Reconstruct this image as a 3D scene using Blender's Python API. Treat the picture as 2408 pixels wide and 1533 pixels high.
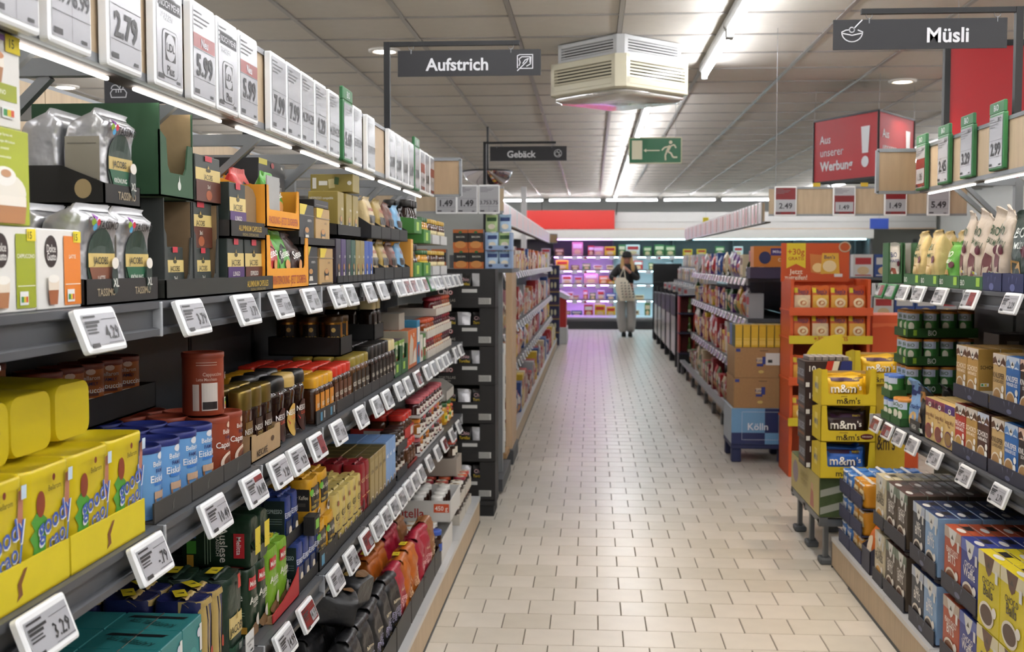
import bpy, math, random
from mathutils import Matrix, Vector
random.seed(7)
SC = bpy.context.scene
for _o in list(bpy.data.objects): bpy.data.objects.remove(_o)
COL = SC.collection
# ---------------------------------------------------------------- camera
IMG_W, IMG_H, FPX = 2408.0, 1533.0, 2700.0
cam_d = bpy.data.cameras.new('camera'); CAM = bpy.data.objects.new('camera', cam_d); COL.objects.link(CAM)
cam_d.sensor_fit = 'HORIZONTAL'; cam_d.sensor_width = 36.0; cam_d.lens = 36.0*FPX/IMG_W
cam_d.clip_start = 0.05; cam_d.clip_end = 120
_yv = Vector(((1392-IMG_W/2)/FPX, (IMG_H/2-615)/FPX, -1.0)).normalized()      # the aisle direction seen by the camera
_zv = Vector((0, -_yv.z, _yv.y)).normalized(); _xv = _yv.cross(_zv)
CAM.matrix_world = Matrix.Translation((0, 0, 1.48)) @ Matrix((_xv, _yv, _zv)).to_4x4()
cam_d.dof.use_dof = True; cam_d.dof.focus_distance = 2.6; cam_d.dof.aperture_fstop = 8.0
SC.camera = CAM
# ---------------------------------------------------------------- world, exposure
wd = bpy.data.worlds.new('world'); SC.world = wd; wd.use_nodes = True
wd.node_tree.nodes['Background'].inputs[0].default_value = (0.72, 0.73, 0.75, 1)
wd.node_tree.nodes['Background'].inputs[1].default_value = 0.03
SC.view_settings.view_transform = 'Standard'; SC.view_settings.look = 'None'
SC.view_settings.exposure = 0.14; SC.view_settings.gamma = 1.0; SC.view_settings.use_curve_mapping = False
TUBE_E, LED_E, FRIDGE_E, SPOT_W = 46.0, 13.0, 12.0, 75.0
TUBE_C = (1.0, 0.97, 0.93)
CEIL = 2.87
SC.cycles.use_light_tree = False; SC.cycles.max_bounces = 5; SC.cycles.diffuse_bounces = 3; SC.cycles.glossy_bounces = 2; SC.cycles.transmission_bounces = 4; SC.cycles.use_adaptive_sampling = True; SC.cycles.adaptive_threshold = 0.03; SC.cycles.caustics_reflective = False; SC.cycles.caustics_refractive = False
# ---------------------------------------------------------------- materials
def lin(h):
    h = h.lstrip('#'); out = []
    for i in (0, 2, 4):
        c = int(h[i:i+2], 16)/255.0
        out.append(c/12.92 if c <= 0.04045 else ((c+0.055)/1.055)**2.4)
    return (*out, 1.0)
MATS = {}
def mat(col, rough=0.5, metal=0.0, var=0.0, scale=30.0, bump=0.0, bscale=60.0, stretch=None, emit=0.0, trans=0.0, alpha=1.0, coat=0.0):
    key = (col, rough, metal, var, scale, bump, bscale, stretch, emit, trans, alpha, coat)
    if key in MATS: return MATS[key]
    m = bpy.data.materials.new('m_'+col.strip('#')+'_%d' % len(MATS)); m.use_nodes = True
    nt = m.node_tree; b = nt.nodes['Principled BSDF']
    c = lin(col)
    b.inputs['Base Color'].default_value = c; b.inputs['Roughness'].default_value = rough; b.inputs['Metallic'].default_value = metal
    if coat: b.inputs['Coat Weight'].default_value = coat
    if trans: b.inputs['Transmission Weight'].default_value = trans
    if alpha < 1: b.inputs['Alpha'].default_value = alpha
    if emit:
        b.inputs['Emission Color'].default_value = c; b.inputs['Emission Strength'].default_value = emit
    if var or bump:
        tc = nt.nodes.new('ShaderNodeTexCoord'); mp = nt.nodes.new('ShaderNodeMapping'); nt.links.new(tc.outputs['Object'], mp.inputs[0])
        if stretch: mp.inputs['Scale'].default_value = stretch
    if var:
        n = nt.nodes.new('ShaderNodeTexNoise'); n.inputs['Scale'].default_value = scale; n.inputs['Detail'].default_value = 3
        nt.links.new(mp.outputs[0], n.inputs['Vector'])
        mx = nt.nodes.new('ShaderNodeMix'); mx.data_type = 'RGBA'
        mx.inputs['A'].default_value = (*[x*(1-var) for x in c[:3]], 1); mx.inputs['B'].default_value = (*[min(1, x*(1+var)+0.01*var) for x in c[:3]], 1)
        nt.links.new(n.outputs[0], mx.inputs['Factor']); nt.links.new(mx.outputs['Result'], b.inputs['Base Color'])
    if bump:
        n2 = nt.nodes.new('ShaderNodeTexNoise'); n2.inputs['Scale'].default_value = bscale; n2.inputs['Detail'].default_value = 2
        nt.links.new(mp.outputs[0], n2.inputs['Vector'])
        bp = nt.nodes.new('ShaderNodeBump'); bp.inputs['Strength'].default_value = bump; bp.inputs['Distance'].default_value = 0.01
        nt.links.new(n2.outputs[0], bp.inputs['Height']); nt.links.new(bp.outputs[0], b.inputs['Normal'])
    MATS[key] = m; return m
def ink(c): return c if not isinstance(c, str) else mat(c, 0.42)
def paper(c): return c if not isinstance(c, str) else mat(c, 0.45, var=0.05, scale=25)
def foil(c, metal=0.55, rough=0.32): return c if not isinstance(c, str) else mat(c, rough, metal, bump=0.5, bscale=38)
def film(c): return c if not isinstance(c, str) else mat(c, 0.36, 0.1, bump=0.35, bscale=34)
def kraft(c='#a98c66'): return mat(c, 0.85, var=0.12, scale=60)
def wood_mat(c='#b79b7c'): return mat(c, 0.55, var=0.22, scale=7, stretch=(6, 6, 0.7))
STEEL = mat('#8d9093', 0.38, 0.6); ANTH = mat('#54565a', 0.42, 0.25, var=0.08, scale=12); ANTHD = mat('#3d3f43', 0.5, 0.1, var=0.1, scale=10)
WHITEP = mat('#e9e9ea', 0.35); BLACKM = mat('#1e1f21', 0.5, 0.2); BLK = '#1c1a1a'
# ---------------------------------------------------------------- mesh builder
GLYPH = {}
def glyphs(s, bold=0.0, res=2):
    k = (s, bold, res)
    if k in GLYPH: return GLYPH[k]
    cu = bpy.data.curves.new('lettering', 'FONT'); cu.body = s; cu.resolution_u = res; cu.offset = bold
    ob = bpy.data.objects.new('lettering', cu); COL.objects.link(ob)
    me = bpy.data.meshes.new_from_object(ob)
    V = [(v.co.x, v.co.y) for v in me.vertices]; F = [tuple(p.vertices) for p in me.polygons]
    bpy.data.objects.remove(ob); bpy.data.meshes.remove(me); bpy.data.curves.remove(cu)
    if V:
        x0 = min(v[0] for v in V); x1 = max(v[0] for v in V); sc = 1/0.73
        V = [((v[0]-(x0+x1)/2)*sc, v[1]*sc-0.5) for v in V]; w = (x1-x0)*sc
    else: w = 0
    GLYPH[k] = (V, F, w); return GLYPH[k]
class MB:
    def __init__(s): s.v = []; s.f = []; s.mi = []; s.sm = []; s.mats = []
    def m(s, mt):
        if isinstance(mt, str): mt = ink(mt)
        if mt not in s.mats: s.mats.append(mt)
        return s.mats.index(mt)
    def add(s, V, F, mt, smooth=False):
        b = len(s.v); s.v += [tuple(p) for p in V]; k = s.m(mt)
        for f in F: s.f.append(tuple(b+i for i in f)); s.mi.append(k); s.sm.append(smooth)
        return s
    def face(s, pts, mt): return s.add(pts, [tuple(range(len(pts)))], mt)
    def box(s, x0, x1, y0, y1, z0, z1, mt, front=None, side=None, top=None, ch=0.0):
        mt = ink(mt)
        if ch:   # chamfered box
            c = ch; V = []; F = []; M = []
            X = (x0, x1); Y = (y0, y1); Z = (z0, z1); idx = {}
            for i in (0, 1):
                for j in (0, 1):
                    for k in (0, 1):
                        sx, sy, sz = (1, -1)[i], (1, -1)[j], (1, -1)[k]
                        for ax in range(3):
                            p = [X[i]+sx*c, Y[j]+sy*c, Z[k]+sz*c]; p[ax] = (X[i], Y[j], Z[k])[ax]
                            idx[i, j, k, ax] = len(V); V.append(p)
            def q(mm, *ks): F.append([idx[k] for k in ks]); M.append(mm)
            fr = front or mt; sd = side or mt; tp = top or mt
            q(sd, (0,0,0,0), (0,0,1,0), (0,1,1,0), (0,1,0,0)); q(sd, (1,0,0,0), (1,1,0,0), (1,1,1,0), (1,0,1,0))
            q(fr, (0,0,0,1), (1,0,0,1), (1,0,1,1), (0,0,1,1)); q(mt, (0,1,0,1), (0,1,1,1), (1,1,1,1), (1,1,0,1))
            q(mt, (0,0,0,2), (0,1,0,2), (1,1,0,2), (1,0,0,2)); q(tp, (0,0,1,2), (1,0,1,2), (1,1,1,2), (0,1,1,2))
            for j in (0, 1):
                for k in (0, 1): q(fr, (0,j,k,1), (1,j,k,1), (1,j,k,2), (0,j,k,2))
            for i in (0, 1):
                for k in (0, 1): q(sd, (i,0,k,0), (i,1,k,0), (i,1,k,2), (i,0,k,2))
                for j in (0, 1): q(sd, (i,j,0,0), (i,j,1,0), (i,j,1,1), (i,j,0,1))
            for i in (0, 1):
                for j in (0, 1):
                    for k in (0, 1): q(sd, (i,j,k,0), (i,j,k,1), (i,j,k,2))
            for f, mm in zip(F, M): s.add([V[i] for i in f], [tuple(range(len(f)))], mm)
            return s
        P = [(x0,y0,z0),(x1,y0,z0),(x1,y1,z0),(x0,y1,z0),(x0,y0,z1),(x1,y0,z1),(x1,y1,z1),(x0,y1,z1)]
        for f, mm in (((0,1,5,4), front or mt), ((1,2,6,5), side or mt), ((2,3,7,6), mt), ((3,0,4,7), side or mt), ((4,5,6,7), top or mt), ((3,2,1,0), mt)):
            s.add([P[i] for i in f], [(0,1,2,3)], mm)
        return s
    def prism(s, poly, ax, a, b, mt, mt2=None):
        # poly: 2D outline in the two other axes (ax 0: y,z; 1: x,z; 2: x,y)
        def P(p, t):
            return (t, p[0], p[1]) if ax == 0 else ((p[0], t, p[1]) if ax == 1 else (p[0], p[1], t))
        n = len(poly); V = [P(p, a) for p in poly]+[P(p, b) for p in poly]
        s.add(V, [tuple(range(n))], mt); s.add(V, [tuple(range(n, 2*n))], mt)
        s.add(V, [(i, (i+1) % n, n+(i+1) % n, n+i) for i in range(n)], mt2 or mt)
        return s
    def rings(s, R, mt, cap0=True, cap1=True, smooth=True, closed=True):
        n = len(R[0]); V = [p for r in R for p in r]; F = []
        for i in range(len(R)-1):
            for j in range(n if closed else n-1): F.append((i*n+j, i*n+(j+1) % n, (i+1)*n+(j+1) % n, (i+1)*n+j))
        s.add(V, F, mt, smooth)
        if cap0: s.add(R[0], [tuple(range(n))], mt)
        if cap1: s.add(R[-1], [tuple(range(n))], mt)
        return s
    def lathe(s, prof, mt, seg=18, W=1.0, D=1.0, e=2.0, cap0=True, cap1=True, c=(0, 0)):
        R = []
        for r, z in prof:
            R.append([(c[0]+r*W*sgp(math.sin(a), e), c[1]-r*D*sgp(math.cos(a), e), z) for a in [2*math.pi*i/seg for i in range(seg)]])
        return s.rings(R, mt, cap0, cap1)
    def tube(s, pts, r, mt, seg=6, sq=False):
        if sq: seg = 4
        R = []
        for i, p in enumerate(pts):
            p = Vector(p); a = Vector(pts[max(0, i-1)]); b = Vector(pts[min(len(pts)-1, i+1)])
            t = (b-a).normalized(); u = t.cross(Vector((0, 0, 1)))
            if u.length < 1e-3: u = Vector((1, 0, 0))
            u.normalize(); w = t.cross(u); rr = r[i] if isinstance(r, (list, tuple)) else r
            R.append([tuple(p+(u*math.cos(x)+w*math.sin(x))*rr) for x in [2*math.pi*(j+0.5)/seg for j in range(seg)]])
        return s.rings(R, mt, smooth=not sq)
    def text(s, txt, S, cu, cv, h, mt, k=5, maxw=None, sx=1.0, bold=0.0, rot=0.0, res=2):
        V, F, w = glyphs(txt, bold, res)
        if not V: return s
        fx = h*sx
        if maxw and w*fx > maxw: fx = maxw/w
        cr, sr = math.cos(rot), math.sin(rot)
        s.add([S(cu+x*fx*cr-y*h*sr, cv+x*fx*sr+y*h*cr, k) for x, y in V], F, mt); return s
    def prints(s, ops, S, w, h, cols=1):
        for i, op in enumerate(ops):
            t = op[0]
            if t == 'r':
                _, a, b, c, d, col = op
                for q in range(cols):
                    u0 = (a+(c-a)*q/cols-0.5)*w; u1 = (a+(c-a)*(q+1)/cols-0.5)*w
                    nv = 4 if cols > 1 and d-b > .12 else 1
                    for r_ in range(nv):
                        b0 = (b+(d-b)*r_/nv)*h; b1 = (b+(d-b)*(r_+1)/nv)*h
                        s.face([S(u0, b0, i), S(u1, b0, i), S(u1, b1, i), S(u0, b1, i)], col)
            elif t == 'e':
                _, a, b, ru, rv, col = op; n = 10; xs = [-math.cos(math.pi*q/n) for q in range(n+1)]
                for q in range(n):
                    y0 = math.sqrt(max(0, 1-xs[q]**2)); y1 = math.sqrt(max(0, 1-xs[q+1]**2))
                    u0 = (a-0.5+ru*xs[q])*w; u1 = (a-0.5+ru*xs[q+1])*w
                    if cols > 1 and rv > .1 and 0 < q < n-1:
                        for r_ in range(4):
                            t0 = -1+r_*.5; t1 = t0+.5
                            s.face([S(u0, (b+rv*y0*t0)*h, i), S(u1, (b+rv*y1*t0)*h, i), S(u1, (b+rv*y1*t1)*h, i), S(u0, (b+rv*y0*t1)*h, i)], col)
                        continue
                    pts = [S(u0, (b-rv*y0)*h, i), S(u1, (b-rv*y1)*h, i), S(u1, (b+rv*y1)*h, i), S(u0, (b+rv*y0)*h, i)]
                    if q == 0: pts = pts[1:]
                    if q == n-1: pts = [pts[0], pts[1], pts[3]]
                    s.face(pts, col)
            elif t == 't':
                _, txt, a, b, hh, col = op[:6]; mw = op[6] if len(op) > 6 else 0.9; rot = op[7] if len(op) > 7 else 0.0
                s.text(txt, S, (a-0.5)*w, b*h, hh*h, col, i, maxw=mw*(w if not rot else h), rot=rot, bold=0.012)
            elif t == 'p':
                s.face([S((a-0.5)*w, b*h, i) for a, b in op[1]], op[2])
        return s
    def build(s, name):
        me = bpy.data.meshes.new(name); me.from_pydata(s.v, [], s.f)
        for m in s.mats: me.materials.append(m)
        me.polygons.foreach_set('material_index', s.mi); me.polygons.foreach_set('use_smooth', s.sm); me.update()
        return me
def sgp(x, e): return math.copysign(abs(x)**(2.0/e), x)
OFF = 0.0008
def SF(y0=0.0): return lambda u, v, k=0: (u, y0-OFF-0.00025*k, v)                   # front, faces local -y
def SL(w, d): return lambda u, v, k=0: (-w/2-OFF-0.00025*k, d/2-u, v)                # side that faces local -x
def SR(w, d): return lambda u, v, k=0: (w/2+OFF+0.00025*k, d/2+u, v)                 # side that faces local +x
def ST(h, d): return lambda u, v, k=0: (u, v, h+OFF+0.00025*k)                       # top
def SCyl(rw, rd=None, y0=0.0):
    rd = rd or rw
    return lambda u, v, k=0: ((rw+OFF+0.00025*k)*math.sin(u/rw), y0-(rd+OFF+0.00025*k)*math.cos(u/rw), v)
# ---------------------------------------------------------------- objects
ALL = []
def obj(name, me, parent=None, loc=None, rz=0.0):
    o = bpy.data.objects.new(name, me if not isinstance(me, MB) else me.build(name)); COL.objects.link(o)
    if parent: o.parent = parent
    if loc: o.location = loc
    if rz: o.rotation_euler = (0, 0, rz)
    return o
def tag(o, label, cat, group=None):
    o['label'] = label; o['category'] = cat
    if group: o['group'] = group
    ALL.append(o); return o
def struct(name, me, parent=None, loc=None):
    o = obj(name, me, parent, loc)
    if not parent: o['kind'] = 'structure'
    return o
class Proto:
    def __init__(s, name, cat, body, parts=(), dims=(0.1, 0.1, 0.1)):
        s.name = name; s.cat = cat; s.body = body.build(name) if isinstance(body, MB) else body; s.dims = dims
        s.parts = []
        for p in parts:
            nm, mb = p[0], p[1]
            if isinstance(mb, MB) and not mb.v: continue
            s.parts.append((nm, mb.build(nm) if isinstance(mb, MB) else mb, p[2] if len(p) > 2 else None))
def spawn(P, loc, rz, label, group=None, parts=True, rx=0.0, ry=0.0, sc=None):
    o = obj(P.name, P.body, None, loc); o.rotation_euler = (rx, ry, rz)
    if sc: o.scale = sc
    tag(o, label, P.cat, group)
    if parts:
        for nm, me, lb in P.parts:
            if parts == 'noprint' and nm == 'print': continue
            c = obj(nm, me, o)
            if lb: c['label'] = lb
    return o
LEFT, RIGHT, FRONT = math.pi/2, -math.pi/2, 0.0      # product front turned to +x, -x, -y
ORD = ['first','second','third','fourth','fifth','sixth','seventh','eighth','ninth','tenth','eleventh','twelfth','thirteenth','fourteenth','fifteenth','sixteenth','seventeenth','eighteenth','nineteenth','twentieth']
def nth(i):
    if i < 20: return ORD[i]
    n = i+1; return '%d%s' % (n, 'th' if 10 < n % 100 < 20 else {1:'st', 2:'nd', 3:'rd'}.get(n % 10, 'th'))
def grid(P, x, y0, n, pitch, z, side, rows, rp, desc, where, group, jit=0.0, full=1, rotj=0.0):
    """n products along the aisle from the near end, rows of them back into the shelf; side = LEFT or RIGHT"""
    sg = -1 if side == LEFT else 1
    for r in range(rows):
        for i in range(n):
            rn = 'front row' if r == 0 else '%s row back' % nth(r)
            lb = '%s %s, %s from near end%s' % (desc, where, nth(i), '' if rows == 1 else ', '+rn)
            spawn(P, (x+sg*r*rp+random.uniform(-jit, jit)*(r > 0), y0+i*pitch+random.uniform(-jit, jit), z), side+random.uniform(-rotj, rotj), lb, group,
                  True if r < full else 'noprint')
# ================================================================ the shell
XL, XR, Y0, Y1 = -6.5, 7.5, -3.0, 26.4
TILE = mat('#c6c0b4', 0.30, var=0.10, scale=9); GROUT = mat('#5d574d', 0.8)
mb = MB(); mb.box(XL, XR, Y0, Y1, -0.10, -0.004, GROUT); FLOOR = struct('floor', mb)
TP = 0.195
def tile_mb(tx, ty, col=TILE, B=None):
    b = B or MB(); h = TP/2-0.0018; c = 0.0016
    R = [[(tx-h, ty-h, -0.004), (tx+h, ty-h, -0.004), (tx+h, ty+h, -0.004), (tx-h, ty+h, -0.004)],
         [(tx-h+c, ty-h+c, 0), (tx+h-c, ty-h+c, 0), (tx+h-c, ty+h-c, 0), (tx-h+c, ty+h-c, 0)]]
    b.rings(R, col, cap0=False, smooth=False); return b
TILE2 = mat('#c1bbae', 0.28, var=0.10, scale=11); TILE3 = mat('#cbc5ba', 0.32, var=0.10, scale=8)
tile_mes = [tile_mb(0, 0, t).build('floor_tile') for t in (TILE, TILE2, TILE3)]
rest = MB(); nt_ = 0
for j in range(int((25.4+1.0)/TP)):
    ty = -1.0+j*TP; sh = (j % 2)*TP/2
    for i in range(-12, 16):
        tx = i*TP+sh+0.03
        if tx > 2.6: continue
        if 4.0 < ty and nt_ < 300 and -0.66 < tx < 1.22:
            o = obj('floor_tile', random.choice(tile_mes), FLOOR, (tx, ty, 0)); nt_ += 1
        else: tile_mb(tx, ty, random.choice((TILE, TILE2, TILE3)), rest)
for a, b, c, d in ((XL, -12*TP-0.1, Y0, Y1), (2.68, XR, Y0, Y1)):
    rest.box(a, b, c, d, -0.004, 0, TILE)
o = obj('floor_tile_field', rest, FLOOR); o['kind'] = 'stuff'
# ceiling: slab, tiles, T-bars
CT = mat('#d6d0c7', 0.8, var=0.05, scale=14, bump=0.15, bscale=220); BAR = mat('#a39f99', 0.35, 0.15)
mb = MB(); mb.box(XL, XR, Y0, Y1, CEIL+0.05, CEIL+0.14, mat('#8d8a85', 0.9)); CEILING = struct('ceiling', mb)
GP, GX, GY = 0.625, 0.16, 6.6
def ctile(B, x, y): return B.box(x-0.296, x+0.296, y-0.296, y+0.296, CEIL+0.006, CEIL+0.022, CT)
ct = MB(); ctile(ct, 0, 0); ct_me = ct.build('ceiling_tile'); rest = MB()
cells = []
for i in range(-11, 12):
    for j in range(-15, 32):
        x = GX+(i+0.5)*GP; y = GY+(j+0.5)*GP
        if XL+0.3 < x < XR-0.3 and Y0+0.3 < y < Y1-0.3: cells.append((x, y))
seen = sorted([c for c in cells if c[1] > 6.0 and -0.54*c[1]-0.3 < c[0] < 0.40*c[1]+0.3], key=lambda c: c[1])[:300]
ss = set(seen)
for c in cells:
    if c in ss: obj('ceiling_tile', ct_me, CEILING, (c[0], c[1], 0))
    else: ctile(rest, *c)
o = obj('ceiling_tile_field', rest, CEILING); o['kind'] = 'stuff'
for i in range(-11, 13):
    x = GX+i*GP
    if XL < x < XR: obj('grid_runner', MB().box(x-0.013, x+0.013, Y0, Y1, CEIL-0.001, CEIL+0.02, BAR), CEILING)
for j in range(-15, 33):
    y = GY+j*GP
    if Y0 < y < Y1: obj('grid_cross_bar', MB().box(XL, XR, y-0.011, y+0.011, CEIL, CEIL+0.019, BAR), CEILING)
WM = mat('#d8d6d2', 0.7, var=0.04, scale=3)
struct('wall_left', MB().box(XL-0.1, XL, Y0, Y1, 0, CEIL+0.1, WM)); struct('wall_right', MB().box(XR, XR+0.1, Y0, Y1, 0, CEIL+0.1, WM))
struct('wall_front', MB().box(XL, XR, Y0-0.1, Y0, 0, CEIL+0.1, WM)); struct('wall_back', MB().box(XL, XR, Y1, Y1+0.1, 0, CEIL+0.1, mat('#9b9c97', 0.7)))
# ================================================================ lamps
TUBE_M = mat('#fafbff', 0.4, emit=TUBE_E); HOUSE = mat('#8f8f8c', 0.5)
def fixture(x, y, L, lab, z=CEIL-0.012, rz=0.0):
    b = MB(); b.prism([(-0.036, 0), (0.036, 0), (0.036, -0.03), (0.022, -0.048), (-0.022, -0.048), (-0.036, -0.03)], 1, -L/2, L/2, HOUSE)
    o = obj('strip_light', b, None, (x, y, z)); o.rotation_euler = (0, 0, rz); tag(o, lab, 'lamp', 'fluorescent ceiling strip lights')
    t = MB(); t.tube([(0, -L/2+0.03, -0.073), (0, L/2-0.03, -0.073)], 0.017, TUBE_M, 8); obj('fluorescent_tube', t, o)
    e = MB()
    for s in (-1, 1): e.box(-0.022, 0.022, s*(L/2-0.02)-0.014, s*(L/2-0.02)+0.014, -0.098, -0.045, HOUSE, ch=0.004)
    obj('tube_holder', e, o)
    return o
for i in range(7): fixture(0.785, -1.6+i*1.52, 1.5, 'white fluorescent strip light over the aisle before the air unit, %s one' % nth(i))
for i in range(5): fixture(-0.46, -1.6+i*1.52, 1.5, 'added unseen strip light for fill over the coffee side, %s one' % nth(i)); fixture(2.04, -1.6+i*1.52, 1.5, 'added unseen strip light for fill over the cereal side, %s one' % nth(i))  # two runs out of view, added to brighten the near shelves
for i in range(10): fixture(0.475, 10.35+i*1.45, 1.43, 'white strip light in the run behind the ceiling unit, %s one' % nth(i))
for i in range(16): fixture(-3.3, -1.0+i*1.6, 1.5, 'white strip light in the denser fill run above the bread aisle, %s one' % nth(i)); fixture(4.2, -1.0+i*1.6, 1.5, 'white strip light in the denser fill run above the far cereal side aisle, %s one' % nth(i))  # side-aisle runs doubled with added fixtures for more fill light
for i in range(9): fixture(-3.97+i*1.2, 24.3, 1.12, 'horizontal tube lamp in the row before the chiller wall, %s one' % nth(i), CEIL-0.03, math.pi/2)
def downlight(x, y, lab, warm):
    b = MB(); b.lathe([(0.075, 0.012), (0.105, 0.012), (0.105, 0.0), (0.078, -0.006), (0.075, 0.012)], mat('#e8e4dc', 0.4), 20, cap0=False, cap1=False)
    o = obj('downlight', b, None, (x, y, CEIL-0.008)); tag(o, lab, 'lamp', 'recessed downlights')
    obj('bulb_lens', MB().lathe([(0.075, 0.008), (0.06, -0.004), (0.0001, -0.008)], mat('#ffe6c8' if warm else '#fff2e4', 0.4, emit=14.0), 16), o)
    l = bpy.data.lights.new('downlight_lamp', 'SPOT'); l.energy = SPOT_W*(1.0 if warm else 0.7); l.color = (1.0, 0.78, 0.55) if warm else (1, 0.93, 0.84); l.spot_size = math.radians(80); l.spot_blend = 0.6; l.shadow_soft_size = 0.07
    lo = obj('lamp_glow', l, o, (0, 0, -0.03)); return o
downlight(-1.37, 7.58, 'round downlight behind the Aufstrich sign pole', False); downlight(-4.18, 8.95, 'round downlight seen under the wooden header beside the bread sign', False)
downlight(-4.15, 12.4, 'round downlight seen between the header brackets', False); downlight(2.38, 9.12, 'warm round downlight near the red promotion sign', True)
downlight(0.95, 4.75, 'warm round downlight over the aisle by the cereal rack', True); downlight(1.35, 3.2, 'warm round downlight over the cereal rack', True); downlight(1.55, 5.95, 'warm round downlight above the oat display', True)
downlight(-1.6, 2.4, 'round downlight above the coffee rack', False)
# ================================================================ gondolas
WOOD = wood_mat('#b5a084'); WOOD2 = wood_mat('#a38a6c'); DECK = mat('#c9cacb', 0.35, 0.3)
def rail_mb(y0, y1, col=ANTH):
    b = MB(); y0 += 0.004; y1 -= 0.004
    pr = [(0.0, -0.0005), (0.0, -0.012), (-0.012, -0.016), (-0.012, -0.044), (0.0, -0.047), (0.0, -0.058), (-0.02, -0.058), (-0.02, -0.0005)]
    b.prism(pr, 1, y0, y1, col); return b
def end_cap(y): return MB().box(-0.014, 0.003, y-0.004, y+0.004, -0.06, -0.001, mat('#b9bcc0', 0.3, 0.3), ch=0.001)
def gondola(name, label, s, xr, xb, xm, bays, decks, ztop, far=None):
    """s: +1 faces +x (left side of the aisle), -1 faces -x; xr rail front, xb base front, xm back panel"""
    o = obj(name, MB().box(min(xm, xm-s*0.06), max(xm, xm-s*0.06), bays[0], bays[-1], 0.0, 0.16, ANTHD)); tag(o, label, 'shelving')
    def sb(b, x0, x1, *a, **k): return b.box(min(x0, x1), max(x0, x1), *a, **k)
    for y0, y1 in zip(bays, bays[1:]):
        zc = 0.16
        while zc < ztop-0.01:
            z2 = min(ztop, zc+0.42)
            obj('back_panel', sb(MB(), xm, xm-s*0.012, y0+0.003, y1-0.003, zc+0.003, z2-0.003, ANTHD), o); zc = z2
        for zd in decks:
            sh = obj('shelf', sb(MB(), xm, xr-s*0.018, y0+0.003, y1-0.003, zd-0.03, zd, ANTH), o)
            rl = rail_mb(y0, y1).build('price_rail')
            r_ = obj('price_rail', rl, sh, (xr, 0, zd))
            if s < 0: r_.scale = (-1, 1, 1)
        kb = obj('kick_board', sb(MB(), xb, xb-s*0.02, y0+0.001, y1-0.001, 0.012, 0.132, WOOD), o)
        obj('base_deck', sb(MB(), xm, xb+s*0.004, y0+0.002, y1-0.002, 0.132, 0.152, DECK), o)
        obj('base_foot_strip', sb(MB(), xb+s*0.003, xb-s*0.03, y0, y1, 0.0, 0.012, mat('#3a3c3e', 0.6)), o)
    for y in bays:
        obj('upright', sb(MB(), xm, xm-s*0.04, y-0.014, y+0.014, 0.16, 1.578 if ztop > 1.55 else ztop+.03, ANTH), o)
        for zd in decks:
            e = obj('rail_end_cap', end_cap(y), o, (xr, 0, zd))
    if far:
        obj('kick_board', sb(MB(), xb, xb-s*0.02, bays[-1], far, 0.012, 0.132, WOOD), o); obj('base_deck', sb(MB(), xm, xb+s*0.004, bays[-1], far, 0.132, 0.152, DECK), o); obj('base_end', sb(MB(), xm, xb, far, far+.012, 0.0, 0.15, ANTHD), o); obj('back_panel', sb(MB(), xm, xm-s*0.012, bays[-1]+.02, far, .16, .72, ANTHD), o)
    return o
LB = [0.74+0.58*i for i in range(10)]+[6.42]
gondola('coffee_gondola', 'long dark grey shelving unit stocked with coffee and spreads', 1, -0.73, -0.63, -1.095, LB, (0.622, 1.03, 1.413), 1.60)
RB = [5.20-0.62*i for i in range(8)][::-1]
gondola('cereal_gondola', 'dark grey shelving unit stocked with muesli and cereal boxes', -1, 1.26, 1.165, 1.64, RB[:-1]+[5.22], (0.80, 1.385), 1.62, far=5.585)
SEG = mat('#fffdf6', 0.4, emit=LED_E)
def header(name, label, s, x, y0, y1, z0, z1, pitch, endx=None, led=True, tags_gap=None, xback=None):
    o = obj(name, MB().box(x-0.006 if s > 0 else x-0.004, x+0.004 if s > 0 else x+0.006, y0, y1, z1-0.006, z1+0.006, STEEL)); tag(o, label, 'header')
    n = max(1, round((y1-y0)/pitch)); L = (y1-y0)/n
    for i in range(n):
        a = y0+i*L
        obj('board', MB().box(min(x, x-s*0.012), max(x, x-s*0.012), a+0.002, a+L-0.002, z0+0.01, z1-0.006, WOOD), o)
        obj('brace', MB().tube([(x-s*0.03, a+L/2, z0+0.02), (x-s*0.20, a+L/2, z0-0.13)], 0.011, STEEL, sq=True), o) if led else None
        if led:
            t = MB(); t.box(min(x-s*0.034, x-s*0.041), max(x-s*0.034, x-s*0.041), a+0.05, a+L-0.06, z0-0.0095, z0-0.004, SEG, ch=0.001); obj('led_tube', t, o)
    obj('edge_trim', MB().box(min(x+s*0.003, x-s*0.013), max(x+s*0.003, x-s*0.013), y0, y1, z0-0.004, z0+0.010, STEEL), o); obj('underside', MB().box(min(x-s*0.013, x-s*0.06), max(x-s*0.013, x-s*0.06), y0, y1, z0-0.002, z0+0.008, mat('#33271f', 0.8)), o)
    if endx is not None:
        xa, xb_ = min(x, endx), max(x, endx)
        obj('end_board', MB().box(xa, xb_, y1, y1+0.012, z0+0.008, z1-0.008, WOOD2), o)
        f = MB(); f.box(xa, xb_, y1-0.004, y1+0.016, z0-0.004, z0+0.008, STEEL); f.box(xa, xb_, y1-0.004, y1+0.016, z1-0.008, z1+0.006, STEEL)
        f.box(endx-0.006, endx+0.006, y1-0.004, y1+0.016, z0, z1, STEEL); obj('end_frame', f, o)
    return o
header('coffee_header', 'long wooden header board with price displays above the coffee rack', 1, -0.735, 0.74, 5.22, 1.778, 1.945, 0.58, -0.598)
header('cereal_header', 'wooden header board with green framed displays above the cereal rack', -1, 1.29, 0.8, 4.72, 1.755, 1.925, 0.62, 1.14)
header('plain_header', 'plain wooden header board behind the coffee rack, towards the bread aisle', -1, -1.46, 0.74, 5.22, 1.778, 1.945, 0.58, None, False)
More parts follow.
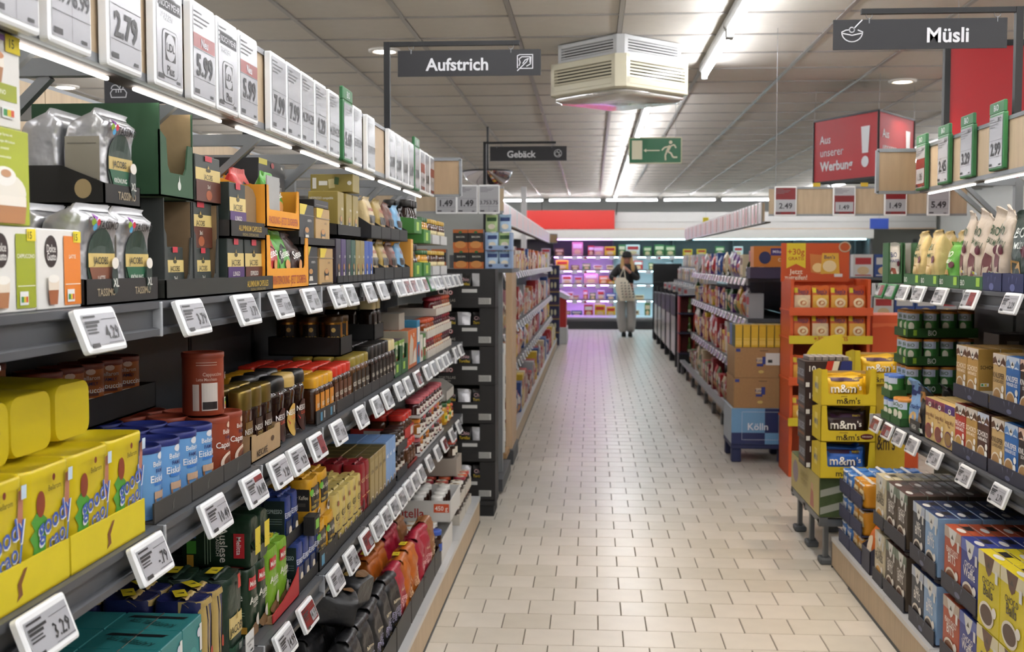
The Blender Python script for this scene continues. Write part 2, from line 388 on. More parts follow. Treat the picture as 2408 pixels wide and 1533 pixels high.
header('plain_header', 'plain wooden header board behind the cereal rack', 1, 2.0, 0.8, 4.72, 1.755, 1.925, 0.62, None, False)
def brackets(label, xa, xb, xm, ys, z):
    for i, y in enumerate(ys):
        b = MB(); b.box(xa, xb, y-0.012, y+0.012, z-0.012, z+0.018, STEEL)
        o = obj('header_bracket', b); tag(o, '%s, %s from near end' % (label, nth(i)), 'bracket', label)
        for sx in (-1, 1): obj('diagonal_strut', MB().tube([(xm+sx*0.025, y, z-0.18), (xm+sx*0.20, y, z-0.01)], 0.012, STEEL, sq=True), o)
        obj('mast', MB().box(xm-0.015, xm+0.015, y-0.014, y+0.014, 1.5795, z, STEEL), o)
brackets('grey steel bracket under the coffee header', -1.45, -0.80, -1.115, LB[1:-2], 1.803); brackets('grey steel bracket under the cereal header', 1.355, 1.935, 1.64, RB[:-1], 1.785)
# ================================================================ hanging signs
SIGN = mat('#202024', 0.45, var=0.06, scale=8); LET = mat('#d9dade', 0.4)
def arc(cx, cz, r, a0, a1, n=10, rz=None): return [(cx+r*math.cos(math.radians(a0+(a1-a0)*i/n)), cz+(rz or r)*math.sin(math.radians(a0+(a1-a0)*i/n))) for i in range(n+1)]
def line_icon(strokes, w):
    b = MB()
    for st in strokes:
        for (x0, z0), (x1, z1) in zip(st, st[1:]):
            dx, dz = x1-x0, z1-z0; L = math.hypot(dx, dz) or 1; nx, nz = -dz/L*w/2, dx/L*w/2; ex, ez = dx/L*w*0.3, dz/L*w*0.3
            b.face([(x0-nx-ex, -0.0014, z0-nz-ez), (x1-nx+ex, -0.0014, z1-nz+ez), (x1+nx+ex, -0.0014, z1+nz+ez), (x0+nx-ex, -0.0014, z0+nz-ez)], LET)
    return b
ICON = {
 'bowl': [arc(0, 0.008, 0.032, 180, 360, 12, 0.03)+[(0.032, 0.008)], [(-0.032, 0.008), (-0.02, 0.014), (-0.008, 0.015)], [(0.018, 0.014), (0.032, 0.008)], [(-0.028, 0.004), (0, -0.002), (0.028, 0.004)], [(0.004, 0.018), (0.03, 0.045)], arc(-0.001, 0.015, 0.008, 0, 360, 10)],
 'toast': [[(-0.028, -0.02), (-0.028, 0.024), (-0.02, 0.028), (0.028, 0.028), (0.028, -0.022), (-0.018, -0.022)], [(-0.022, -0.012), (-0.018, 0.0), (-0.022, 0.012), (-0.012, 0.02), (0.018, 0.02), (0.018, 0.0)], [(-0.028, -0.03), (0.006, 0.002), (0.012, 0.014), (0.0, 0.008), (-0.008, -0.004)], [(0.022, 0.02), (0.02, -0.006), (0.006, -0.014)]],
 'pastry': [arc(0, 0, 0.028, 0, 360, 12), arc(-0.006, -0.004, 0.016, 0, 360, 10), arc(0.006, 0.016, 0.012, 0, 360, 8), arc(0.012, -0.012, 0.006, 0, 360, 6)],
 'bread': [[(-0.03, -0.03), (0.03, -0.03), (0.034, -0.012), (0.024, 0.002), (-0.024, 0.002), (-0.034, -0.012), (-0.03, -0.03)], arc(-0.014, 0.004, 0.016, 20, 180, 8), [(0.004, 0.004), (0.016, 0.036), (0.026, 0.032), (0.018, 0.004)], [(-0.01, -0.01), (-0.01, 0.0)], [(0.0, -0.01), (0.0, 0.0)], [(0.01, -0.01), (0.01, 0.0)]]}
def hang_sign(label, txt, icon, y, x0, x1, z0, z1, pole_x, pole_z0, arm_z, arm_x1, iconx, tx, th):
    o = obj('aisle_sign', MB().box(pole_x-0.011, pole_x+0.011, y-0.011, y+0.011, pole_z0, arm_z+0.008, BLACKM)); tag(o, label, 'sign')
    obj('arm', MB().box(min(pole_x-0.011, arm_x1), max(pole_x+0.011, arm_x1), y-0.009, y+0.009, arm_z-0.008, arm_z+0.008, BLACKM), o)
    bd = obj('sign_board', MB().box(x0, x1, y-0.002, y+0.002, z0, z1, SIGN), o)
    for hx in (x0+0.05, x1-0.11) if pole_x < x0 else (x0+0.11, x1-0.03):
        h = MB(); h.tube([(hx+0.010*math.cos(a), y, z1+0.012+0.010*math.sin(a)) for a in [i*math.pi/6 for i in range(13)]], 0.0012, STEEL, 5); h.tube([(hx, y-0.003, z1-0.012), (hx, y-0.003, z1+0.004)], 0.0014, STEEL, 5); obj('hook', h, o)
    if txt:
        l = MB(); l.text(txt, SF(-0.0022), 0, 0, th, LET, bold=0.022, res=4); obj('lettering', l, bd, (tx, y, (z0+z1)/2-0.003))
    ic = line_icon(ICON[icon], 0.0035); obj('icon', ic, bd, (iconx, y-0.002, (z0+z1)/2))
hang_sign('black hanging sign reading Aufstrich with a toast icon', 'Aufstrich', 'toast', 4.26, -0.72, -0.19, 2.163, 2.258, -0.76, 1.80, 2.282, -0.268, -0.248, -0.50, 0.046)
hang_sign('small black hanging sign reading Gebäck with a pastry icon', 'Gebäck', 'pastry', 8.58, -0.76, -0.19, 2.228, 2.335, -0.80, 0.0, 2.362, -0.27, -0.255, -0.525, 0.05)
hang_sign('black hanging sign reading Müsli with a bowl icon', 'Müsli', 'bowl', 3.70, 0.75, 1.28, 2.141, 2.234, 1.315, 1.78, 2.258, 0.835, 0.808, 1.10, 0.046)
hang_sign('black hanging sign with a bread icon seen under the coffee header', '', 'bread', 4.6, -1.985, -1.45, 2.12, 2.235, -1.40, 1.80, 2.262, -1.92, -1.925, -1.7, 0.05)
# emergency exit sign
o = obj('exit_sign', MB().box(0.28, 0.69, 9.0, 9.02, 2.237, 2.44, mat('#d9d7b8', 0.4), ch=0.003)); tag(o, 'green emergency exit sign with running figure and arrow', 'sign')
EG = mat('#1f6b45', 0.4); CR = mat('#e6e3c8', 0.4)
b = MB(); b.face([(0.288, 8.999, 2.245), (0.682, 8.999, 2.245), (0.682, 8.999, 2.432), (0.288, 8.999, 2.432)], EG); obj('sign_face', b, o)
b = MB(); S = lambda u, v, k=0: (u, 8.998, v)
b.face([S(0.305, 2.27), S(0.385, 2.27), S(0.385, 2.415), S(0.305, 2.415)], CR)
b.face([S(0.395, 2.338), S(0.415, 2.352), S(0.415, 2.342), S(0.52, 2.342), S(0.52, 2.334), S(0.415, 2.334), S(0.415, 2.324)], CR)
for st, w in (([(0.60, 2.375), (0.575, 2.325)], 0.022), ([(0.595, 2.37), (0.555, 2.36), (0.535, 2.338)], 0.011), ([(0.605, 2.372), (0.63, 2.382), (0.645, 2.355)], 0.011), ([(0.575, 2.33), (0.605, 2.318), (0.622, 2.285), (0.655, 2.285)], 0.013), ([(0.575, 2.33), (0.562, 2.30), (0.565, 2.262)], 0.013)):
    for (x0, z0), (x1, z1) in zip(st, st[1:]):
        dx, dz = x1-x0, z1-z0; L = math.hypot(dx, dz); nx, nz = -dz/L*w/2, dx/L*w/2
        b.face([S(x0-nx, z0-nz), S(x1-nx, z1-nz), S(x1+nx, z1+nz), S(x0+nx, z0+nz)], CR)
b.face([S(0.603+0.014*math.cos(a), 2.40+0.014*math.sin(a)) for a in [i*math.pi/6 for i in range(12)]], CR); obj('pictogram', b, o)
obj('suspension_wire', MB().tube([(0.64, 9.01, 2.44), (0.64, 9.01, CEIL)], 0.0016, STEEL, 4), o); obj('suspension_wire', MB().tube([(0.33, 9.01, 2.44), (0.33, 9.01, CEIL)], 0.0016, STEEL, 4), o)
# ceiling air unit, turned 45 degrees
IV = mat('#dcd6bd', 0.25, var=0.03, scale=3, coat=0.3); IVW = mat('#cfd0d0', 0.35); DARK = mat('#14130f', 0.8)
ac = bpy.data.objects.new('ceiling_air_unit', None); COL.objects.link(ac); ac.location = (0.17, 7.52, CEIL); ac.rotation_euler = (0, 0, math.pi/4)
tag(ac, 'cream louvred ceiling air unit hanging above the aisle', 'air unit')
def oct_(hw, c): return [(-hw+c, -hw), (hw-c, -hw), (hw, -hw+c), (hw, hw-c), (hw-c, hw), (-hw+c, hw), (-hw, hw-c), (-hw, -hw+c)]
def ac_ring(hw, c, z0, z1, name, m, slat_n, slat_m, inset=0.03):
    core = MB(); core.prism(oct_(hw-inset, c), 2, z0+0.01, z1, DARK); obj(name+'_core', core, ac)
    fr = MB()
    for q in range(4):
        R = Matrix.Rotation(q*math.pi/2, 3, 'Z')
        def bx(x0, x1, y0, y1, za, zb):
            t = MB(); t.box(x0, x1, y0, y1, za, zb, m, ch=0.004); fr.add([tuple(R @ Vector(p)) for p in t.v], t.f, m)
        h = z1-z0; e = 0.045*(h/0.2)
        bx(-hw+c, hw-c, -hw, -hw+inset, z0, z0+e); bx(-hw+c, hw-c, -hw, -hw+inset, z1-e, z1)
        t = MB(); t.prism([(hw-c-0.03, -hw), (hw-c, -hw), (hw, -hw+c), (hw, -hw+c+0.03), (hw-inset, -hw+c+0.03), (hw-c-0.03, -hw+inset)], 2, z0, z1, m); fr.add([tuple(R @ Vector(p)) for p in t.v], t.f, m)
        for i in range(slat_n):
            zc = z0+e+(i+0.5)*(h-2*e)/slat_n; sl = MB(); d = (h-2*e)/slat_n*0.5
            sl.prism([(-hw+inset+0.006, zc+d*1.0), (-hw+0.003, zc+d*0.35), (-hw+0.001, zc-d*0.85), (-hw+0.005, zc-d*0.9), (-hw+inset+0.006, zc+d*0.5)], 0, -hw+c+0.03, hw-c-0.03, slat_m)
            so = obj('louvre', sl, ac); so.rotation_euler = (0, 0, q*math.pi/2)
    obj(name+'_frame', fr, ac)
ac_ring(0.295, 0.035, -0.125, 0.0, 'collar', IVW, 4, IVW); ac_ring(0.335, 0.05, -0.305, -0.125, 'housing', IV, 5, IV)
b = MB(); b.rings([[(x, y, z) for x, y in oct_(h, c)] for h, c, z in ((0.335, 0.05, -0.305), (0.335, 0.05, -0.322), (0.30, 0.05, -0.336), (0.05, 0.01, -0.338))], IV, smooth=False); obj('bottom_cover', b, ac)
b = MB(); GL = mat('#efe9da', 0.16, trans=0.75, coat=0.4); b.rings([[(x, y, z) for x, y in oct_(h, c)] for h, c, z in ((0.312, 0.05, -0.338), (0.318, 0.06, -0.355), (0.295, 0.07, -0.370), (0.06, 0.02, -0.374))], GL, cap0=False); obj('clear_drip_tray', b, ac)
# triangular promotion sign
RED = mat('#b0222a', 0.55, var=0.03, scale=4); RED2 = mat('#a81a22', 0.4, coat=0.1)
PA, PB, PC = (2.116, 8.75), (1.778, 9.45), (2.55, 9.40)
z0, z1 = 2.109, 2.60
b = MB(); b.prism([PA, PB, PC], 2, z0, z1, BLACKM, RED); o = obj('promotion_sign', b); tag(o, 'red triangular hanging sign reading Aus unserer Werbung', 'sign')
def vface(p, q, k=0):
    L = math.hypot(q[0]-p[0], q[1]-p[1]); dx, dy = (q[0]-p[0])/L, (q[1]-p[1])/L; nx, ny = dy, -dx
    return L, (lambda u, v, k=0: (p[0]+dx*u+nx*0.003, p[1]+dy*u+ny*0.003, v))
for p, q in ((PB, PA), (PA, PC)):
    L, S = vface(p, q); b = MB()
    b.text('Aus', S, 0.19*L, z0+0.335, 0.068, LET, sx=0.95, bold=0.0); b.text('unserer', S, 0.30*L, z0+0.235, 0.068, LET, maxw=0.42*L); b.text('Werbung', S, 0.37*L, z0+0.125, 0.075, LET, maxw=0.57*L, bold=0.03)
    b.face([S(0.77*L, z0+0.19), S(0.86*L, z0+0.19), S(0.88*L, z0+0.39), S(0.75*L, z0+0.39)], LET); b.face([S(0.815*L+0.042*math.cos(a), z0+0.125+0.042*math.sin(a)) for a in [i*math.pi/8 for i in range(16)]], LET)
    obj('lettering', b, o)
b = MB()
for (p, q) in ((PA, PB), (PB, PC), (PC, PA)):
    for z in (z0, z1): b.tube([(p[0], p[1], z), (q[0], q[1], z)], 0.010, BLACKM, sq=True)
    b.tube([(p[0], p[1], z0), (p[0], p[1], z1)], 0.010, BLACKM, sq=True)
obj('sign_frame', b, o)
for p in (PA, PB, PC): obj('suspension_wire', MB().tube([(p[0], p[1], z1), (p[0]*0.98+0.05, p[1], CEIL)], 0.0015, STEEL, 4), o)
# red panel with black frame behind the cereal header
b = MB(); b.box(1.86, 3.1, 6.2, 6.22, 1.9, 2.60, RED2); o = obj('red_hanging_panel', b); tag(o, 'plain dark red panel hanging behind the cereal header', 'panel')
b = MB(); b.box(1.83, 1.86, 6.19, 6.23, 1.86, 2.63, BLACKM); b.box(1.86, 3.1, 6.19, 6.23, 2.60, 2.63, BLACKM); obj('panel_frame', b, o)
for x in (1.9, 2.9): obj('suspension_wire', MB().tube([(x, 6.21, 2.63), (x, 6.21, CEIL)], 0.0016, STEEL, 4), o)
# security mirror dome
b = MB(); pr = [(0.25*math.cos(a), -0.16*math.sin(a)) for a in [i*math.pi/16 for i in range(8)]]+[(0.0005, -0.16)]
b.lathe(pr, mat('#d8d4dc', 0.03, 1.0), 28, cap0=True); o = obj('dome_mirror', b, None, (-1.08, 11.9, 2.405)); tag(o, 'round mirrored security dome behind the Gebäck sign', 'mirror')
obj('dome_rim', MB().lathe([(0.262, -0.004), (0.262, 0.012), (0.25, 0.012)], BLACKM, 28), o); obj('dome_stem', MB().tube([(0, 0, 0.01), (0, 0, CEIL-2.405)], 0.012, BLACKM, 8), o)
# ================================================================ product kinds
def carton(name, w, d, h, col, ops=(), lops=(), rops=(), tops=(), side=None, top=None, cat='box', flap=True):
    b = MB(); b.box(-w/2, w/2, 0, d, 0, h, paper(col), front=paper(col), side=paper(side) if side else None, top=paper(top) if top else None, ch=0.0015)
    p = MB(); p.prints(ops, SF(), w, h); p.prints(lops, SL(w, d), d, h); p.prints(rops, SR(w, d), d, h); p.prints(tops, ST(h, d), w, d)
    if flap: p.box(-w/2+0.002, w/2-0.002, d*0.5-0.0006, d*0.5+0.0006, h, h+0.0012, mat('#6b6257', 0.7))
    return Proto(name, cat, b, [('print', p)], (w, d, h))
def can(name, r, h, col, lid, ops=(), cat='can', lid_h=0.012, rim=None, seg=22):
    b = MB(); b.lathe([(r*0.97, 0), (r, 0.004), (r, h-lid_h)], mat(col, 0.38, var=0.04, scale=12) if isinstance(col, str) else col, seg)
    if rim: b.lathe([(r*1.005, 0), (r*1.012, 0.003), (r*1.005, 0.006)], rim, seg)
    l = MB(); l.lathe([(r*1.01, h-lid_h), (r*1.03, h-lid_h+0.002), (r*1.03, h-0.002), (r*0.98, h), (r*0.93, h-0.001), (r*0.9, h-0.004), (0.0005, h-0.004)], mat(lid, 0.45) if isinstance(lid, str) else lid, seg, cap0=False)
    p = MB(); p.prints(ops, SCyl(r), 2*r, h, 6)
    return Proto(name, cat, b, [('lid', l), ('print', p)], (2*r, 2*r, h))
def jar(name, W, D, H, cap_h, glass, cap, ops=(), e=2.6, neck=0.82, shoulder=0.86, cat='jar', cap_w=1.0, waist=0.0, capm=None, seg=20, dome=0.0):
    gm = mat(glass, 0.12, 0.0, coat=0.5) if isinstance(glass, str) else glass
    zb = H-cap_h; pr = [(0.46, 0), (0.5, 0.006)]
    for i in range(1, 6):
        t = i/6.0; pr.append((0.5-waist*math.sin(math.pi*t), zb*shoulder*t))
    pr += [(0.5, zb*shoulder*0.98), (0.5*(neck+1)/2, zb*(shoulder+1)/2), (0.5*neck, zb*0.99), (0.5*neck, zb)]
    b = MB(); b.lathe(pr, gm, seg, W, D, e)
    c = MB(); k = cap_w*0.5; c.lathe([(k*0.98, zb), (k, zb+0.003), (k, H-0.006-dome), (k*0.95, H-0.002-dome), (k*0.85, H-dome*0.3), (0.0005, H)], capm or mat(cap, 0.35), seg, W, D, e, cap0=False)
    p = MB(); p.prints(ops, (lambda u, v, k=0: (u, -(D/2+OFF+0.0004*k-waist*D*0.6*math.sin(math.pi*min(1, v/(zb*shoulder))))*max(0, 1-abs(2*u/W)**e)**(1/e)-0.0012, v)), W*0.9, zb*shoulder, 6)
    return Proto(name, cat, b, [('cap', c), ('print', p)], (W, D, H))
def wob(u, v, sd): return 0.5*math.sin(u*61+sd*1.7+v*23)+0.35*math.sin(v*83-u*37+sd*2.3)+0.3*math.sin(u*131+v*97+sd)
def bag(name, W, D, H, col, ops=(), kind='pouch', amp=0.0025, sd=1.0, lops=(), cat='bag', sealcol=None, tilt=0.0, e=4.5, seg=28):
    """pouch: flat crimped seal on top; brick: vacuum block with folded top; gable: bean bag with a rolled top"""
    if kind == 'pouch': P = [(0, .94, .96), (.03, 1, 1), (.25, 1, 1.04), (.5, 1, .98), (.68, .99, .78), (.82, .99, .48), (.9, 1, .2), (.93, 1, .05), (1, 1, .04)]
    elif kind == 'brick': P = [(0, .96, .94), (.02, 1, 1), (.3, 1.0, 1.0), (.6, 1.0, 1.0), (.86, .99, 1), (.97, .98, .98), (1, .95, .93)]
    elif kind == 'block': P = [(0, .97, .97), (.02, 1, 1), (.4, 1, 1), (.80, 1, 1), (.86, .99, .93), (.92, .97, .42), (.95, .95, .12), (1, .94, .07)]
    elif kind == 'pillow': P = [(0, 1, .04), (.06, 1, .06), (.12, .99, .4), (.3, .97, .95), (.5, .96, 1.05), (.7, .97, .95), (.88, .99, .4), (.94, 1, .06), (1, 1, .04)]
    else: P = [(0, .94, .95), (.03, 1, 1), (.3, 1, 1.06), (.55, 1, 1.05), (.7, .98, .98), (.80, .95, .92), (.88, .94, .84), (.95, .92, .70), (1, .88, .52)]
    fm = col if not isinstance(col, str) else film(col)
    def ip(t):
        for a, b_ in zip(P, P[1:]):
            if t <= b_[0]: q = (t-a[0])/(b_[0]-a[0]+1e-9); return a[1]+(b_[1]-a[1])*q, a[2]+(b_[2]-a[2])*q
        return P[-1][1], P[-1][2]
    ts = sorted(set([p[0] for p in P]+[i/9.0 for i in range(10)])); R = []
    def lean(t): return tilt*max(0, t-0.6)**2*H*3
    for t in ts:
        wf, df = ip(t); r = []
        for i in range(seg):
            a = 2*math.pi*i/seg; x = W/2*wf*sgp(math.sin(a), e); y = -D/2*df*sgp(math.cos(a), e)
            n = amp*wob(x, t*H, sd)*min(1, t*8)*(1 if df > .3 else .8)
            r.append((x, D/2+y-n*(1 if y < 0 else -1)-lean(t), t*H+(amp*1.5*wob(y*2, x, sd+3) if t > .9 else 0)))
        R.append(r)
    b = MB(); b.rings(R, fm)
    parts = []
    def S(u, v, k=0):
        t = max(0, min(1, v/H)); wf, df = ip(t); q = min(1, abs(2*u/(W*wf)))
        y = -D/2*df*max(0, 1-q**e)**(1/e)
        return (u, D/2+y-amp*wob(u, v, sd)*min(1, t*8)*(1 if df > .3 else .8)-lean(t)-0.0022-0.0006*k, v)
    p = MB(); p.prints(ops, S, W, H, 6); p.prints(lops, SL(W, D), D, H)
    if sealcol:
        s_ = MB(); sm = film(sealcol)
        s_.rings([[S(u*W/2*.98, H*t, 2) for u in [-1+2*i/8 for i in range(9)]] for t in (.93, .965, .998)], sm, False, False, closed=False); parts.append(('seal', s_))
    if kind == 'gable' or kind == 'brick':
        s_ = MB(); n = 7; fz = H*1.0; k = .62 if kind == 'gable' else .16
        pts = [[(W/2*.95*(-1+2*i/n), D/2+dy, fz+dz+0.002*math.sin(i*2.1+sd)) for i in range(n+1)] for dy, dz in (((0.0, 0.001), (-D*k*.5, 0.007), (-D*k, 0.004), (-D*k*1.02, 0.0015)) if kind == 'brick' else ((D*.22, -.002), (D*.05, .012), (-D*.2, .011), (-D*.30, .002), (-D*.31, -.006)))]
        s_.rings(pts, fm if not sealcol else film(sealcol), False, False, closed=False); parts.append(('folded_top', s_))
    return Proto(name, cat, b, parts+[('print', p)], (W, D, H))
def tray(name, w, d, hf, hs, col, inner=None, ops=(), hb=None, cut=0.0, post=0.0, lops=(), rops=(), cat='tray', t=0.003, sides=True):
    """open display tray: low front lip hf, sides hs, back hb; post: uprights of that width at the front corners"""
    m = kraft(col) if col.startswith('#a9') else mat(col, 0.6, var=0.08, scale=20); im = mat(inner, 0.7, var=0.1, scale=20) if inner else m
    hb = hb if hb is not None else hs; b = MB(); b.box(-w/2, w/2, 0, d, 0, t, m)
    pr = [(0, 0), (d, 0), (d, hb), (d*0.3, hs), (0.0, hf if not post else hs)]
    if cut: pr = [(0, 0), (d, 0), (d, hb), (d*0.55, hs), (d*0.28, hf+(hs-hf)*.45), (0, hf)]
    if sides: b.prism(pr, 0, -w/2, -w/2+t, m); b.prism(pr, 0, w/2-t, w/2, m)
    b.box(-w/2, w/2, d-t, d, 0, hb, im, front=im)
    if post:
        q = [(-w/2, 0), (w/2, 0), (w/2, hs), (w/2-post, hs), (w/2-post*1.25, hf+0.006), (w/2-post*1.5, hf), (-w/2+post*1.5, hf), (-w/2+post*1.25, hf+0.006), (-w/2+post, hs), (-w/2, hs)]
        b.prism(q, 1, 0, t, m)
    else: b.box(-w/2, w/2, 0, t, 0, hf, m)
    p = MB(); p.prints(ops, SF(), w, hf); p.prints(lops, SL(w, d), d, hs); p.prints(rops, SR(w, d), d, hs)
    return Proto(name, cat, b, [('print', p)], (w, d, hs))
# price displays --------------------------------------------------
SCREEN = mat('#a9a9ad', 0.22); SCREEN_R = mat('#7c2326', 0.25); FRAME = mat('#eceded', 0.3); FRAME_G = mat('#2f6b3f', 0.35); DK = mat('#2a2a2c', 0.4)
def rrect(x0, x1, z0, z1, r, n=3):
    pts = []
    for cx, cz, a0 in ((x1-r, z0+r, -90), (x1-r, z1-r, 0), (x0+r, z1-r, 90), (x0+r, z0+r, 180)):
        for i in range(n+1): a = math.radians(a0+90*i/n); pts.append((cx+r*math.cos(a), cz+r*math.sin(a)))
    return pts
def esl_meshes(w, h, t, frame, key):
    b = MB(); o = rrect(-w/2, w/2, 0, h, 0.006); i_ = rrect(-w/2+0.004, w/2-0.004, 0.004, h-0.004, 0.005)
    b.rings([[(x, t, z) for x, z in o], [(x, 0.002, z) for x, z in o], [(x, 0.0, z) for x, z in i_]], frame, smooth=False); return b.build(key)
ESL_W, ESL_H = 0.132, 0.066
ESL = {c: esl_meshes(ESL_W, ESL_H, 0.010, m, 'price_tag') for c, m in (('w', FRAME), ('g', FRAME_G))}
def esl_screen(w, h, red, x0=0.0):
    b = MB(); S = SF(); m = 0.0095
    b.face([S(-w/2+m, m), S(w/2-m, m), S(w/2-m, h-m), S(-w/2+m, h-m)], SCREEN)
    if red == 1: b.face([S(0.0, m+0.001, 1), S(w/2-m, m+0.001, 1), S(w/2-m, h-m, 1), S(0.0, h-m, 1)], SCREEN_R)
    if red == 2: b.face([S(-w/2+m, m, 1), S(w/2-m, m, 1), S(w/2-m, h-m, 1), S(-w/2+m, h-m, 1)], SCREEN_R); b.face([S(0.005, m+0.004, 2), S(w/2-m-0.006, m+0.004, 2), S(w/2-m-0.006, h*0.58, 2), S(0.005, h*0.58, 2)], SCREEN)
    if red == 3: b.face([S(0.0, h*0.68, 1), S(w/2-m, h*0.68, 1), S(w/2-m, h-m, 1), S(0.0, h-m, 1)], SCREEN_R)
    return b.build('screen')
ESL_S = {r: esl_screen(ESL_W, ESL_H, r) for r in (0, 1, 2, 3)}
PR = {}
def esl_print(price, red):
    if (price, red) in PR: return PR[price, red]
    b = MB(); S = SF(); w, h = ESL_W, ESL_H
    b.text(price, S, w*0.20, h*(0.42 if red != 1 else 0.3), 0.021 if red != 1 else 0.014, DK, 4, maxw=0.056, sx=0.95, bold=0.012, res=1)
    for z, L, q in ((0.82, .30, .003), (0.70, .36, .004), (0.62, .28, .004), (0.52, .24, .0022), (0.45, .26, .0022), (0.2, .18, .006)):
        b.face([S(-w*.40, h*z, 4), S(-w*(.40-L), h*z, 4), S(-w*(.40-L), h*z-q, 4), S(-w*.40, h*z-q, 4)], DK)
    for a in ((0.02, .72, .42, .72), (0.02, .18, .42, .18)): b.face([S(w*a[0], h*a[1], 4), S(w*a[2], h*a[1], 4), S(w*a[2], h*a[1]-.0008, 4), S(w*a[0], h*a[1]-.0008, 4)], DK)
    PR[price, red] = b.build('print'); return PR[price, red]
def esl(x, y, z, side, price, red, where, tilt=0.36, fr='w', sc=1.0, det=True):
    o = obj('price_tag', ESL[fr], None, (x, y, z)); o.rotation_euler = (-tilt, 0, side)
    if sc != 1: o.scale = (sc, sc, sc)
    k = {0: 'grey', 1: 'half red', 2: 'red', 3: 'red topped'}[red]
    tag(o, '%s price tag %s%s' % ('green framed' if fr == 'g' else 'white', ('reading %s ' % price) if price and det else '', where), 'price tag', 'electronic price tags'); obj('screen', ESL_S[red], o)
    if det and price: obj('print', esl_print(price, red), o)
    return o
def esl_row(items, x, z, side, where):
    n = 0
    for it in items:
        y, price = it[0], it[1]; red = it[2] if len(it) > 2 else 0; fr = it[3] if len(it) > 3 else 'w'
        esl(x, y, z, side, price, red, 'on %s, %s from near end' % (where, nth(n)), fr=fr); n += 1
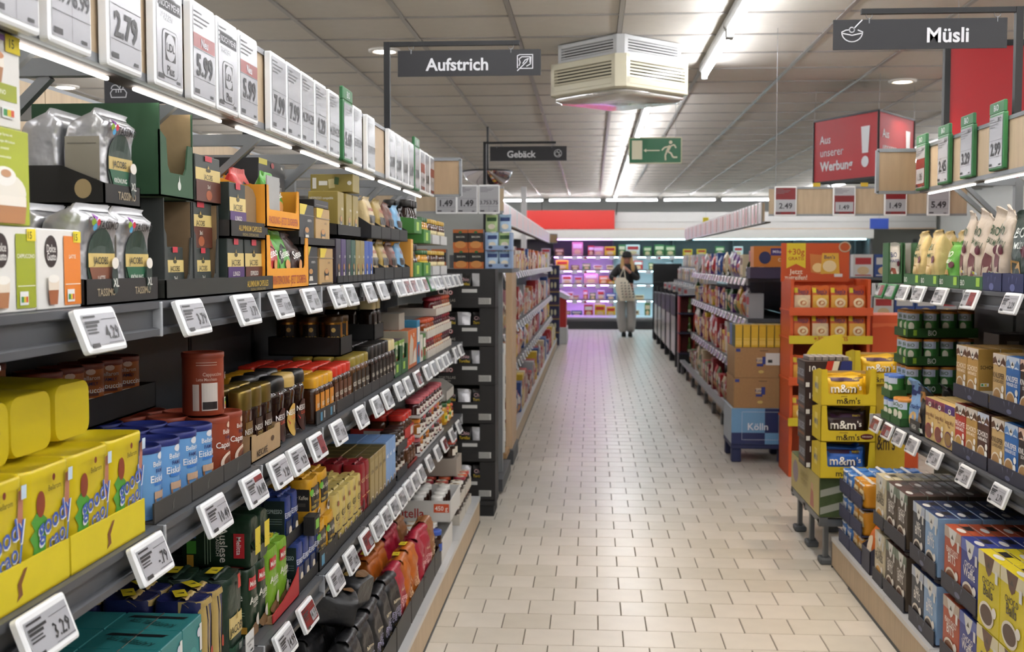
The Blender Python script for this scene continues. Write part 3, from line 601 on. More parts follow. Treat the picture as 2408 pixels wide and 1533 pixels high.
# big header displays: portrait
HW, HH = 0.132, 0.178
HB = {c: esl_meshes(HW, HH, 0.014, m, 'price_display') for c, m in (('w', FRAME), ('g', FRAME_G))}
HP = {}
def header_display(x, y, z, side, kind, txt, where, w=HW, h=HH, fr='w'):
    """kind: 'p' price, 'pp' two prices, 'n' price with red Neu bar, 'l' app advert, 'b' organic price with green head, 'r' red poster"""
    gh = 0.036 if kind.startswith('b') else 0.0; key = (kind, txt, round(w, 3))
    if key not in HP:
        S = SF(); s_ = MB(); b = MB(); m = 0.0075; x0, x1, z0, z1 = -w/2+m, w/2-m, m+0.002, h-m-0.002
        s_.face([S(x0, z0), S(x1, z0), S(x1, z1), S(x0, z1)], SCREEN)
        def ln(a, c, q=0.0008): b.face([S(x0, a, 3), S(x1, a, 3), S(x1, a-q, 3), S(x0, a-q, 3)], DK)
        W = x1-x0; Hh = z1-z0
        for i, L in enumerate((.35, .7, .6, .4)): b.face([S(x0+.004, z1-.008-i*.008, 3), S(x0+.004+L*W, z1-.008-i*.008, 3), S(x0+.004+L*W, z1-.0105-i*.008, 3), S(x0+.004, z1-.0105-i*.008, 3)], mat('#5d5d60', 0.4))
        b.face([S(x0+.004, z0+.012, 3), S(x0+.03, z0+.012, 3), S(x0+.03, z0+.004, 3), S(x0+.004, z0+.004, 3)], DK); b.face([S(x1-.03, z0+.008, 3), S(x1-.012, z0+.008, 3), S(x1-.012, z0+.003, 3), S(x1-.03, z0+.003, 3)], DK)
        if kind in ('p', 'n', 'bp'):
            b.text(txt, S, 0, z0+Hh*.36, 0.038, DK, 4, maxw=W*.94, bold=0.035); ln(z0+Hh*.53, 0); ln(z0+Hh*.20, 0)
        if kind == 'pp':
            for sg in (-1, 1): b.text(txt, S, sg*W*.25, z0+Hh*.38, 0.024, DK, 4, maxw=W*.45, bold=0.015)
            ln(z0+Hh*.5, 0); ln(z0+Hh*.22, 0); b.face([S(-.0004, z0, 3), S(.0004, z0, 3), S(.0004, z0+Hh*.5, 3), S(-.0004, z0+Hh*.5, 3)], DK)
        if kind == 'n':
            s_.face([S(x0, z0+Hh*.54, 1), S(x1, z0+Hh*.54, 1), S(x1, z0+Hh*.70, 1), S(x0, z0+Hh*.70, 1)], mat('#8c3a36', 0.3)); b.text('Neu', S, 0, z0+Hh*.62, 0.016, LET, 4, bold=0.02)
        if kind == 'l':
            s_.face([S(x0+.01, z1-.018, 1), S(x1-.006, z1-.018, 1), S(x1-.006, z1-.04, 1), S(x0+.01, z1-.04, 1)], DK); b.text('NOCH MEHR', S, 0, z1-.029, 0.012, LET, 4, maxw=W*.8); b.text('SPAREN', S, -W*.12, z1-.05, 0.012, LET, 4)
            for (a0, a1, c0, c1, cm, kk) in ((-.036, .036, .018, .098, DK, 2), (-.0345, .0345, .0195, .0965, SCREEN, 3), (-.024, .024, .046, .092, DK, 4)): s_.face([S(px, pz, kk) for px, pz in rrect(a0, a1, c0, c1, .012 if kk < 4 else .002)], cm)
            s_.face([S(.0225*math.cos(a), .069+.0225*math.sin(a), 5) for a in [i*math.pi/10 for i in range(20)]], SCREEN); b.text('LiDL', S, 0, .069, .014, DK, 6, maxw=.04, bold=.03); b.text('Plus', S, 0, .031, .016, DK, 5, bold=.02)
        if kind == 'r' or kind == 'br':
            s_.face([S(x0, z0+Hh*.02, 1), S(x1, z0+Hh*.02, 1), S(x1, z1-Hh*.3, 1), S(x0, z1-Hh*.3, 1)], SCREEN_R); s_.face([S(x0+.006, z0+Hh*.10, 2), S(x1-.006, z0+Hh*.10, 2), S(x1-.006, z0+Hh*.46, 2), S(x0+.006, z0+Hh*.46, 2)], SCREEN); b.text(txt, S, 0, z0+Hh*.27, 0.028, DK, 4, maxw=W*.8, bold=0.02)
        if kind == 's':     # shelf of red and grey poster with large price
            s_.face([S(x0, z0+Hh*.56, 1), S(x1, z0+Hh*.56, 1), S(x1, z1, 1), S(x0, z1, 1)], SCREEN_R); s_.face([S(x0, z0, 1), S(x1, z0, 1), S(x1, z0+Hh*.1, 1), S(x0, z0+Hh*.1, 1)], SCREEN_R); b.text(txt, S, 0, z0+Hh*.33, 0.034, DK, 4, maxw=W*.85, bold=0.02)
        hd = None
        if gh:
            hd = MB(); hd.box(-w/2, w/2, 0, 0.012, h-0.002, h+gh, FRAME_G, ch=0.003); hd.text('BiO', SF(), 0, h+gh/2-0.001, 0.020, LET, 2, maxw=.05, bold=.01); hd = hd.build('green_head')
            b.text('BiO', S, W*.28, z1-.012, 0.014, DK, 4, bold=.02)
        HP[key] = (s_.build('screen'), b.build('print'), hd)
    sm, bm, hd = HP[key]
    o = obj('price_display', HB['g' if gh else fr], None, (x, y, z)); o.rotation_euler = (0, 0, side)
    if w != HW: pass
    tag(o, where, 'price display', 'portrait price displays on the headers'); obj('screen', sm, o); obj('print', bm, o)
    if hd: obj('green_head', hd, o)
    return o
# headers' displays, coffee side: near to far
LH = [(1.40, 'pp', '6.49'), (1.555, 'pp', '6.99'), (1.74, 'p', '2.79'), (1.925, 'l', ''), (2.10, 'n', '5.99'), (2.24, 'l', ''), (2.378, 'n', '5.99'), (2.61, 'p', '7.99'), (2.745, 'p', '7.99'), (2.88, 'pp', '4.29'), (3.02, 'p', '4.29'), (3.18, 'pp', '4.29'),
      (3.36, 'bp', '5.69'), (3.50, 'pp', '5.39'), (3.715, 'pp', '5.39'), (4.11, 'p', '2.49'), (4.25, 'p', '2.69'), (4.40, 'p', '1.69'), (4.545, 'p', '5.49'), (4.70, 'bp', '3.99'), (4.85, 'r', '2.49'), (4.99, 'p', '1.69'), (5.14, 'r', '1.99')]
for i, (y, k, t) in enumerate(LH):
    header_display(-0.716, y, 1.772, LEFT, k, t, '%s display %son the coffee header, %s from near end' % ({'p': 'white framed price', 'pp': 'two-price white', 'l': 'app advert', 'n': 'red banded price', 'bp': 'green topped price', 'r': 'red filled price'}[k], ('reading %s ' % t) if t else '', nth(i)))
for i, (y, k, t) in enumerate([(4.585, 'br', '1.95'), (4.30, 'bp', '2.45'), (4.04, 'bp', '3.29'), (3.75, 'bp', '2.99')]):
    header_display(1.271, y, 1.757+0.004*i, RIGHT, k, t, 'green framed organic price display reading %s on the cereal header, %s from far end' % (t, nth(i)))
esl_row([(1.24, '4.99'), (1.61, '4.29'), (2.0, '3.79'), (2.32, '3.79'), (2.59, '11.99'), (2.87, '8.99'), (3.17, '4.45'), (3.345, '3.89'), (3.64, '5.49'), (3.87, '5.89'), (4.21, '5.89'), (4.37, '2.29', 2), (4.53, '2.49', 2), (4.69, '2.79'), (4.85, '1.99', 2), (5.03, '3.99', 0, 'g'), (5.2, '4.49'), (5.36, '4.49'), (5.58, '3.29'), (5.74, '3.29'), (5.94, '3.49'), (6.15, '3.49')], -0.693, 1.352, LEFT, 'the top coffee rail')
esl_row([(1.43, '3.29'), (1.79, '-.79'), (2.11, '10.49'), (2.36, '10.49', 3), (2.56, '9.29'), (2.722, '9.29'), (2.92, '5.99', 1), (3.17, '7.95'), (3.49, '6.49'), (3.75, '5.49'), (3.95, '6.49'), (4.2, '6.49'), (4.4, '3.15'), (4.66, '3.15', 2), (4.92, '2.99'), (5.12, '1.99'), (5.32, '1.99'), (5.5, '2.19'), (5.66, '2.19'), (5.97, '2.49'), (6.2, '2.49')], -0.693, 0.971, LEFT, 'the second coffee rail')
esl_row([(2.36, '5.49'), (2.59, '14.99'), (2.80, '14.95', 2), (3.12, '11.99'), (3.33, '12.99'), (3.56, '11.99', 2), (3.735, '11.99'), (3.897, '12.99'), (4.06, '12.99'), (4.222, '12.99'), (4.39, '2.49'), (4.55, '1.99'), (4.73, '5.29'), (4.98, '3.49'), (5.25, '2.29'), (5.5, '1.99', 2), (5.8, '2.49'), (6.1, '2.49')], -0.693, 0.564, LEFT, 'the third coffee rail')
esl_row([(3.18, '2.59'), (3.50, '2.29'), (3.87, '2.29', 1), (4.2, '3.29'), (4.47, '2.99'), (4.69, '2.49'), (4.87, '1.35', 0, 'g'), (5.04, '1.45', 1, 'g')], 1.224, 1.326, RIGHT, 'the top cereal rail')
esl_row([(3.25, '2.79'), (3.56, '2.79'), (3.88, '2.79'), (4.22, '2.79'), (4.51, '1.59'), (4.71, '2.59'), (4.89, '1.95', 2), (5.09, '1.95', 2)], 1.224, 0.739, RIGHT, 'the lower cereal rail')
# ================================================================ coffee rack, top shelf
Z1, Z2, Z3, Z0 = 1.4135, 1.0305, 0.6225, 0.1525
def put(P, x, y, z, label, side=LEFT, group=None, **k): return spawn(P, (x, y, z), side, label, group, **k)
G_CREAM, G_GREEN = '#d8c07a', '#1f4a36'
def dg(col, txt, cup1, cup2):
    return carton('capsule_carton', .132, .10, .112, '#e4e1da', [('e', .30, .72, .145, .20, '#2a1d1a'), ('t', 'Dolce', .30, .76, .10, '#e8e4de', .2), ('t', 'Gusto', .30, .66, .10, '#e8e4de', .2), ('r', .58, .04, .98, .92, col),
        ('t', txt, .78, .66, .05, '#f3efdf', .36), ('r', .60, .30, .96, .31, '#f3efdf'), ('r', .80, .84, .985, .985, '#e9d32c'), ('t', '15', .86, .91, .09, '#2a2410'), ('r', .63, .08, .80, .24, '#e8e8e4'), ('r', .65, .11, .70, .18, '#3d8a4a'), ('r', .70, .11, .74, .18, '#d8c22c'), ('r', .74, .11, .78, .18, '#c8502c'),
        ('p', [(.21, .06), (.38, .06), (.41, .24), (.18, .24)], cup1), ('p', [(.18, .24), (.41, .24), (.42, .38), (.17, .38)], '#e6d8c4'), ('e', .295, .38, .125, .05, '#f1ece2')], top='#e4e1da')
DG_C = dg('#9aa324', 'CAPPUCCINO', '#a8714a', 0); DG_L = dg('#e08030', 'LATTE', '#9c5a34', 0)
DG_G = carton('capsule_carton', .132, .10, .125, '#a4ad2a', [('t', 'kräftiger Espresso mit', .5, .93, .028, '#eef0d8'), ('t', 'viel cremigem Milchschaum', .5, .86, .028, '#eef0d8'), ('t', 'aromatisch', .5, .79, .028, '#eef0d8'), ('t', 'unwiderstehlich', .5, .70, .028, '#eef0d8'), ('e', .5, .34, .40, .20, '#e9e2d4'), ('e', .48, .50, .22, .10, '#f0ebe2'), ('e', .5, .53, .10, .04, '#b98a64'), ('p', [(.15, .02), (.85, .02), (.9, .26), (.1, .26)], '#b07a4e'), ('r', .12, .20, .88, .30, '#eee6d8')])
DG_T = carton('capsule_carton', .132, .10, .122, '#e4e1da', [('r', .04, .28, .92, .46, '#9aa324'), ('t', 'CAPPUCCINO', .5, .37, .05, '#eef0d8', .7), ('p', [(.30, .46), (.62, .46), (.66, .62), (.26, .62)], '#b07a4e'), ('r', .25, .62, .67, .74, '#eee6d8'), ('e', .46, .74, .21, .05, '#c9885a'), ('r', .70, .80, .985, .985, '#e9d32c'), ('t', '15', .82, .90, .10, '#2a2410'), ('r', .4, .90, .68, .96, '#7a4a98'), ('r', .60, .10, .84, .22, '#e8e8e4'), ('r', .62, .12, .69, .19, '#3d8a4a'), ('r', .69, .12, .76, .19, '#d8c22c'), ('r', .76, .12, .82, .19, '#c8502c')])
put(DG_C, -.752, 1.306, Z1, 'white and green capsule carton at the very near end of top shelf'); put(DG_C, -.752, 1.443, Z1, 'white capsule carton with green panel and black oval, beside the orange one')
put(DG_L, -.752, 1.580, Z1, 'white capsule carton with orange panel and tall latte glass'); put(DG_G, -.753, 1.434, Z1+.1135, 'lime green capsule carton with cappuccino picture stacked on white ones'); put(DG_T, -.755, 1.418, Z1+.239, 'topmost white and lime capsule carton with yellow corner')
def tassimo(low, txt, sd):
    return bag('capsule_bag', .125, .068, .150, foil('#c8c8cb', .7, .28), [('e', .5, .40, .40, .36, '#22372c'), ('r', .12, .36, .88, .50, '#c9b06a'), ('p', [(.13, .36), (.87, .36), (.70, .10), (.5, .03), (.30, .10)], low), ('t', 'JACOBS', .45, .43, .075, '#2a2a20', .5), ('t', txt, .45, .25, .05, '#e6e6dc', .5), ('t', 'TASSIMO', .60, .79, .085, '#2b2b2d', .62),
        ('e', .18, .86, .05, .035, '#8a4a9c'), ('e', .13, .81, .05, .035, '#8fae34'), ('e', .18, .76, .05, .035, '#58a8d8'), ('e', .24, .81, .05, .035, '#d02f48'), ('e', .80, .24, .10, .16, '#20302a'), ('e', .80, .40, .10, .06, '#e6dfd4'), ('t', 'XL', .80, .2, .09, '#e6e6dc', .18)],
        'block', .0010, sd, sealcol='#d6d6d8', tilt=.3, e=9.0, lops=[('r', .08, .05, .92, .70, mat('#a09a8c', .4, .3)), ('r', .15, .12, .85, .13, '#6a665c'), ('r', .15, .16, .85, .17, '#6a665c'), ('r', .15, .20, .85, .21, '#6a665c'), ('r', .15, .24, .85, .25, '#6a665c'), ('r', .15, .62, .85, .63, '#6a665c')])
TA_L = tassimo('#7a4a34', 'LATTE', 1.0); TA_K = tassimo('#1f5a3c', 'KRÖNUNG', 2.2)
TRB = tray('display_tray', .285, .235, .040, .055, '#211e1c', ops=[('t', 'TASSIMO', .25, .5, .3, '#a8987a', .25), ('t', 'TASSIMO', .75, .5, .3, '#a8987a', .25)], cut=1); TRB2 = tray('display_tray', .145, .235, .034, .062, '#1c1a18', ops=[('t', 'TASSIMO', .6, .5, .4, '#a8987a', .5)], lops=[('e', .85, .4, .06, .25, '#b09a70')])
put(TRB, -.745, 1.79, Z1, 'black tray holding the lower silver capsule bags')
put(TA_L, -.752, 1.715, Z1+.004, 'silver capsule bag with brown latte print, lower tray'); put(TA_K, -.752, 1.852, Z1+.004, 'silver capsule bag with green print, lower tray front')
for i, y in enumerate((1.715, 1.852)):
    for r in (1, 2): put(TA_L if i == 0 else TA_K, -.752-.072*r, y, Z1+.004, 'silver capsule bag in lower tray, %s from near end, %s row back' % (nth(i), nth(r)), parts='noprint')
put(TRB2, -.775, 1.862, Z1+.158, 'black tray holding the upper silver capsule bags'); put(TA_K, -.781, 1.862, Z1+.162, 'silver capsule bag with green print in the upper tray, front'); put(TA_K, -.855, 1.862, Z1+.162, 'silver capsule bag behind the front one in upper tray', parts='noprint')
# dark and green display cartons
DKC = tray('display_carton', .150, .21, .022, .088, '#3b3e3c', '#7a6248', hb=.185, post=.022, ops=[]); 
def ucarton(name, w, d, h, col, inner, cw, cz, ops=()):
    m = mat(col, 0.6, var=0.08, scale=20); im = kraft(inner); t = .003; b = MB(); b.box(-w/2, w/2, 0, d, 0, t, m); b.box(-w/2, -w/2+t, 0, d, 0, h, m, side=m); b.box(w/2-t, w/2, 0, d, 0, h, m); b.box(-w/2+t, w/2-t, d-t, d, 0, h, im)
    b.box(-w/2+t, w/2-t, d-t-.001, d-t, 0, h, im); b.box(w/2-t-.001, w/2-t, t, d-t, t, h, im)
    b.prism([(-w/2, 0), (w/2, 0), (w/2, h*.62), (cw/2+.012, h*.62), (cw/2, cz+.012), (cw/2-.012, cz), (-cw/2+.012, cz), (-cw/2, cz+.012), (-cw/2-.006, h*.64), (-w/2, h*.72)], 1, 0, t, m)
    p = MB(); p.prints(ops, SF(), w, h); return Proto(name, 'carton', b, [('print', p)], (w, d, h))
UC1 = ucarton('display_carton', .150, .22, .182, '#3a3d3b', '#8a7254', .112, .030); UC2 = ucarton('display_carton', .172, .235, .165, '#2f5337', '#97805e', .095, .045, [('e', .55, .14, .05, .05, '#d8ddd4'), ('p', [(.53, .18), (.57, .18), (.55, .26)], '#d8ddd4')])
LOWT = tray('display_tray', .67, .03, .034, .034, '#24241f', ops=[('t', 'ALUMINIUM CAPSULES', .82, .55, .40, '#c9a53a', .24), ('t', 'ORIGINAL COFFEE MACHINES', .82, .18, .18, '#8f7a3a', .26)])
put(LOWT, -.738, 2.285, Z1, 'long low black tray lip with gold capsule lettering')
put(UC1, -.775, 2.115, Z1, 'dark grey display carton with U-shaped window under the green carton'); put(UC1, -.775, 2.272, Z1, 'dark grey display carton with U-shaped window beside the capsule boxes'); put(UC2, -.772, 2.105, Z1+.1845, 'tall dark green display carton with torn U-shaped window')
def jac(w, h, top, low, txt, d=.10, col='#27302c'):
    return carton('coffee_box', w, d, h, col, [('r', .0, .46, 1, .72, G_CREAM), ('t', 'JACOBS', .5, .54, .12, '#2b2a1c', .8), ('e', .5, .69, .10, .045, '#4a4324'), ('p', [(.46, .72), (.54, .72), (.5, .80)], '#b89a4a'), ('r', .36, .88, .64, 1, '#c22c3c'), ('r', 0, .0, 1, .46, low), ('t', txt, .5, .33, .09, '#e9e6da', .6), ('e', .5, .14, .12, .11, top)], side=col, top=col)
J2 = jac(.092, .088, '#3a5a48', '#27302c', '2in1', .06); J3 = jac(.150, .092, '#a3562e', '#5b2f20', '3in1', .09, '#3a3f3a'); JL = jac(.112, .112, '#6c4a98', '#4b2a66', 'LUNGO'); JE = jac(.128, .112, '#8a4a34', '#5a2a1c', 'ESPRESSO')
put(J2, -.785, 2.118, Z1+.006, 'small dark coffee box marked 2in1 inside grey display carton'); put(J2, -.785, 2.275, Z1+.006, 'small dark coffee box inside the second grey display carton')
put(J3, -.789, 2.275, Z1+.0945, 'brown coffee stick box standing in the second display carton'); put(J3, -.780, 2.300, Z1+.1875, 'topmost brown coffee stick box beside the green carton')
put(JL, -.762, 2.418, Z1+.004, 'dark capsule box with purple lower half, lower level'); put(JE, -.762, 2.548, Z1+.004, 'dark capsule box with red-brown lower half, lower level')
for i, y in enumerate((2.418, 2.548)): put(JE, -.866, y, Z1+.004, 'dark capsule box in second row, %s from near end' % nth(i), parts='noprint')
CT2 = tray('display_tray', .275, .24, .036, .040, '#24211f', ops=[('t', 'ALUMINIUM CAPSULES', .5, .6, .34, '#c9a53a', .62), ('t', 'ORIGINAL COFFEE MACHINES', .5, .22, .18, '#8f7a3a', .8)]); put(CT2, -.752, 2.495, Z1+.1175, 'black tray with gold capsule lettering on the upper level')
put(JL, -.760, 2.43, Z1+.122, 'dark capsule box with purple lower half, upper tray')
b = MB(); K = kraft('#8c7150'); b.prism([(-.07, 0), (.075, 0), (.075, .05), (.06, .085), (.03, .108), (-.01, .115), (-.07, .112)], 1, 0, .004, K); b.box(.071, .075, 0, .12, 0, .05, K); put(Proto('torn_carton_piece', 'cardboard', b), -.772, 2.555, Z1+.122, 'torn brown cardboard carton wall in the upper capsule tray')
BKB = carton('coffee_box', .16, .09, .115, '#1d1d1d', [('r', 0, .9, 1, 1, '#2c2c2c')]); put(BKB, -.885, 2.42, Z1+.122, 'plain black box behind the upper capsule tray')
# orange senseo trays
def pads(c1, c2, txt, sd, h=.135): return bag('coffee_pad_bag', .115, .06, h, c1, [('p', [(.08, .30), (.92, .30), (.85, .66), (.5, .80), (.12, .62)], '#1c1a1a'), ('p', [(.0, .03), (1, .03), (1, .22), (0, .30)], c2), ('t', 'Senseo', .5, .62, .15, '#f1efe6', .8, .12), ('e', .62, .40, .16, .10, '#c98a4a'), ('t', txt, .5, .13, .07, '#b0322a', .8)], 'pouch', .003, sd)
SB_R = pads('#b02a26', '#d8cf2a', 'GUSTO', 1.3); SB_G = pads('#4f9a34', '#d8cf2a', 'PACK', 2.1); SB_B = pads('#3a241c', '#d8cf2a', 'KAFFEE', 3.3)
OT1 = tray('display_tray', .395, .20, .050, .128, '#dd9422', '#a9a9a6', [('t', 'VORRATSPACKUNG - JETZT ZUGREIFEN', .5, .45, .42, '#a5402a', .86)], hb=.14, post=.03); OT2 = tray('display_tray', .300, .20, .042, .098, '#dd9422', '#b5b5b2', [('t', 'PACKUNG - JETZT ZUGREIFEN', .5, .45, .42, '#a5402a', .86)], hb=.145, post=.02)
put(OT1, -.750, 2.808, Z1, 'orange display tray reading Vorratspackung on the shelf'); put(OT2, -.748, 2.758, Z1+.146, 'smaller orange display tray stacked on the lower one')
for i, (P, y) in enumerate(((SB_R, 2.69), (SB_G, 2.80), (SB_B, 2.92))): put(P, -.757, y, Z1+.004, '%s coffee pad bag in the lower orange tray' % ('red and black', 'green and black', 'dark brown')[i]); put(P, -.825, y, Z1+.004, '%s coffee pad bag in lower orange tray, second row' % ('red and black', 'green and black', 'dark brown')[i], parts='noprint')
put(SB_R, -.815, 2.70, Z1+.150, 'red coffee pad bag standing in the upper orange tray'); put(SB_G, -.782, 2.83, Z1+.150, 'green coffee pad bag leaning in the upper orange tray')
b = MB(); b.box(-.075, .035, 0, .003, 0, .12, mat('#aeaeac', .7, var=.06)); put(Proto('grey_divider', 'cardboard', b), -.768, 2.76, Z1+.151, 'grey cardboard divider inside the upper orange tray')
# espresso capsule boxes
def esp(w, h, col, txt, d=.09, tri=True, cup='#d9d2c4', tx='#d9d6cc'): 
    ops = [('e', .5, .30, .17, .14, mat('#0f0f10', .3)), ('e', .5, .36, .13, .07, '#b98448'), ('p', [(.36, .12), (.64, .12), (.60, .24), (.40, .24)], cup), ('t', txt, .66, .60, .06, tx, .3), ('r', .1, .02, .9, .05, tx)]
    if tri: ops += [('p', [(.0, .74), (.0, 1), (.5, 1), (.3, .74)], '#d9bf2e'), ('r', 0, .72, 1, .735, '#777168')]
    return carton('capsule_box', w, d, h, col, ops, lops=[('t', 'NESPRESSO compatible', .45, .84, .06, tx, .8), ('r', .1, .2, .7, .22, '#77736a'), ('r', .1, .26, .6, .28, '#77736a')])
EB = esp(.16, .105, '#242424', 'RISTRETTO'); EK = esp(.165, .102, '#b08f5c', 'LUNGO', cup='#caa06a', tx='#3a3024')
put(EB, -.758, 3.06, Z1+.002, 'black espresso capsule box with yellow corner, lower level'); put(EK, -.758, 3.245, Z1+.002, 'kraft espresso capsule box with yellow corner, lower level')
CT3 = tray('display_tray', .40, .19, .022, .024, '#1d1b1a'); put(CT3, -.752, 3.13, Z1+.1085, 'black tray between the two levels of espresso boxes')
put(EB, -.760, 3.03, Z1+.113, 'black espresso capsule box with yellow corner, upper level'); put(EK, -.760, 3.215, Z1+.113, 'kraft espresso capsule box with yellow corner, upper level')
FL = carton('capsule_box', .17, .10, .022, '#1e1c1c', [('r', .1, .3, .9, .4, '#6c685e')]); put(FL, -.762, 3.21, Z1+.2165, 'flat black lid lying on the kraft espresso box')
TB = carton('capsule_box', .26, .12, .125, '#212123', [('t', 'RISTRETTO', .62, .55, .10, '#cfcdc6', .5), ('t', 'ESPRESSO 10/12', .62, .42, .10, '#cfcdc6', .5), ('r', .0, .88, .3, 1, '#d9cb2e'), ('e', .5, .9, .06, .06, '#a0363a'), ('t', '44x', .85, .9, .07, '#cfcdc6')]); put(TB, -.872, 3.10, Z1+.214, 'large black espresso box on top at the back with 44x print')
GB = carton('capsule_box', .135, .10, .056, '#8c7c3c', [('r', .05, .2, .14, .8, '#d9d6cc'), ('r', .2, .38, .40, .62, '#d9d6cc'), ('p', [(.44, .2), (.58, .25), (.56, .75), (.42, .7)], '#c9bc8a'), ('p', [(.56, .45), (.66, .4), (.68, .8), (.58, .85)], '#3e5a30'), ('e', .92, .5, .05, .12, '#d9d6cc')]); spawn(GB, (-.815, 3.57, Z1+.284), 0, 'olive gold box lying flat with barcode and photos')
GO = esp(.085, .128, '#93803e', 'GRAN', tri=False); CT4 = tray('display_tray', .34, .19, .034, .05, '#191817', cut=1); put(CT4, -.756, 3.56, Z1+.1445, 'black tray under the tall gold capsule boxes')
for i, y in enumerate((3.46, 3.58, 3.68)): put(GO, -.762, y, Z1+.150, 'tall gold capsule box in upper black tray, %s from near end' % nth(i))
for i, (c, tx) in enumerate((('#2b2430', 'RIST'), ('#43305e', 'LUNG'), ('#1e2c2a', 'ESPR'), ('#244a3c', 'DECA'), ('#8a7a48', 'GRAN'), ('#8a7a48', 'GRAN'), ('#34509a', 'CREMA'), ('#34509a', 'CREMA'))):
    P = esp(.066, .132, c, tx, tri=False); put(P, -.758, 3.405+i*.0725, Z1+.003, '%s slim capsule box on top shelf, %s from near end' % (('black', 'purple', 'black green', 'dark green', 'gold', 'gold', 'blue', 'blue')[i], nth(i)))
    TS = tray('box_tray', .069, .11, .024, .03, '#1f1d1d', sides=False); put(TS, -.752, 3.405+i*.0725, Z1, 'small black torn tray under slim capsule boxes, %s from near end' % nth(i), group='small black trays')
# bags in black saw-tooth trays, two levels
SAW = tray('display_tray', .19, .22, .045, .13, '#1c1b1b', cut=1)
def cbag(c, txt, sd, h=.14, w=.125): return bag('coffee_pad_bag', w, .075, h, c, [('r', .12, .35, .88, .55, '#2e2620'), ('t', txt, .5, .72, .12, '#a03a30', .7), ('e', .6, .22, .2, .12, '#c99a62'), ('t', '36', .25, .15, .1, '#3a3024')], 'pouch', .003, sd, tilt=.2)
CB = [('cream', '#c4ae7e', cbag('#c4ae7e', 'Lebensart', 1.1)), ('gold', '#a88e4c', cbag('#a88e4c', 'Kaffee', 2.0)), ('brown', '#6a4438', cbag('#6a4438', 'Crema', 3.0)), ('light blue', '#7aa9cc', cbag('#7aa9cc', 'Mild', 4.0))]
for lv in (0, 1):
    for i, (n, c, P) in enumerate(CB):
        y = 4.07+i*.196-(.06 if lv else 0); zz = Z1+(.148 if lv else 0)
        put(SAW, -.757, y, zz, 'black notched tray for %s bags, %s level' % (n, ('lower', 'upper')[lv])); put(P, -.770, y, zz+.004, '%s coffee bag in notched black tray, %s level' % (n, ('lower', 'upper')[lv])); put(P, -.850, y, zz+.004, '%s coffee bag in notched tray, %s level, second row' % (n, ('lower', 'upper')[lv]), parts='noprint')
# honey and syrup end of the top shelf
HJ = jar('honey_jar', .07, .07, .115, .02, '#4a2a10', '#b8963c', [('r', .05, .25, .95, .75, '#e4d6a4'), ('t', 'HONIG', .5, .5, .2, '#5a3a14', .8)], e=2.2); BT = jar('syrup_bottle', .055, .055, .14, .03, '#2a1610', '#17130f', [('r', .05, .1, .95, .6, '#e9e4d8'), ('r', .1, .3, .9, .45, '#b03028')], e=2.2, neck=.5, shoulder=.62, cat='bottle')
YJ = jar('honey_jar', .066, .066, .115, .02, '#c08a1e', '#2a5a2c', [('r', .05, .2, .95, .8, '#e0c040'), ('r', .1, .4, .9, .6, '#3a7a34')], e=2.2); GTR = tray('display_tray', .215, .22, .062, .07, '#3f7a34', '#c9c4b4', [('r', .3, .2, .62, .8, '#a8c83c')]); WTR = tray('display_tray', .24, .22, .045, .05, '#c4c4c2', '#d8d4cc')
AB = carton('honey_box', .06, .12, .16, '#c48a34', [('r', .1, .5, .9, .9, '#e0b45a')]); put(AB, -.76, 4.83, Z1+.001, 'narrow amber box beside the blue coffee bags')
for lv in (0, 1):
    zz = Z1+lv*.19-(0 if lv == 0 else .002); w_ = ('lower', 'upper')[lv]
    put(GTR, -.757, 4.98, zz, 'green tray of dark syrup bottles, %s level' % w_)
    for i in range(3):
        for r in range(2): put(BT, -.80-.07*r, 4.91+i*.07, zz+.004, 'dark syrup bottle in %s green tray, %s from near end, %s row' % (w_, nth(i), nth(r)), parts=True if r == 0 else 'noprint')
    if lv == 0 or True:
        put(GTR, -.757, 5.26, Z1+lv*.15, 'green tray of yellow honey jars, %s level' % w_)
        for i in range(3): put(YJ, -.80, 5.19+i*.07, Z1+lv*.15+.004, 'yellow honey jar with green lid in %s tray, %s from near end' % (w_, nth(i)))
    put(WTR, -.757, 5.56, Z1+lv*.15, 'white tray of brown honey jars, %s level' % w_); put(WTR, -.757, 5.86, Z1+lv*.15, 'second white tray of brown honey jars, %s level' % w_)
    for i in range(6): put(HJ, -.80, 5.475+i*.076+(.07 if i > 2 else 0), Z1+lv*.15+.004, 'brown honey jar with gold lid on %s level, %s from near end' % (w_, nth(i)))
# ================================================================ second shelf
YEL = '#d4be20'
def tub_mesh(w, d, h, ops):
    m = mat(YEL, .35, var=.03, scale=10); b = MB(); R = []
    for f, z, rr in ((.90, 0, .02), (.93, .006, .02), (1.0, h-.012, .018)): R.append([(x, y+d/2, z) for x, y in rrect(-w/2*f, w/2*f, -d/2*f, d/2*f, rr, 4)])
    b.rings(R, m)
    l = MB(); R = []
    for f, z in ((1.02, h-.016), (1.03, h-.004), (1.01, h), (.94, h), (.92, h-.005), (.1, h-.005)): R.append([(x, y+d/2, z) for x, y in rrect(-w/2*f, w/2*f, -d/2*f, d/2*f, .018*f, 4)])
    l.rings(R, m, cap0=False); p = MB(); p.prints(ops, lambda u, v, k=0: (u*(.93+.07*v/h), d/2-d/2*(.93+.07*v/h)-.0012-.0004*k, v), w*.96, h)
    return Proto('cocoa_tub', 'tub', b, [('lid', l), ('print', p)], (w, d, h))
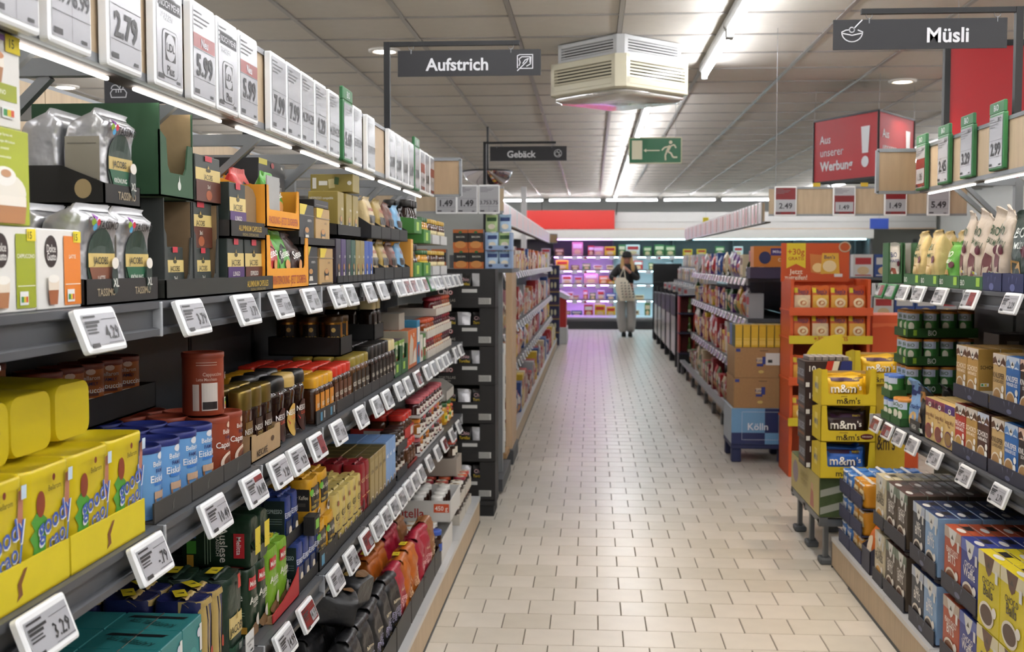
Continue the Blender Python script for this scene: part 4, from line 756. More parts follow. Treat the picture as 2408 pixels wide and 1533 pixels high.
TUB = tub_mesh(.130, .094, .165, [('p', [(.05, .2), (.4, .2), (.45, .56), (.25, .66), (.08, .58), (.16, .5), (.04, .45), (.14, .36)], '#4f9a3a'), ('e', .30, .70, .10, .11, '#8a3a22'), ('p', [(.38, .06), (.97, .06), (.97, .34), (.7, .28), (.5, .32)], '#6a4438'), ('p', [(.86, .5), (.98, .5), (.98, .9), (.88, .88)], '#b87a62'),
    ('t', 'goody', .62, .55, .19, '#f0f2f4', .72, .22), ('t', 'goody', .61, .56, .18, '#3a5ab0', .68, .22), ('t', 'cao', .66, .38, .17, '#f0f2f4', .5, .22), ('t', 'cao', .65, .39, .16, '#3a5ab0', .46, .22), ('r', .06, .14, .56, .21, '#5a2e16'), ('t', 'Schoko-Drink', .31, .175, .045, '#e9dcc4', .44), ('r', .06, .03, .48, .12, '#5a2e16'), ('t', 'Kakaohaltiges', .27, .09, .03, '#e9dcc4', .38), ('t', 'Getränkepulver', .27, .055, .03, '#e9dcc4', .38), ('t', 'Bellarom', .55, .82, .05, '#5a4a14', .3), ('e', .52, .90, .035, .03, '#7a2a20'), ('p', [(.78, .10), (.81, .10), (.90, .46), (.86, .46)], '#4a7ac0'), ('r', .86, .82, .97, .93, '#c9dcec')])
grid(TUB, -.748, 1.255, 5, .1345, Z2+.004, LEFT, 3, .098, 'yellow cocoa tub', 'on second coffee shelf', 'yellow cocoa drink tubs')
YT = tray('display_tray', .272, .325, .056, .058, '#d8c41e', sides=False, ops=[('p', [(.44, .15), (.50, .25), (.49, .5), (.55, .85), (.52, .85), (.45, .55), (.46, .3)], '#7a4a24')]); 
for i, y in enumerate((1.155, 1.433, 1.711)): put(YT, -.742, y, Z2, 'yellow tray of cocoa tubs, %s from near end' % nth(i))
for i, y in enumerate((1.44, 1.582, 1.735)): spawn(TUB, (-.79-.01*i, y, Z2+.265), LEFT, 'yellow cocoa tub lying on its back, %s from near end' % nth(i), 'lying cocoa tubs', 'noprint', rx=-math.pi/2)
bl = [('e', .5, .86, .12, .05, '#e8e8ec'), ('t', 'Bellarom', .5, .76, .075, '#f0f0f0', .6), ('t', 'FAMILY', .5, .66, .06, '#1f2a6a', .5), ('t', 'Eiskaffee', .5, .56, .10, '#f4f4f6', .8), ('r', .25, .46, .75, .50, '#3f7ac4'), ('p', [(.30, .04), (.66, .04), (.72, .36), (.24, .36)], '#9c6a44'), ('r', .25, .28, .71, .38, '#b99a80'), ('p', [(.98, .70), (1.2, .84), (1.2, .93), (.98, .79)], '#e0c62c'), ('t', 'NEU', 1.09, .815, .05, '#b03028', .15, .5)]
BC = can('iced_coffee_can', .0435, .126, '#6ea3d8', '#222c70', bl, rim=mat('#5a8ec8', .4)); br = [('e', .5, .86, .12, .05, '#d8b8a0'), ('t', 'Bellarom', .5, .76, .075, '#e9d8cc', .6), ('t', 'FAMILY', .5, .66, .06, '#2a2050', .5), ('t', 'Cappuccino', .5, .55, .10, '#f4f0ea', .95), ('r', .32, .45, .68, .50, '#5a2618'), ('e', .5, .24, .36, .18, '#e0cbb8'), ('e', .5, .25, .26, .12, '#7a4630'), ('e', .5, .26, .12, .05, '#5a3020')]
BR = can('cappuccino_can', .0425, .126, '#93412a', '#8f3d28', br, rim=mat('#b9b0a8', .3, .7)); OR = can('cappuccino_can', .0425, .115, '#b5622a', '#7a3420', br)
BRB = can('cappuccino_can', .0425, .130, '#93412a', '#8f3d28', [('r', .0, .08, .16, .5, '#c9b8ac'), ('r', .22, .08, .62, .52, '#d8cdc4'), ('r', .24, .10, .60, .22, '#2a2220'), ('t', 'Cappuccino', .5, .66, .06, '#c9a898', .5), ('t', 'Latte Macchiato', .35, .58, .05, '#c9a898', .5), ('r', .1, .80, .6, .81, '#c9a898'), ('r', .1, .84, .6, .85, '#c9a898'), ('t', 'Cap', 1.12, .62, .13, '#f4f0ea', .4), ('r', .86, .08, .98, .27, '#e8e8e4'), ('r', .88, .2, .96, .25, '#3d8a4a'), ('r', .88, .15, .96, .2, '#d8c22c'), ('r', .88, .1, .96, .15, '#c8502c')])
grid(BC, -.794, 1.935, 4, .0905, Z2+.004, LEFT, 3, .0905, 'light blue iced coffee can', 'on second shelf', 'blue iced coffee cans', full=2, rotj=.25)
grid(BR, -.794, 2.318, 2, .0885, Z2+.004, LEFT, 4, .0835, 'brown cappuccino can', 'on second shelf', 'brown cappuccino cans', full=1, rotj=.2)
put(BRB, -.812, 2.345, Z2+.1315, 'brown cappuccino can stacked alone on top of the others', LEFT-.75)
DT = tray('display_tray', .183, .32, .036, .04, '#393735', sides=False, ops=[('p', [(.46, .2), (.5, .3), (.49, .5), (.54, .85), (.47, .55)], '#4d4a47')])
for i, y in enumerate((1.985, 2.172, 2.359)): put(DT, -.744, y, Z2, 'dark grey cardboard tray of cans, %s from near end' % nth(i))
BTR = tray('display_tray', .46, .11, .055, .055, '#181616'); put(BTR, -.955, 2.22, Z2+.131, 'black tray at the back holding orange cappuccino cans')
for i in range(5): put(OR, -1.008, 2.02+i*.0895, Z2+.135, 'orange caramel cappuccino can at the back, %s from near end' % nth(i), LEFT-.7)
for i in range(4): put(OR, -1.02, 1.48+i*.12, Z2+.166, 'dark orange can in the shade behind cocoa tubs, %s from near end' % nth(i), LEFT-.8, parts='noprint')
# soluble coffee jars
NG = jar('coffee_jar', .072, .044, .158, .045, '#4a2a18', '#9a8240', [('r', .1, .1, .9, .80, '#6e5224'), ('t', 'NESCAFÉ', .5, .60, .12, '#eeeae0', .86), ('t', 'GOLD', .5, .46, .10, '#c9a85a', .6)], e=3.0, neck=.96, shoulder=.95, capm=mat('#8a7438', .28, .75)); NG2 = jar('coffee_jar', .072, .044, .158, .045, '#2a1812', '#9a8240', [('r', .1, .1, .9, .80, '#3a2418'), ('t', 'NESCAFÉ', .5, .60, .12, '#eeeae0', .86), ('t', 'GOLD', .5, .46, .10, '#c9a85a', .6)], e=3.0, neck=.96, shoulder=.95, capm=mat('#8a7438', .28, .75))
def nesc(cap, lab): return jar('coffee_jar', .098, .060, .166, .036, '#24130d', cap, [('e', .5, .38, .42, .36, lab), ('t', 'NESCAFÉ', .5, .56, .12, '#f2eee8', .86), ('t', 'CLASSIC', .5, .44, .07, '#d8583a', .5), ('e', .7, .22, .14, .10, '#141010'), ('p', [(.2, .3), (.9, .62), (.9, .7), (.1, .4)], '#b02a26')], e=2.4, neck=.84, shoulder=.90, cap_w=.98, waist=.05, dome=.008)
NB = nesc('#191716', '#3a1a14'); NC = nesc('#c9a962', '#c9a24e')
for r in range(2):
    for i, P in enumerate((NG, NG2, NG2)): put(P, -.790-.05*r, 2.525+i*.078, Z2+.004, 'soluble coffee jar with gold lid, %s in kraft tray%s' % (nth(i), ', behind' if r else ''))
KT = tray('display_tray', .24, .135, .055, .062, '#a98c66', ops=[('t', 'NESCAFÉ', .35, .3, .28, '#3a2a18', .4), ('e', .7, .62, .06, .12, '#5a4228')], post=.03); put(KT, -.752, 2.60, Z2, 'kraft cardboard tray holding the gold lidded jars')
for i, (P, n) in enumerate(((NB, 'black lidded'), (NC, 'cream lidded'), (NB, 'second black lidded'))): put(P, -.792, 2.782+i*.1, Z2+.001, 'large %s soluble coffee jar with curved glass' % n)
for i in range(3): put(NB, -.862, 2.782+i*.1, Z2+.001, 'large black lidded coffee jar in second row, %s from near end' % nth(i), parts='noprint')
def sqjar(cap, lab, h, w, txt, glass='#3a2010', caph=.03): return jar('coffee_jar', w, w, h, caph, glass, cap, [('r', .05, .1, .95, .9, lab), ('t', txt, .5, .55, .14, '#e9e2d0', .8), ('e', .5, .25, .2, .12, '#d8cdb8')], e=4.5, neck=.86, shoulder=.92, cap_w=.96, seg=20)
YJR = sqjar('#d69c22', '#c8822a', .128, .054, 'BIO'); RJR = sqjar('#c8301e', '#5a3420', .136, .056, 'GOLD'); GJR = sqjar('#8c7a30', '#2a201a', .142, .064, 'GOLD', '#5a3a1c'); DJR = sqjar('#1a1817', '#1d1614', .156, .066, 'Gold', '#20120c', .045); CJR = sqjar('#d9c896', '#241814', .150, .062, 'Gold', '#20120c', .04)
grid(YJR, -.780, 3.108, 4, .0575, Z2+.004, LEFT, 5, .058, 'yellow capped coffee jar', 'on second shelf', 'yellow capped jars'); grid(RJR, -.780, 3.340, 4, .0600, Z2+.004, LEFT, 5, .060, 'red capped coffee jar', 'on second shelf', 'red capped jars')
grid(GJR, -.785, 3.605, 4, .0690, Z2+.004, LEFT, 3, .068, 'gold capped coffee jar', 'on second shelf', 'gold capped jars'); grid(DJR, -.785, 3.905, 5, .0720, Z2+.004, LEFT, 3, .070, 'black capped slim coffee jar', 'on second shelf', 'black capped slim jars'); grid(CJR, -.785, 4.27, 2, .068, Z2+.004, LEFT, 3, .068, 'cream capped coffee jar', 'on second shelf', 'cream capped jars')
BLT = tray('display_tray', .118, .31, .040, .045, '#2b2a2a', sides=False, ops=[('r', .35, .2, .55, .8, '#4a88a8'), ('r', .7, .3, .8, .8, '#c9c9c4')]); BLT2 = tray('display_tray', .14, .31, .038, .045, '#2a2828', sides=False)
for i in range(4): put(BLT if i < 2 else BLT2, -.749, 3.136+i*.120+(.012 if i > 1 else 0), Z2, 'black tray under small coffee jars, %s from near end' % nth(i), sc=(1, 1, 1) if i < 2 else (.86, 1, 1))
for i in range(5): put(BLT2, -.749, 3.645+i*.144, Z2, 'dark tray under tall coffee jars, %s from near end' % nth(i))
GT = can('coffee_tin', .0345, .122, mat('#a8762c', .25, .75), mat('#4a3418', .35, .4), [('r', .12, .1, .88, .78, '#1c1512'), ('t', 'GOLD', .5, .42, .12, '#b8923c', .6), ('e', .5, .64, .1, .06, '#c9a85a')], lid_h=.02); BTT = tray('display_tray', .175, .235, .058, .06, '#171515'); put(BTT, -.800, 3.70, Z2+.148, 'black tray of gold coffee tins stacked on jars')
for r in range(3):
    for i in range(2): put(GT, -.838-.073*r, 3.655+i*.085, Z2+.152, 'gold coffee tin in black tray, %s column, %s row' % (('near', 'far')[i], nth(r)), LEFT-1.2)
BTD = tray('display_tray', .185, .20, .058, .06, '#141313'); put(BTD, -.802, 4.29, Z2+.158, 'black tray of square coffee jars stacked on top')
for r in range(3):
    for i in range(2): put(CJR, -.838-.064*r, 4.245+i*.085, Z2+.162, 'cream capped jar in upper black tray, %s column, %s row' % (('near', 'far')[i], nth(r)))
# tea, soup and jam end of the second shelf
GRT = tray('display_tray', .155, .20, .06, .115, '#2d5a34', '#8a9a6a', post=.025, ops=[('r', .2, .3, .5, .8, '#9ac04a')]); SO = carton('tea_box', .065, .09, .13, '#7aa03c', [('r', .1, .55, .9, .9, '#d8dcc0'), ('e', .5, .35, .3, .15, '#b03a4a'), ('t', 'TEE', .5, .7, .12, '#2a5a2c')], top='#5a2a5a')
for i, y in enumerate((4.44, 4.60)):
    put(GRT, -.755, y, Z2, 'green notched tray of tea boxes, %s from near end' % nth(i))
    for q in range(2): put(SO, -.768, y-.034+q*.068, Z2+.004, 'green tea box in notched tray, %s of four' % nth(i*2+q)); put(SO, -.862, y-.034+q*.068, Z2+.004, 'green tea box in second row, %s of four' % nth(i*2+q), parts='noprint')
TO = carton('tea_box', .24, .16, .16, '#c5662a', [('p', [(.1, .1), (.5, .1), (.6, .7), (.3, .9), (.15, .6)], '#c9bfae'), ('p', [(.5, .1), (.9, .1), (.85, .5), (.6, .4)], '#d8d0c2'), ('t', 'TEE', .6, .85, .1, '#f0e8d8')], lops=[('r', .02, .02, .98, .35, '#d07030')], side='#b0a894'); put(TO, -.758, 4.82, Z2+.002, 'orange tea display carton on second shelf')
GC = carton('display_carton', .14, .2, .07, '#a8a294', top='#b0aa9c'); put(GC, -.80, 4.80, Z2+.163, 'grey cardboard carton lying on orange tea display')
for i, c in enumerate(('#3a8ab0', '#d8d4c8', '#4a7a3c')): put(carton('tea_box', .085, .12, .12 if i else .19, c, [('r', .1, .5, .9, .85, '#e8e4d8'), ('e', .5, .3, .25, .15, '#b04030')]), -.76, 5.0+i*.09, Z2+.002, '%s tea box beside the orange display' % ('blue', 'white', 'green')[i])
JR = jar('jam_jar', .068, .068, .085, .016, '#5a1418', '#8c2230', [('r', .05, .2, .95, .75, '#e4dcc8'), ('e', .5, .45, .25, .2, '#a02a30')], e=2.1); JO = jar('jam_jar', .068, .068, .085, .016, '#8a3a10', '#c2502a', [('r', .05, .2, .95, .75, '#e9e0c8'), ('e', .5, .45, .25, .2, '#d07a20')], e=2.1); JP = jar('jam_jar', .068, .068, .085, .016, '#3a0c1c', '#5a1830', [('r', .05, .2, .95, .75, '#e4dcc8'), ('e', .5, .45, .25, .2, '#6a1838')], e=2.1)
WT2 = tray('display_tray', .30, .24, .035, .04, '#c9c2b6', '#d4cec2')
for lv in range(3):
    for t_ in range(4):
        y = 5.40+t_*.305-(.0 if t_ < 3 else .06)
        if t_ == 3: continue
        if lv == 2 and t_ == 0: continue
        put(WT2, -.757, y, Z2+lv*.092, 'pale tray of jam jars on second shelf, %s stack, %s level' % (nth(t_), nth(lv)))
        for q in range(4): put((JR, JO, JP)[(t_+lv) % 3], -.797, y-.111+q*.074, Z2+lv*.092+.004, '%s jam jar, %s stack, %s level, %s from near end' % (('red lidded', 'orange lidded', 'plum lidded')[(t_+lv) % 3], nth(t_), nth(lv), nth(q)))
# ================================================================ third shelf
S3 = 'on third coffee shelf'
stk = [('p', [(.3, .25), (.78, .15), (.82, .6), (.34, .72)], '#d9c42a'), ('p', [(.5, .3), (.58, .3), (.56, .55)], '#3a3418')]
TEAL = carton('filter_box', .106, .15, .155, '#2f7f80', [('e', .5, .55, .2, .12, '#3f9290'), ('t', 'Bellarom', .5, .4, .07, '#dfe8e4', .6), ('e', .82, .8, .09, .06, '#d8dce8'), ('r', .85, .55, .97, .9, '#e4e4e0')], tops=[('t', 'KAFFEEFILTER', .38, .5, .14, '#17403e', .7, 1.2), ('p', [(.62, .15), (.74, .1), (.80, .85), (.68, .9)], '#1a1a1c')])
grid(TEAL, -.775, 1.612, 6, .1085, Z3+.001, LEFT, 2, .153, 'teal coffee filter box', S3, 'teal filter boxes')
NAV = bag('coffee_pack', .066, .105, .175, film('#22285a'), [('r', .0, .0, .34, 1, '#b39a5c'), ('r', .42, .0, .52, 1, '#b39a5c'), ('r', .9, .0, 1, 1, '#b39a5c'), ('e', .66, .35, .14, .07, '#b8462c')], 'brick', .0012, 1.5, sealcol='#b39a5c'); JKP = bag('coffee_pack', .116, .085, .178, film('#20352a'), [('r', .0, .26, 1, .52, G_CREAM), ('t', 'JACOBS', .5, .35, .10, '#2b2a1c', .75), ('p', [(.44, .46), (.56, .46), (.5, .58)], '#b89a4a'), ('r', .55, .82, .72, .99, '#c8392c'), ('r', 0, 0, 1, .16, '#24503a'), ('r', .55, .06, .7, .14, '#d8dcd4')], 'brick', .0012, 2.4, sealcol='#20352a')
STK = Proto('yellow_sticker', 'sticker', MB().box(0, .001, 0, .001, 0, .001, '#d9c42a'))
def stick(parent, w, d, h, ang):
    b = MB(); S = lambda u, v, k=0: (u, v, h+.0085+.0003*k)
    c, s_ = math.cos(ang), math.sin(ang); P = lambda u, v: (u*c-v*s_, d*.55+u*s_+v*c)
    b.face([S(*P(-.026, -.013)), S(*P(.026, -.013)), S(*P(.026, .013)), S(*P(-.026, .013))], '#d9c42a'); b.face([S(*P(-.006, -.008), 1), S(*P(.004, -.008), 1), S(*P(-.001, .008), 1)], '#2a2616')
    obj('yellow_sticker', b, parent)
for r in range(3):
    for i in range(2): o = put(NAV, -.775-.108*r, 2.248+i*.069, Z3+.001, 'navy and gold striped coffee pack, %s from near end, %s row back' % (nth(i), nth(r)), group='navy striped packs', parts=True if r == 0 else 'noprint'); stick(o, .066, .105, .175, .5+.3*i)
    o = put(JKP, -.770-.088*r, 2.412, Z3+.001, 'dark green and cream coffee pack, %s row back' % nth(r), group='dark green coffee packs', parts=True if r == 0 else 'noprint'); stick(o, .116, .085, .178, .1*r)
CARD = MB(); CARD.box(-.03, .03, 0, .001, 0, .05, mat('#d8d8d6', .5)); CARD.prints([('t', 'Jacobs Krönung', .5, .6, .12, '#2a2a2a', .8), ('t', 'Kaffee', .45, .42, .12, '#2a2a2a', .6), ('r', .5, .12, .8, .2, '#2a2a2a')], SF(), .06, .05); put(Proto('paper_card', 'card', CARD), -.742, 2.42, Z3+.001, 'small white paper card in front of the dark green pack')
mel = [('r', .1, .70, .62, .88, '#b8252e'), ('t', 'Melitta', .36, .79, .08, '#f0ece6', .46), ('t', 'Auslese', .5, .55, .11, '#e9e6da', .8), ('t', 'KLASSISCH', .5, .46, .045, '#e9e6da', .5), ('e', .5, .10, .42, .10, '#8a6a48'), ('e', .7, .22, .22, .09, '#d8d0c4')]
melL = [('r', .30, .76, .78, .92, '#b8252e'), ('t', 'Melitta', .54, .84, .07, '#f0ece6', .44), ('t', 'Auslese', .52, .62, .12, '#e9e6da', .8), ('t', 'KLASSISCH', .52, .53, .05, '#e9e6da', .6), ('r', .2, .34, .9, .35, '#9fb89a'), ('r', .2, .38, .9, .39, '#9fb89a'), ('r', .2, .42, .85, .43, '#9fb89a'), ('r', .1, .08, .4, .22, '#3a6aa8'), ('r', .45, .08, .7, .22, '#4f9a3a'), ('r', .72, .08, .95, .18, '#c9983a')]
MEL = bag('coffee_pack', .068, .118, .158, film('#1c3422'), mel, 'brick', .0012, 3.1, lops=melL); MEG = bag('coffee_pack', .086, .075, .158, film('#7aa82c'), mel, 'brick', .0012, 4.1)
for i in range(2): put(MEL, -.770, 2.548+i*.073, Z3+.001, 'dark green coffee pack with red badge standing, %s from near end' % nth(i))
for i in range(2): put(MEL, -.892, 2.548+i*.073, Z3+.001, 'dark green coffee pack standing behind, %s from near end' % nth(i), parts='noprint')
LYM = bag('coffee_pack', .068, .075, .175, film('#1c3422'), [], 'brick', .001, 5.0)
for i in range(2):
    o = spawn(MEL, (-.955, 2.545+i*.074, Z3+.165), LEFT, 'dark green coffee pack lying on the standing ones, %s from near end' % nth(i), None, True, rx=math.pi/2); o.location = (-.955+.158, 2.545+i*.074, Z3+.162); o.location.x = -.925
    b = MB(); w_ = .03
    b.face([(-.02, .03, .1592+.007), (.02, .03, .1592+.007), (.02, .09, .1592+.007), (-.02, .09, .1592+.007)], '#d9c42a'); obj('yellow_sticker', b, o)
for r in range(2):
    for i in range(2): o = put(MEG, -.770-.08*r, 2.715+i*.090, Z3+.004, 'light green coffee pack with red badge, %s from near end, %s row back' % (nth(i), nth(r)), parts=True if r == 0 else 'noprint'); stick(o, .086, .075, .158, .2)
RT = MB(); m = mat('#a8262a', .6); RT.prism([(-.12, 0), (.12, 0), (.12, .075), (.10, .06), (.05, .045), (-.02, .03), (-.12, .022)], 1, 0, .003, m); RT.box(-.12, .12, 0, .15, 0, .003, kraft('#9c7c58')); put(Proto('torn_red_tray', 'tray', RT), -.748, 2.745, Z3, 'torn red cardboard tray under the light green packs')
ESN = bag('coffee_pack', .062, .058, .122, film('#23397a'), [('t', 'ESPRESSO', .5, .62, .12, '#d8dce8', .85), ('r', 0, 0, 1, .1, '#b8342a'), ('r', .1, .2, .9, .5, '#1c2a4a'), ('e', .6, .25, .25, .1, '#d8cdb8')], 'brick', .0015, 6.1, lops=[('r', .04, .1, .96, .94, '#18282e'), ('t', 'ESPRESSO', .5, .72, .09, '#b8c4cc', .7), ('r', .15, .45, .85, .46, '#7a8a90'), ('r', .15, .5, .85, .51, '#7a8a90'), ('r', .15, .55, .85, .56, '#7a8a90'), ('t', '250 g', .5, .26, .07, '#b8c4cc'), ('r', .4, .04, .65, .16, '#d8d8d4'), ('r', 0, 0, 1, .08, '#b8342a')])
ET = tray('display_tray', .27, .27, .03, .034, '#171616', sides=False); put(ET, -.752, 3.005, Z3, 'black tray of lower navy espresso packs'); put(ET, -.775, 2.985, Z3+.1255, 'black tray of upper navy espresso packs')
for lv in range(2):
    for r in range(4 if lv else 2):
        for i in range(2 if lv else 4): put(ESN, -.757-.061*r-(.024 if lv else 0), 2.915+i*.065-(.02 if lv else 0), Z3+.004+lv*.1255, 'navy espresso pack, %s tray, %s from near end, %s row back' % (('lower', 'upper')[lv], nth(i), nth(r)), parts=True if r == 0 or lv else 'noprint', group='navy espresso packs')
YBL = bag('coffee_pack', .108, .068, .125, film('#cf9a22'), [('r', .0, .30, 1, .82, '#221f1c'), ('t', 'Bio Kaffee', .5, .66, .10, '#e4dcc8', .8), ('e', .16, .70, .1, .08, '#6ab03c'), ('t', 'FAIRTRADE', .5, .48, .06, '#c9a53a', .7), ('r', .1, .36, .4, .42, '#9a8a4a'), ('e', .76, .16, .18, .12, '#e0d6c6'), ('e', .76, .18, .12, .07, '#3a2418')], 'brick', .002, 7.0, lops=[('r', .04, .32, .96, .80, '#221f1c'), ('t', 'Feiner Kaffee', .5, .62, .09, '#d8d0bc', .8), ('r', .2, .42, .8, .5, '#4a463e'), ('r', .05, .04, .5, .26, '#221f1c')])
YBT = tray('display_tray', .235, .16, .05, .055, '#1f1d1c', post=.03, ops=[('r', .1, .2, .25, .8, '#4a88a8')])
put(YBT, -.748, 3.205, Z3, 'black notched tray under yellow and black coffee packs')
for lv in range(2):
    for i in range(2): put(YBL, -.754-.006*lv, 3.148+i*.112-(.052 if lv else 0), Z3+.004+lv*.135, 'yellow and black fair trade pack, %s level, %s from near end' % (('lower', 'upper')[lv], nth(i))); put(YBL, -.828, 3.148+i*.112-(.052 if lv else 0), Z3+.004+lv*.135, 'yellow and black fair trade pack behind, %s level, %s from near end' % (('lower', 'upper')[lv], nth(i)), parts='noprint')
put(YBL, -.80, 3.10, Z3+.274, 'topmost yellow and black fair trade pack leaning on the pile', LEFT+.5)
b = MB(); b.box(-.03, .03, 0, .03, 0, .05, mat('#1b1a19', .6)); b.prints([('r', .2, .3, .8, .8, '#7ab83c')], SF(), .06, .05); put(Proto('torn_tray_piece', 'cardboard', b), -.737, 3.02, Z3+.125, 'black torn tray piece with green organic mark')
GOC = bag('coffee_pack', .076, .068, .158, film('#cbb66a'), [('t', 'GOLD', .5, .58, .13, '#3a3020', .8), ('e', .5, .82, .16, .05, '#9a5a3a'), ('r', .1, .47, .9, .475, '#3a3020'), ('t', 'Filterkaffee', .5, .43, .04, '#9a3a30', .7), ('e', .6, .16, .22, .09, '#e6ddcc'), ('e', .6, .17, .15, .06, '#3a2418'), ('r', .1, .30, .9, .33, '#2a2418')], 'brick', .0015, 8.0, lops=[('r', .1, .4, .9, .42, '#a89a5a')])
grid(GOC, -.757, 3.365, 5, .0795, Z3+.004, LEFT, 3, .070, 'cream coffee pack', S3, 'cream coffee packs'); CRT = tray('display_tray', .20, .22, .03, .034, '#1d1c1b', sides=False)
for i in range(5): put(CRT, -.750, 3.425+i*.203, Z3, 'low black tray on third shelf, %s from near end' % nth(i))
RDC = bag('coffee_pack', .066, .068, .182, film('#8a1c26'), [('t', 'GOLD', .5, .70, .08, '#d8b88a', .8), ('e', .5, .25, .3, .1, '#5a1018'), ('r', .1, .4, .9, .42, '#c9986a')], 'brick', .0015, 9.0); grid(RDC, -.757, 3.752, 2, .070, Z3+.004, LEFT, 4, .070, 'dark red coffee pack', S3, 'dark red coffee packs')
TAU = carton('coffee_box', .074, .105, .180, '#94804f', [('r', .1, .1, .9, .9, '#a08c5c'), ('t', 'CREMA', .5, .7, .07, '#4a3a1c', .7), ('e', .5, .14, .3, .09, '#e4dccc'), ('e', .5, .15, .2, .06, '#4a3220')], top='#4f4520', side='#8f7c46'); grid(TAU, -.757, 3.902, 4, .0765, Z3+.004, LEFT, 3, .108, 'gold brown coffee box', S3, 'gold brown coffee boxes')
LBL = carton('coffee_box', .066, .105, .185, '#7d9fcb', [('t', 'MILD', .5, .7, .07, '#f0f2f4', .7), ('e', .5, .14, .3, .09, '#e4dccc'), ('e', .5, .15, .2, .06, '#4a3220')], top='#6f90c0'); grid(LBL, -.757, 4.205, 3, .069, Z3+.004, LEFT, 3, .108, 'light blue coffee box', S3, 'light blue coffee boxes')
# spreads at the far end of the third shelf
DJ = jar('spread_jar', .070, .070, .085, .016, '#2a1610', '#2a1c18', [('r', .05, .2, .95, .75, '#d8d2c4'), ('r', .2, .4, .8, .55, '#6a3a2a')], e=2.1); RCJ = jar('spread_jar', .072, .072, .105, .026, '#4a2a18', '#b8281e', [('r', .08, .2, .92, .8, '#5a3620'), ('t', 'kakao', .5, .5, .12, '#e4d8c4', .7)], e=3.5)
DKT = tray('display_tray', .235, .23, .035, .04, '#2b2a2b', sides=False); WHT = tray('display_tray', .26, .25, .012, .014, '#d0cfcc')
for lv in range(2):
    put(DKT, -.755, 4.53, Z3+lv*.1, 'dark tray of brown spread jars, %s level' % ('lower', 'upper')[lv])
    for q in range(3): put(DJ, -.797, 4.455+q*.075, Z3+.004+lv*.1, 'brown spread jar in dark tray, %s level, %s from near end' % (('lower', 'upper')[lv], nth(q)))
RKT = tray('display_tray', .24, .23, .05, .052, '#a8261e', ops=[('r', .6, .15, .9, .85, '#c9c4bc')], lops=[('r', .25, .15, .6, .85, '#d0ccc4'), ('t', 'kakao', .8, .5, .5, '#e8e0d4', .3)]); RKF = tray('display_tray', .24, .23, .012, .014, '#8a2a22')
put(RKF, -.755, 4.80, Z3, 'low red tray of red capped jars'); put(RKT, -.77, 4.80, Z3+.112, 'upright red tray of upper red capped jars')
for lv in range(2):
    for r in range(3):
        for q in range(3): put(RCJ, -.797-.014*lv-.075*r, 4.725+q*.076, Z3+.004+lv*.112, 'red capped brown jar, %s level, %s from near end, %s row' % (('lower', 'upper')[lv], nth(q), nth(r)), parts=True if r == 0 else 'noprint', group='red capped jars third shelf')
GIN = jar('jam_jar', .068, .068, .075, .018, '#3a0f14', '#b0525a', [('r', .05, .2, .95, .75, '#e8e2d8'), ('e', .5, .45, .25, .2, '#7a2030')], e=2.1, capm=mat('#b85a62', .5, var=.5, scale=60)); OJJ = jar('jam_jar', .068, .068, .075, .018, '#9a5a1c', '#c87a2a', [('r', .05, .2, .95, .75, '#e8e2d8')], e=2.1)
for lv in range(3):
    for t_ in range(3):
        y = 5.10+t_*.275; put(WHT, -.750, y, Z3+lv*.085, 'thin white tray of jam jars, third shelf, %s stack, %s level' % (nth(t_), nth(lv)))
        for q in range(3): put((GIN, OJJ, DJ)[(0 if lv == 2 else (q+t_+lv) % 3)] if lv < 2 or True else GIN, -.79, y-.082+q*.082, Z3+.004+lv*.085, '%s jar on white trays, %s stack, %s level, %s in row' % (('gingham lidded', 'amber', 'brown')[(0 if lv == 2 else (q+t_+lv) % 3)], nth(t_), nth(lv), nth(q)))
for i in range(4): put(JO if i % 2 else YJ, -.79, 5.96+i*.08, Z3+.002, 'small jar at the far end of third shelf, %s from near end' % nth(i))
WCT = tray('display_carton', .32, .2, .05, .09, '#b0aca4', '#c9c4ba'); put(WCT, -.757, 6.10, Z3+.125, 'grey open carton at the far end of third shelf')
# ================================================================ base deck of the coffee rack
def beans(c, txt, tc, sd, h=.225, w=.138, d=.092): return bag('coffee_bean_bag', w, d, h, film(c), [('t', txt[0], .5, .52, .085, tc, .82), ('t', txt[1], .5, .43, .075, tc, .82), ('t', 'Bellarom', .5, .68, .05, '#e4d8b8', .5), ('r', .2, .34, .8, .345, '#b8984a'), ('r', .25, .26, .75, .32, '#8a7030'), ('e', .62, .12, .25, .08, '#7a5a3a')], 'gable', .0065, sd, cat='bag')
BKBG = [beans('#232325', ('ESPRESSO', 'CREMOSO'), '#a9a6c8', s_) for s_ in (1.0, 2.7)]; ORBG = [beans('#b4601f', ('CAFFÈ', 'CREMA'), '#e9c9a0', s_) for s_ in (3.3, 4.4)]; CRBG = [beans('#9c1d33', ('CAFFE', 'CREMA'), '#eab8b8', s_) for s_ in (5.2, 6.1)]; BWBG = [beans('#8a5a34', ('CAFFÈ', 'CREMA'), '#e9d8b8', s_) for s_ in (7.2, 8.4)]
DKB = tray('display_tray', .30, .36, .09, .10, '#3a3936', '#5a5650', sides=False)
for i, (y, n) in enumerate(((3.32, 'nearest'), (3.635, 'second'), (3.95, 'third'), (4.265, 'fourth'), (4.58, 'fifth'), (4.85, 'sixth'))):
    put(DKB, -.655, y, Z0, '%s dark carton tray on the base of the coffee rack' % n, sc=(1, 1, 1) if i < 5 else (.72, 1, 1))
def bagrow(Ps, y, n, x0, dx, desc, zt=0.0, tw=0.0):
    for i in range(n): put(Ps[i % 2], x0-dx*i, y+random.uniform(-.008, .008), Z0+.004+zt, '%s, %s from the aisle' % (desc, nth(i)), LEFT+random.uniform(-.12, .12)+tw, parts=True if i == 0 else 'noprint')
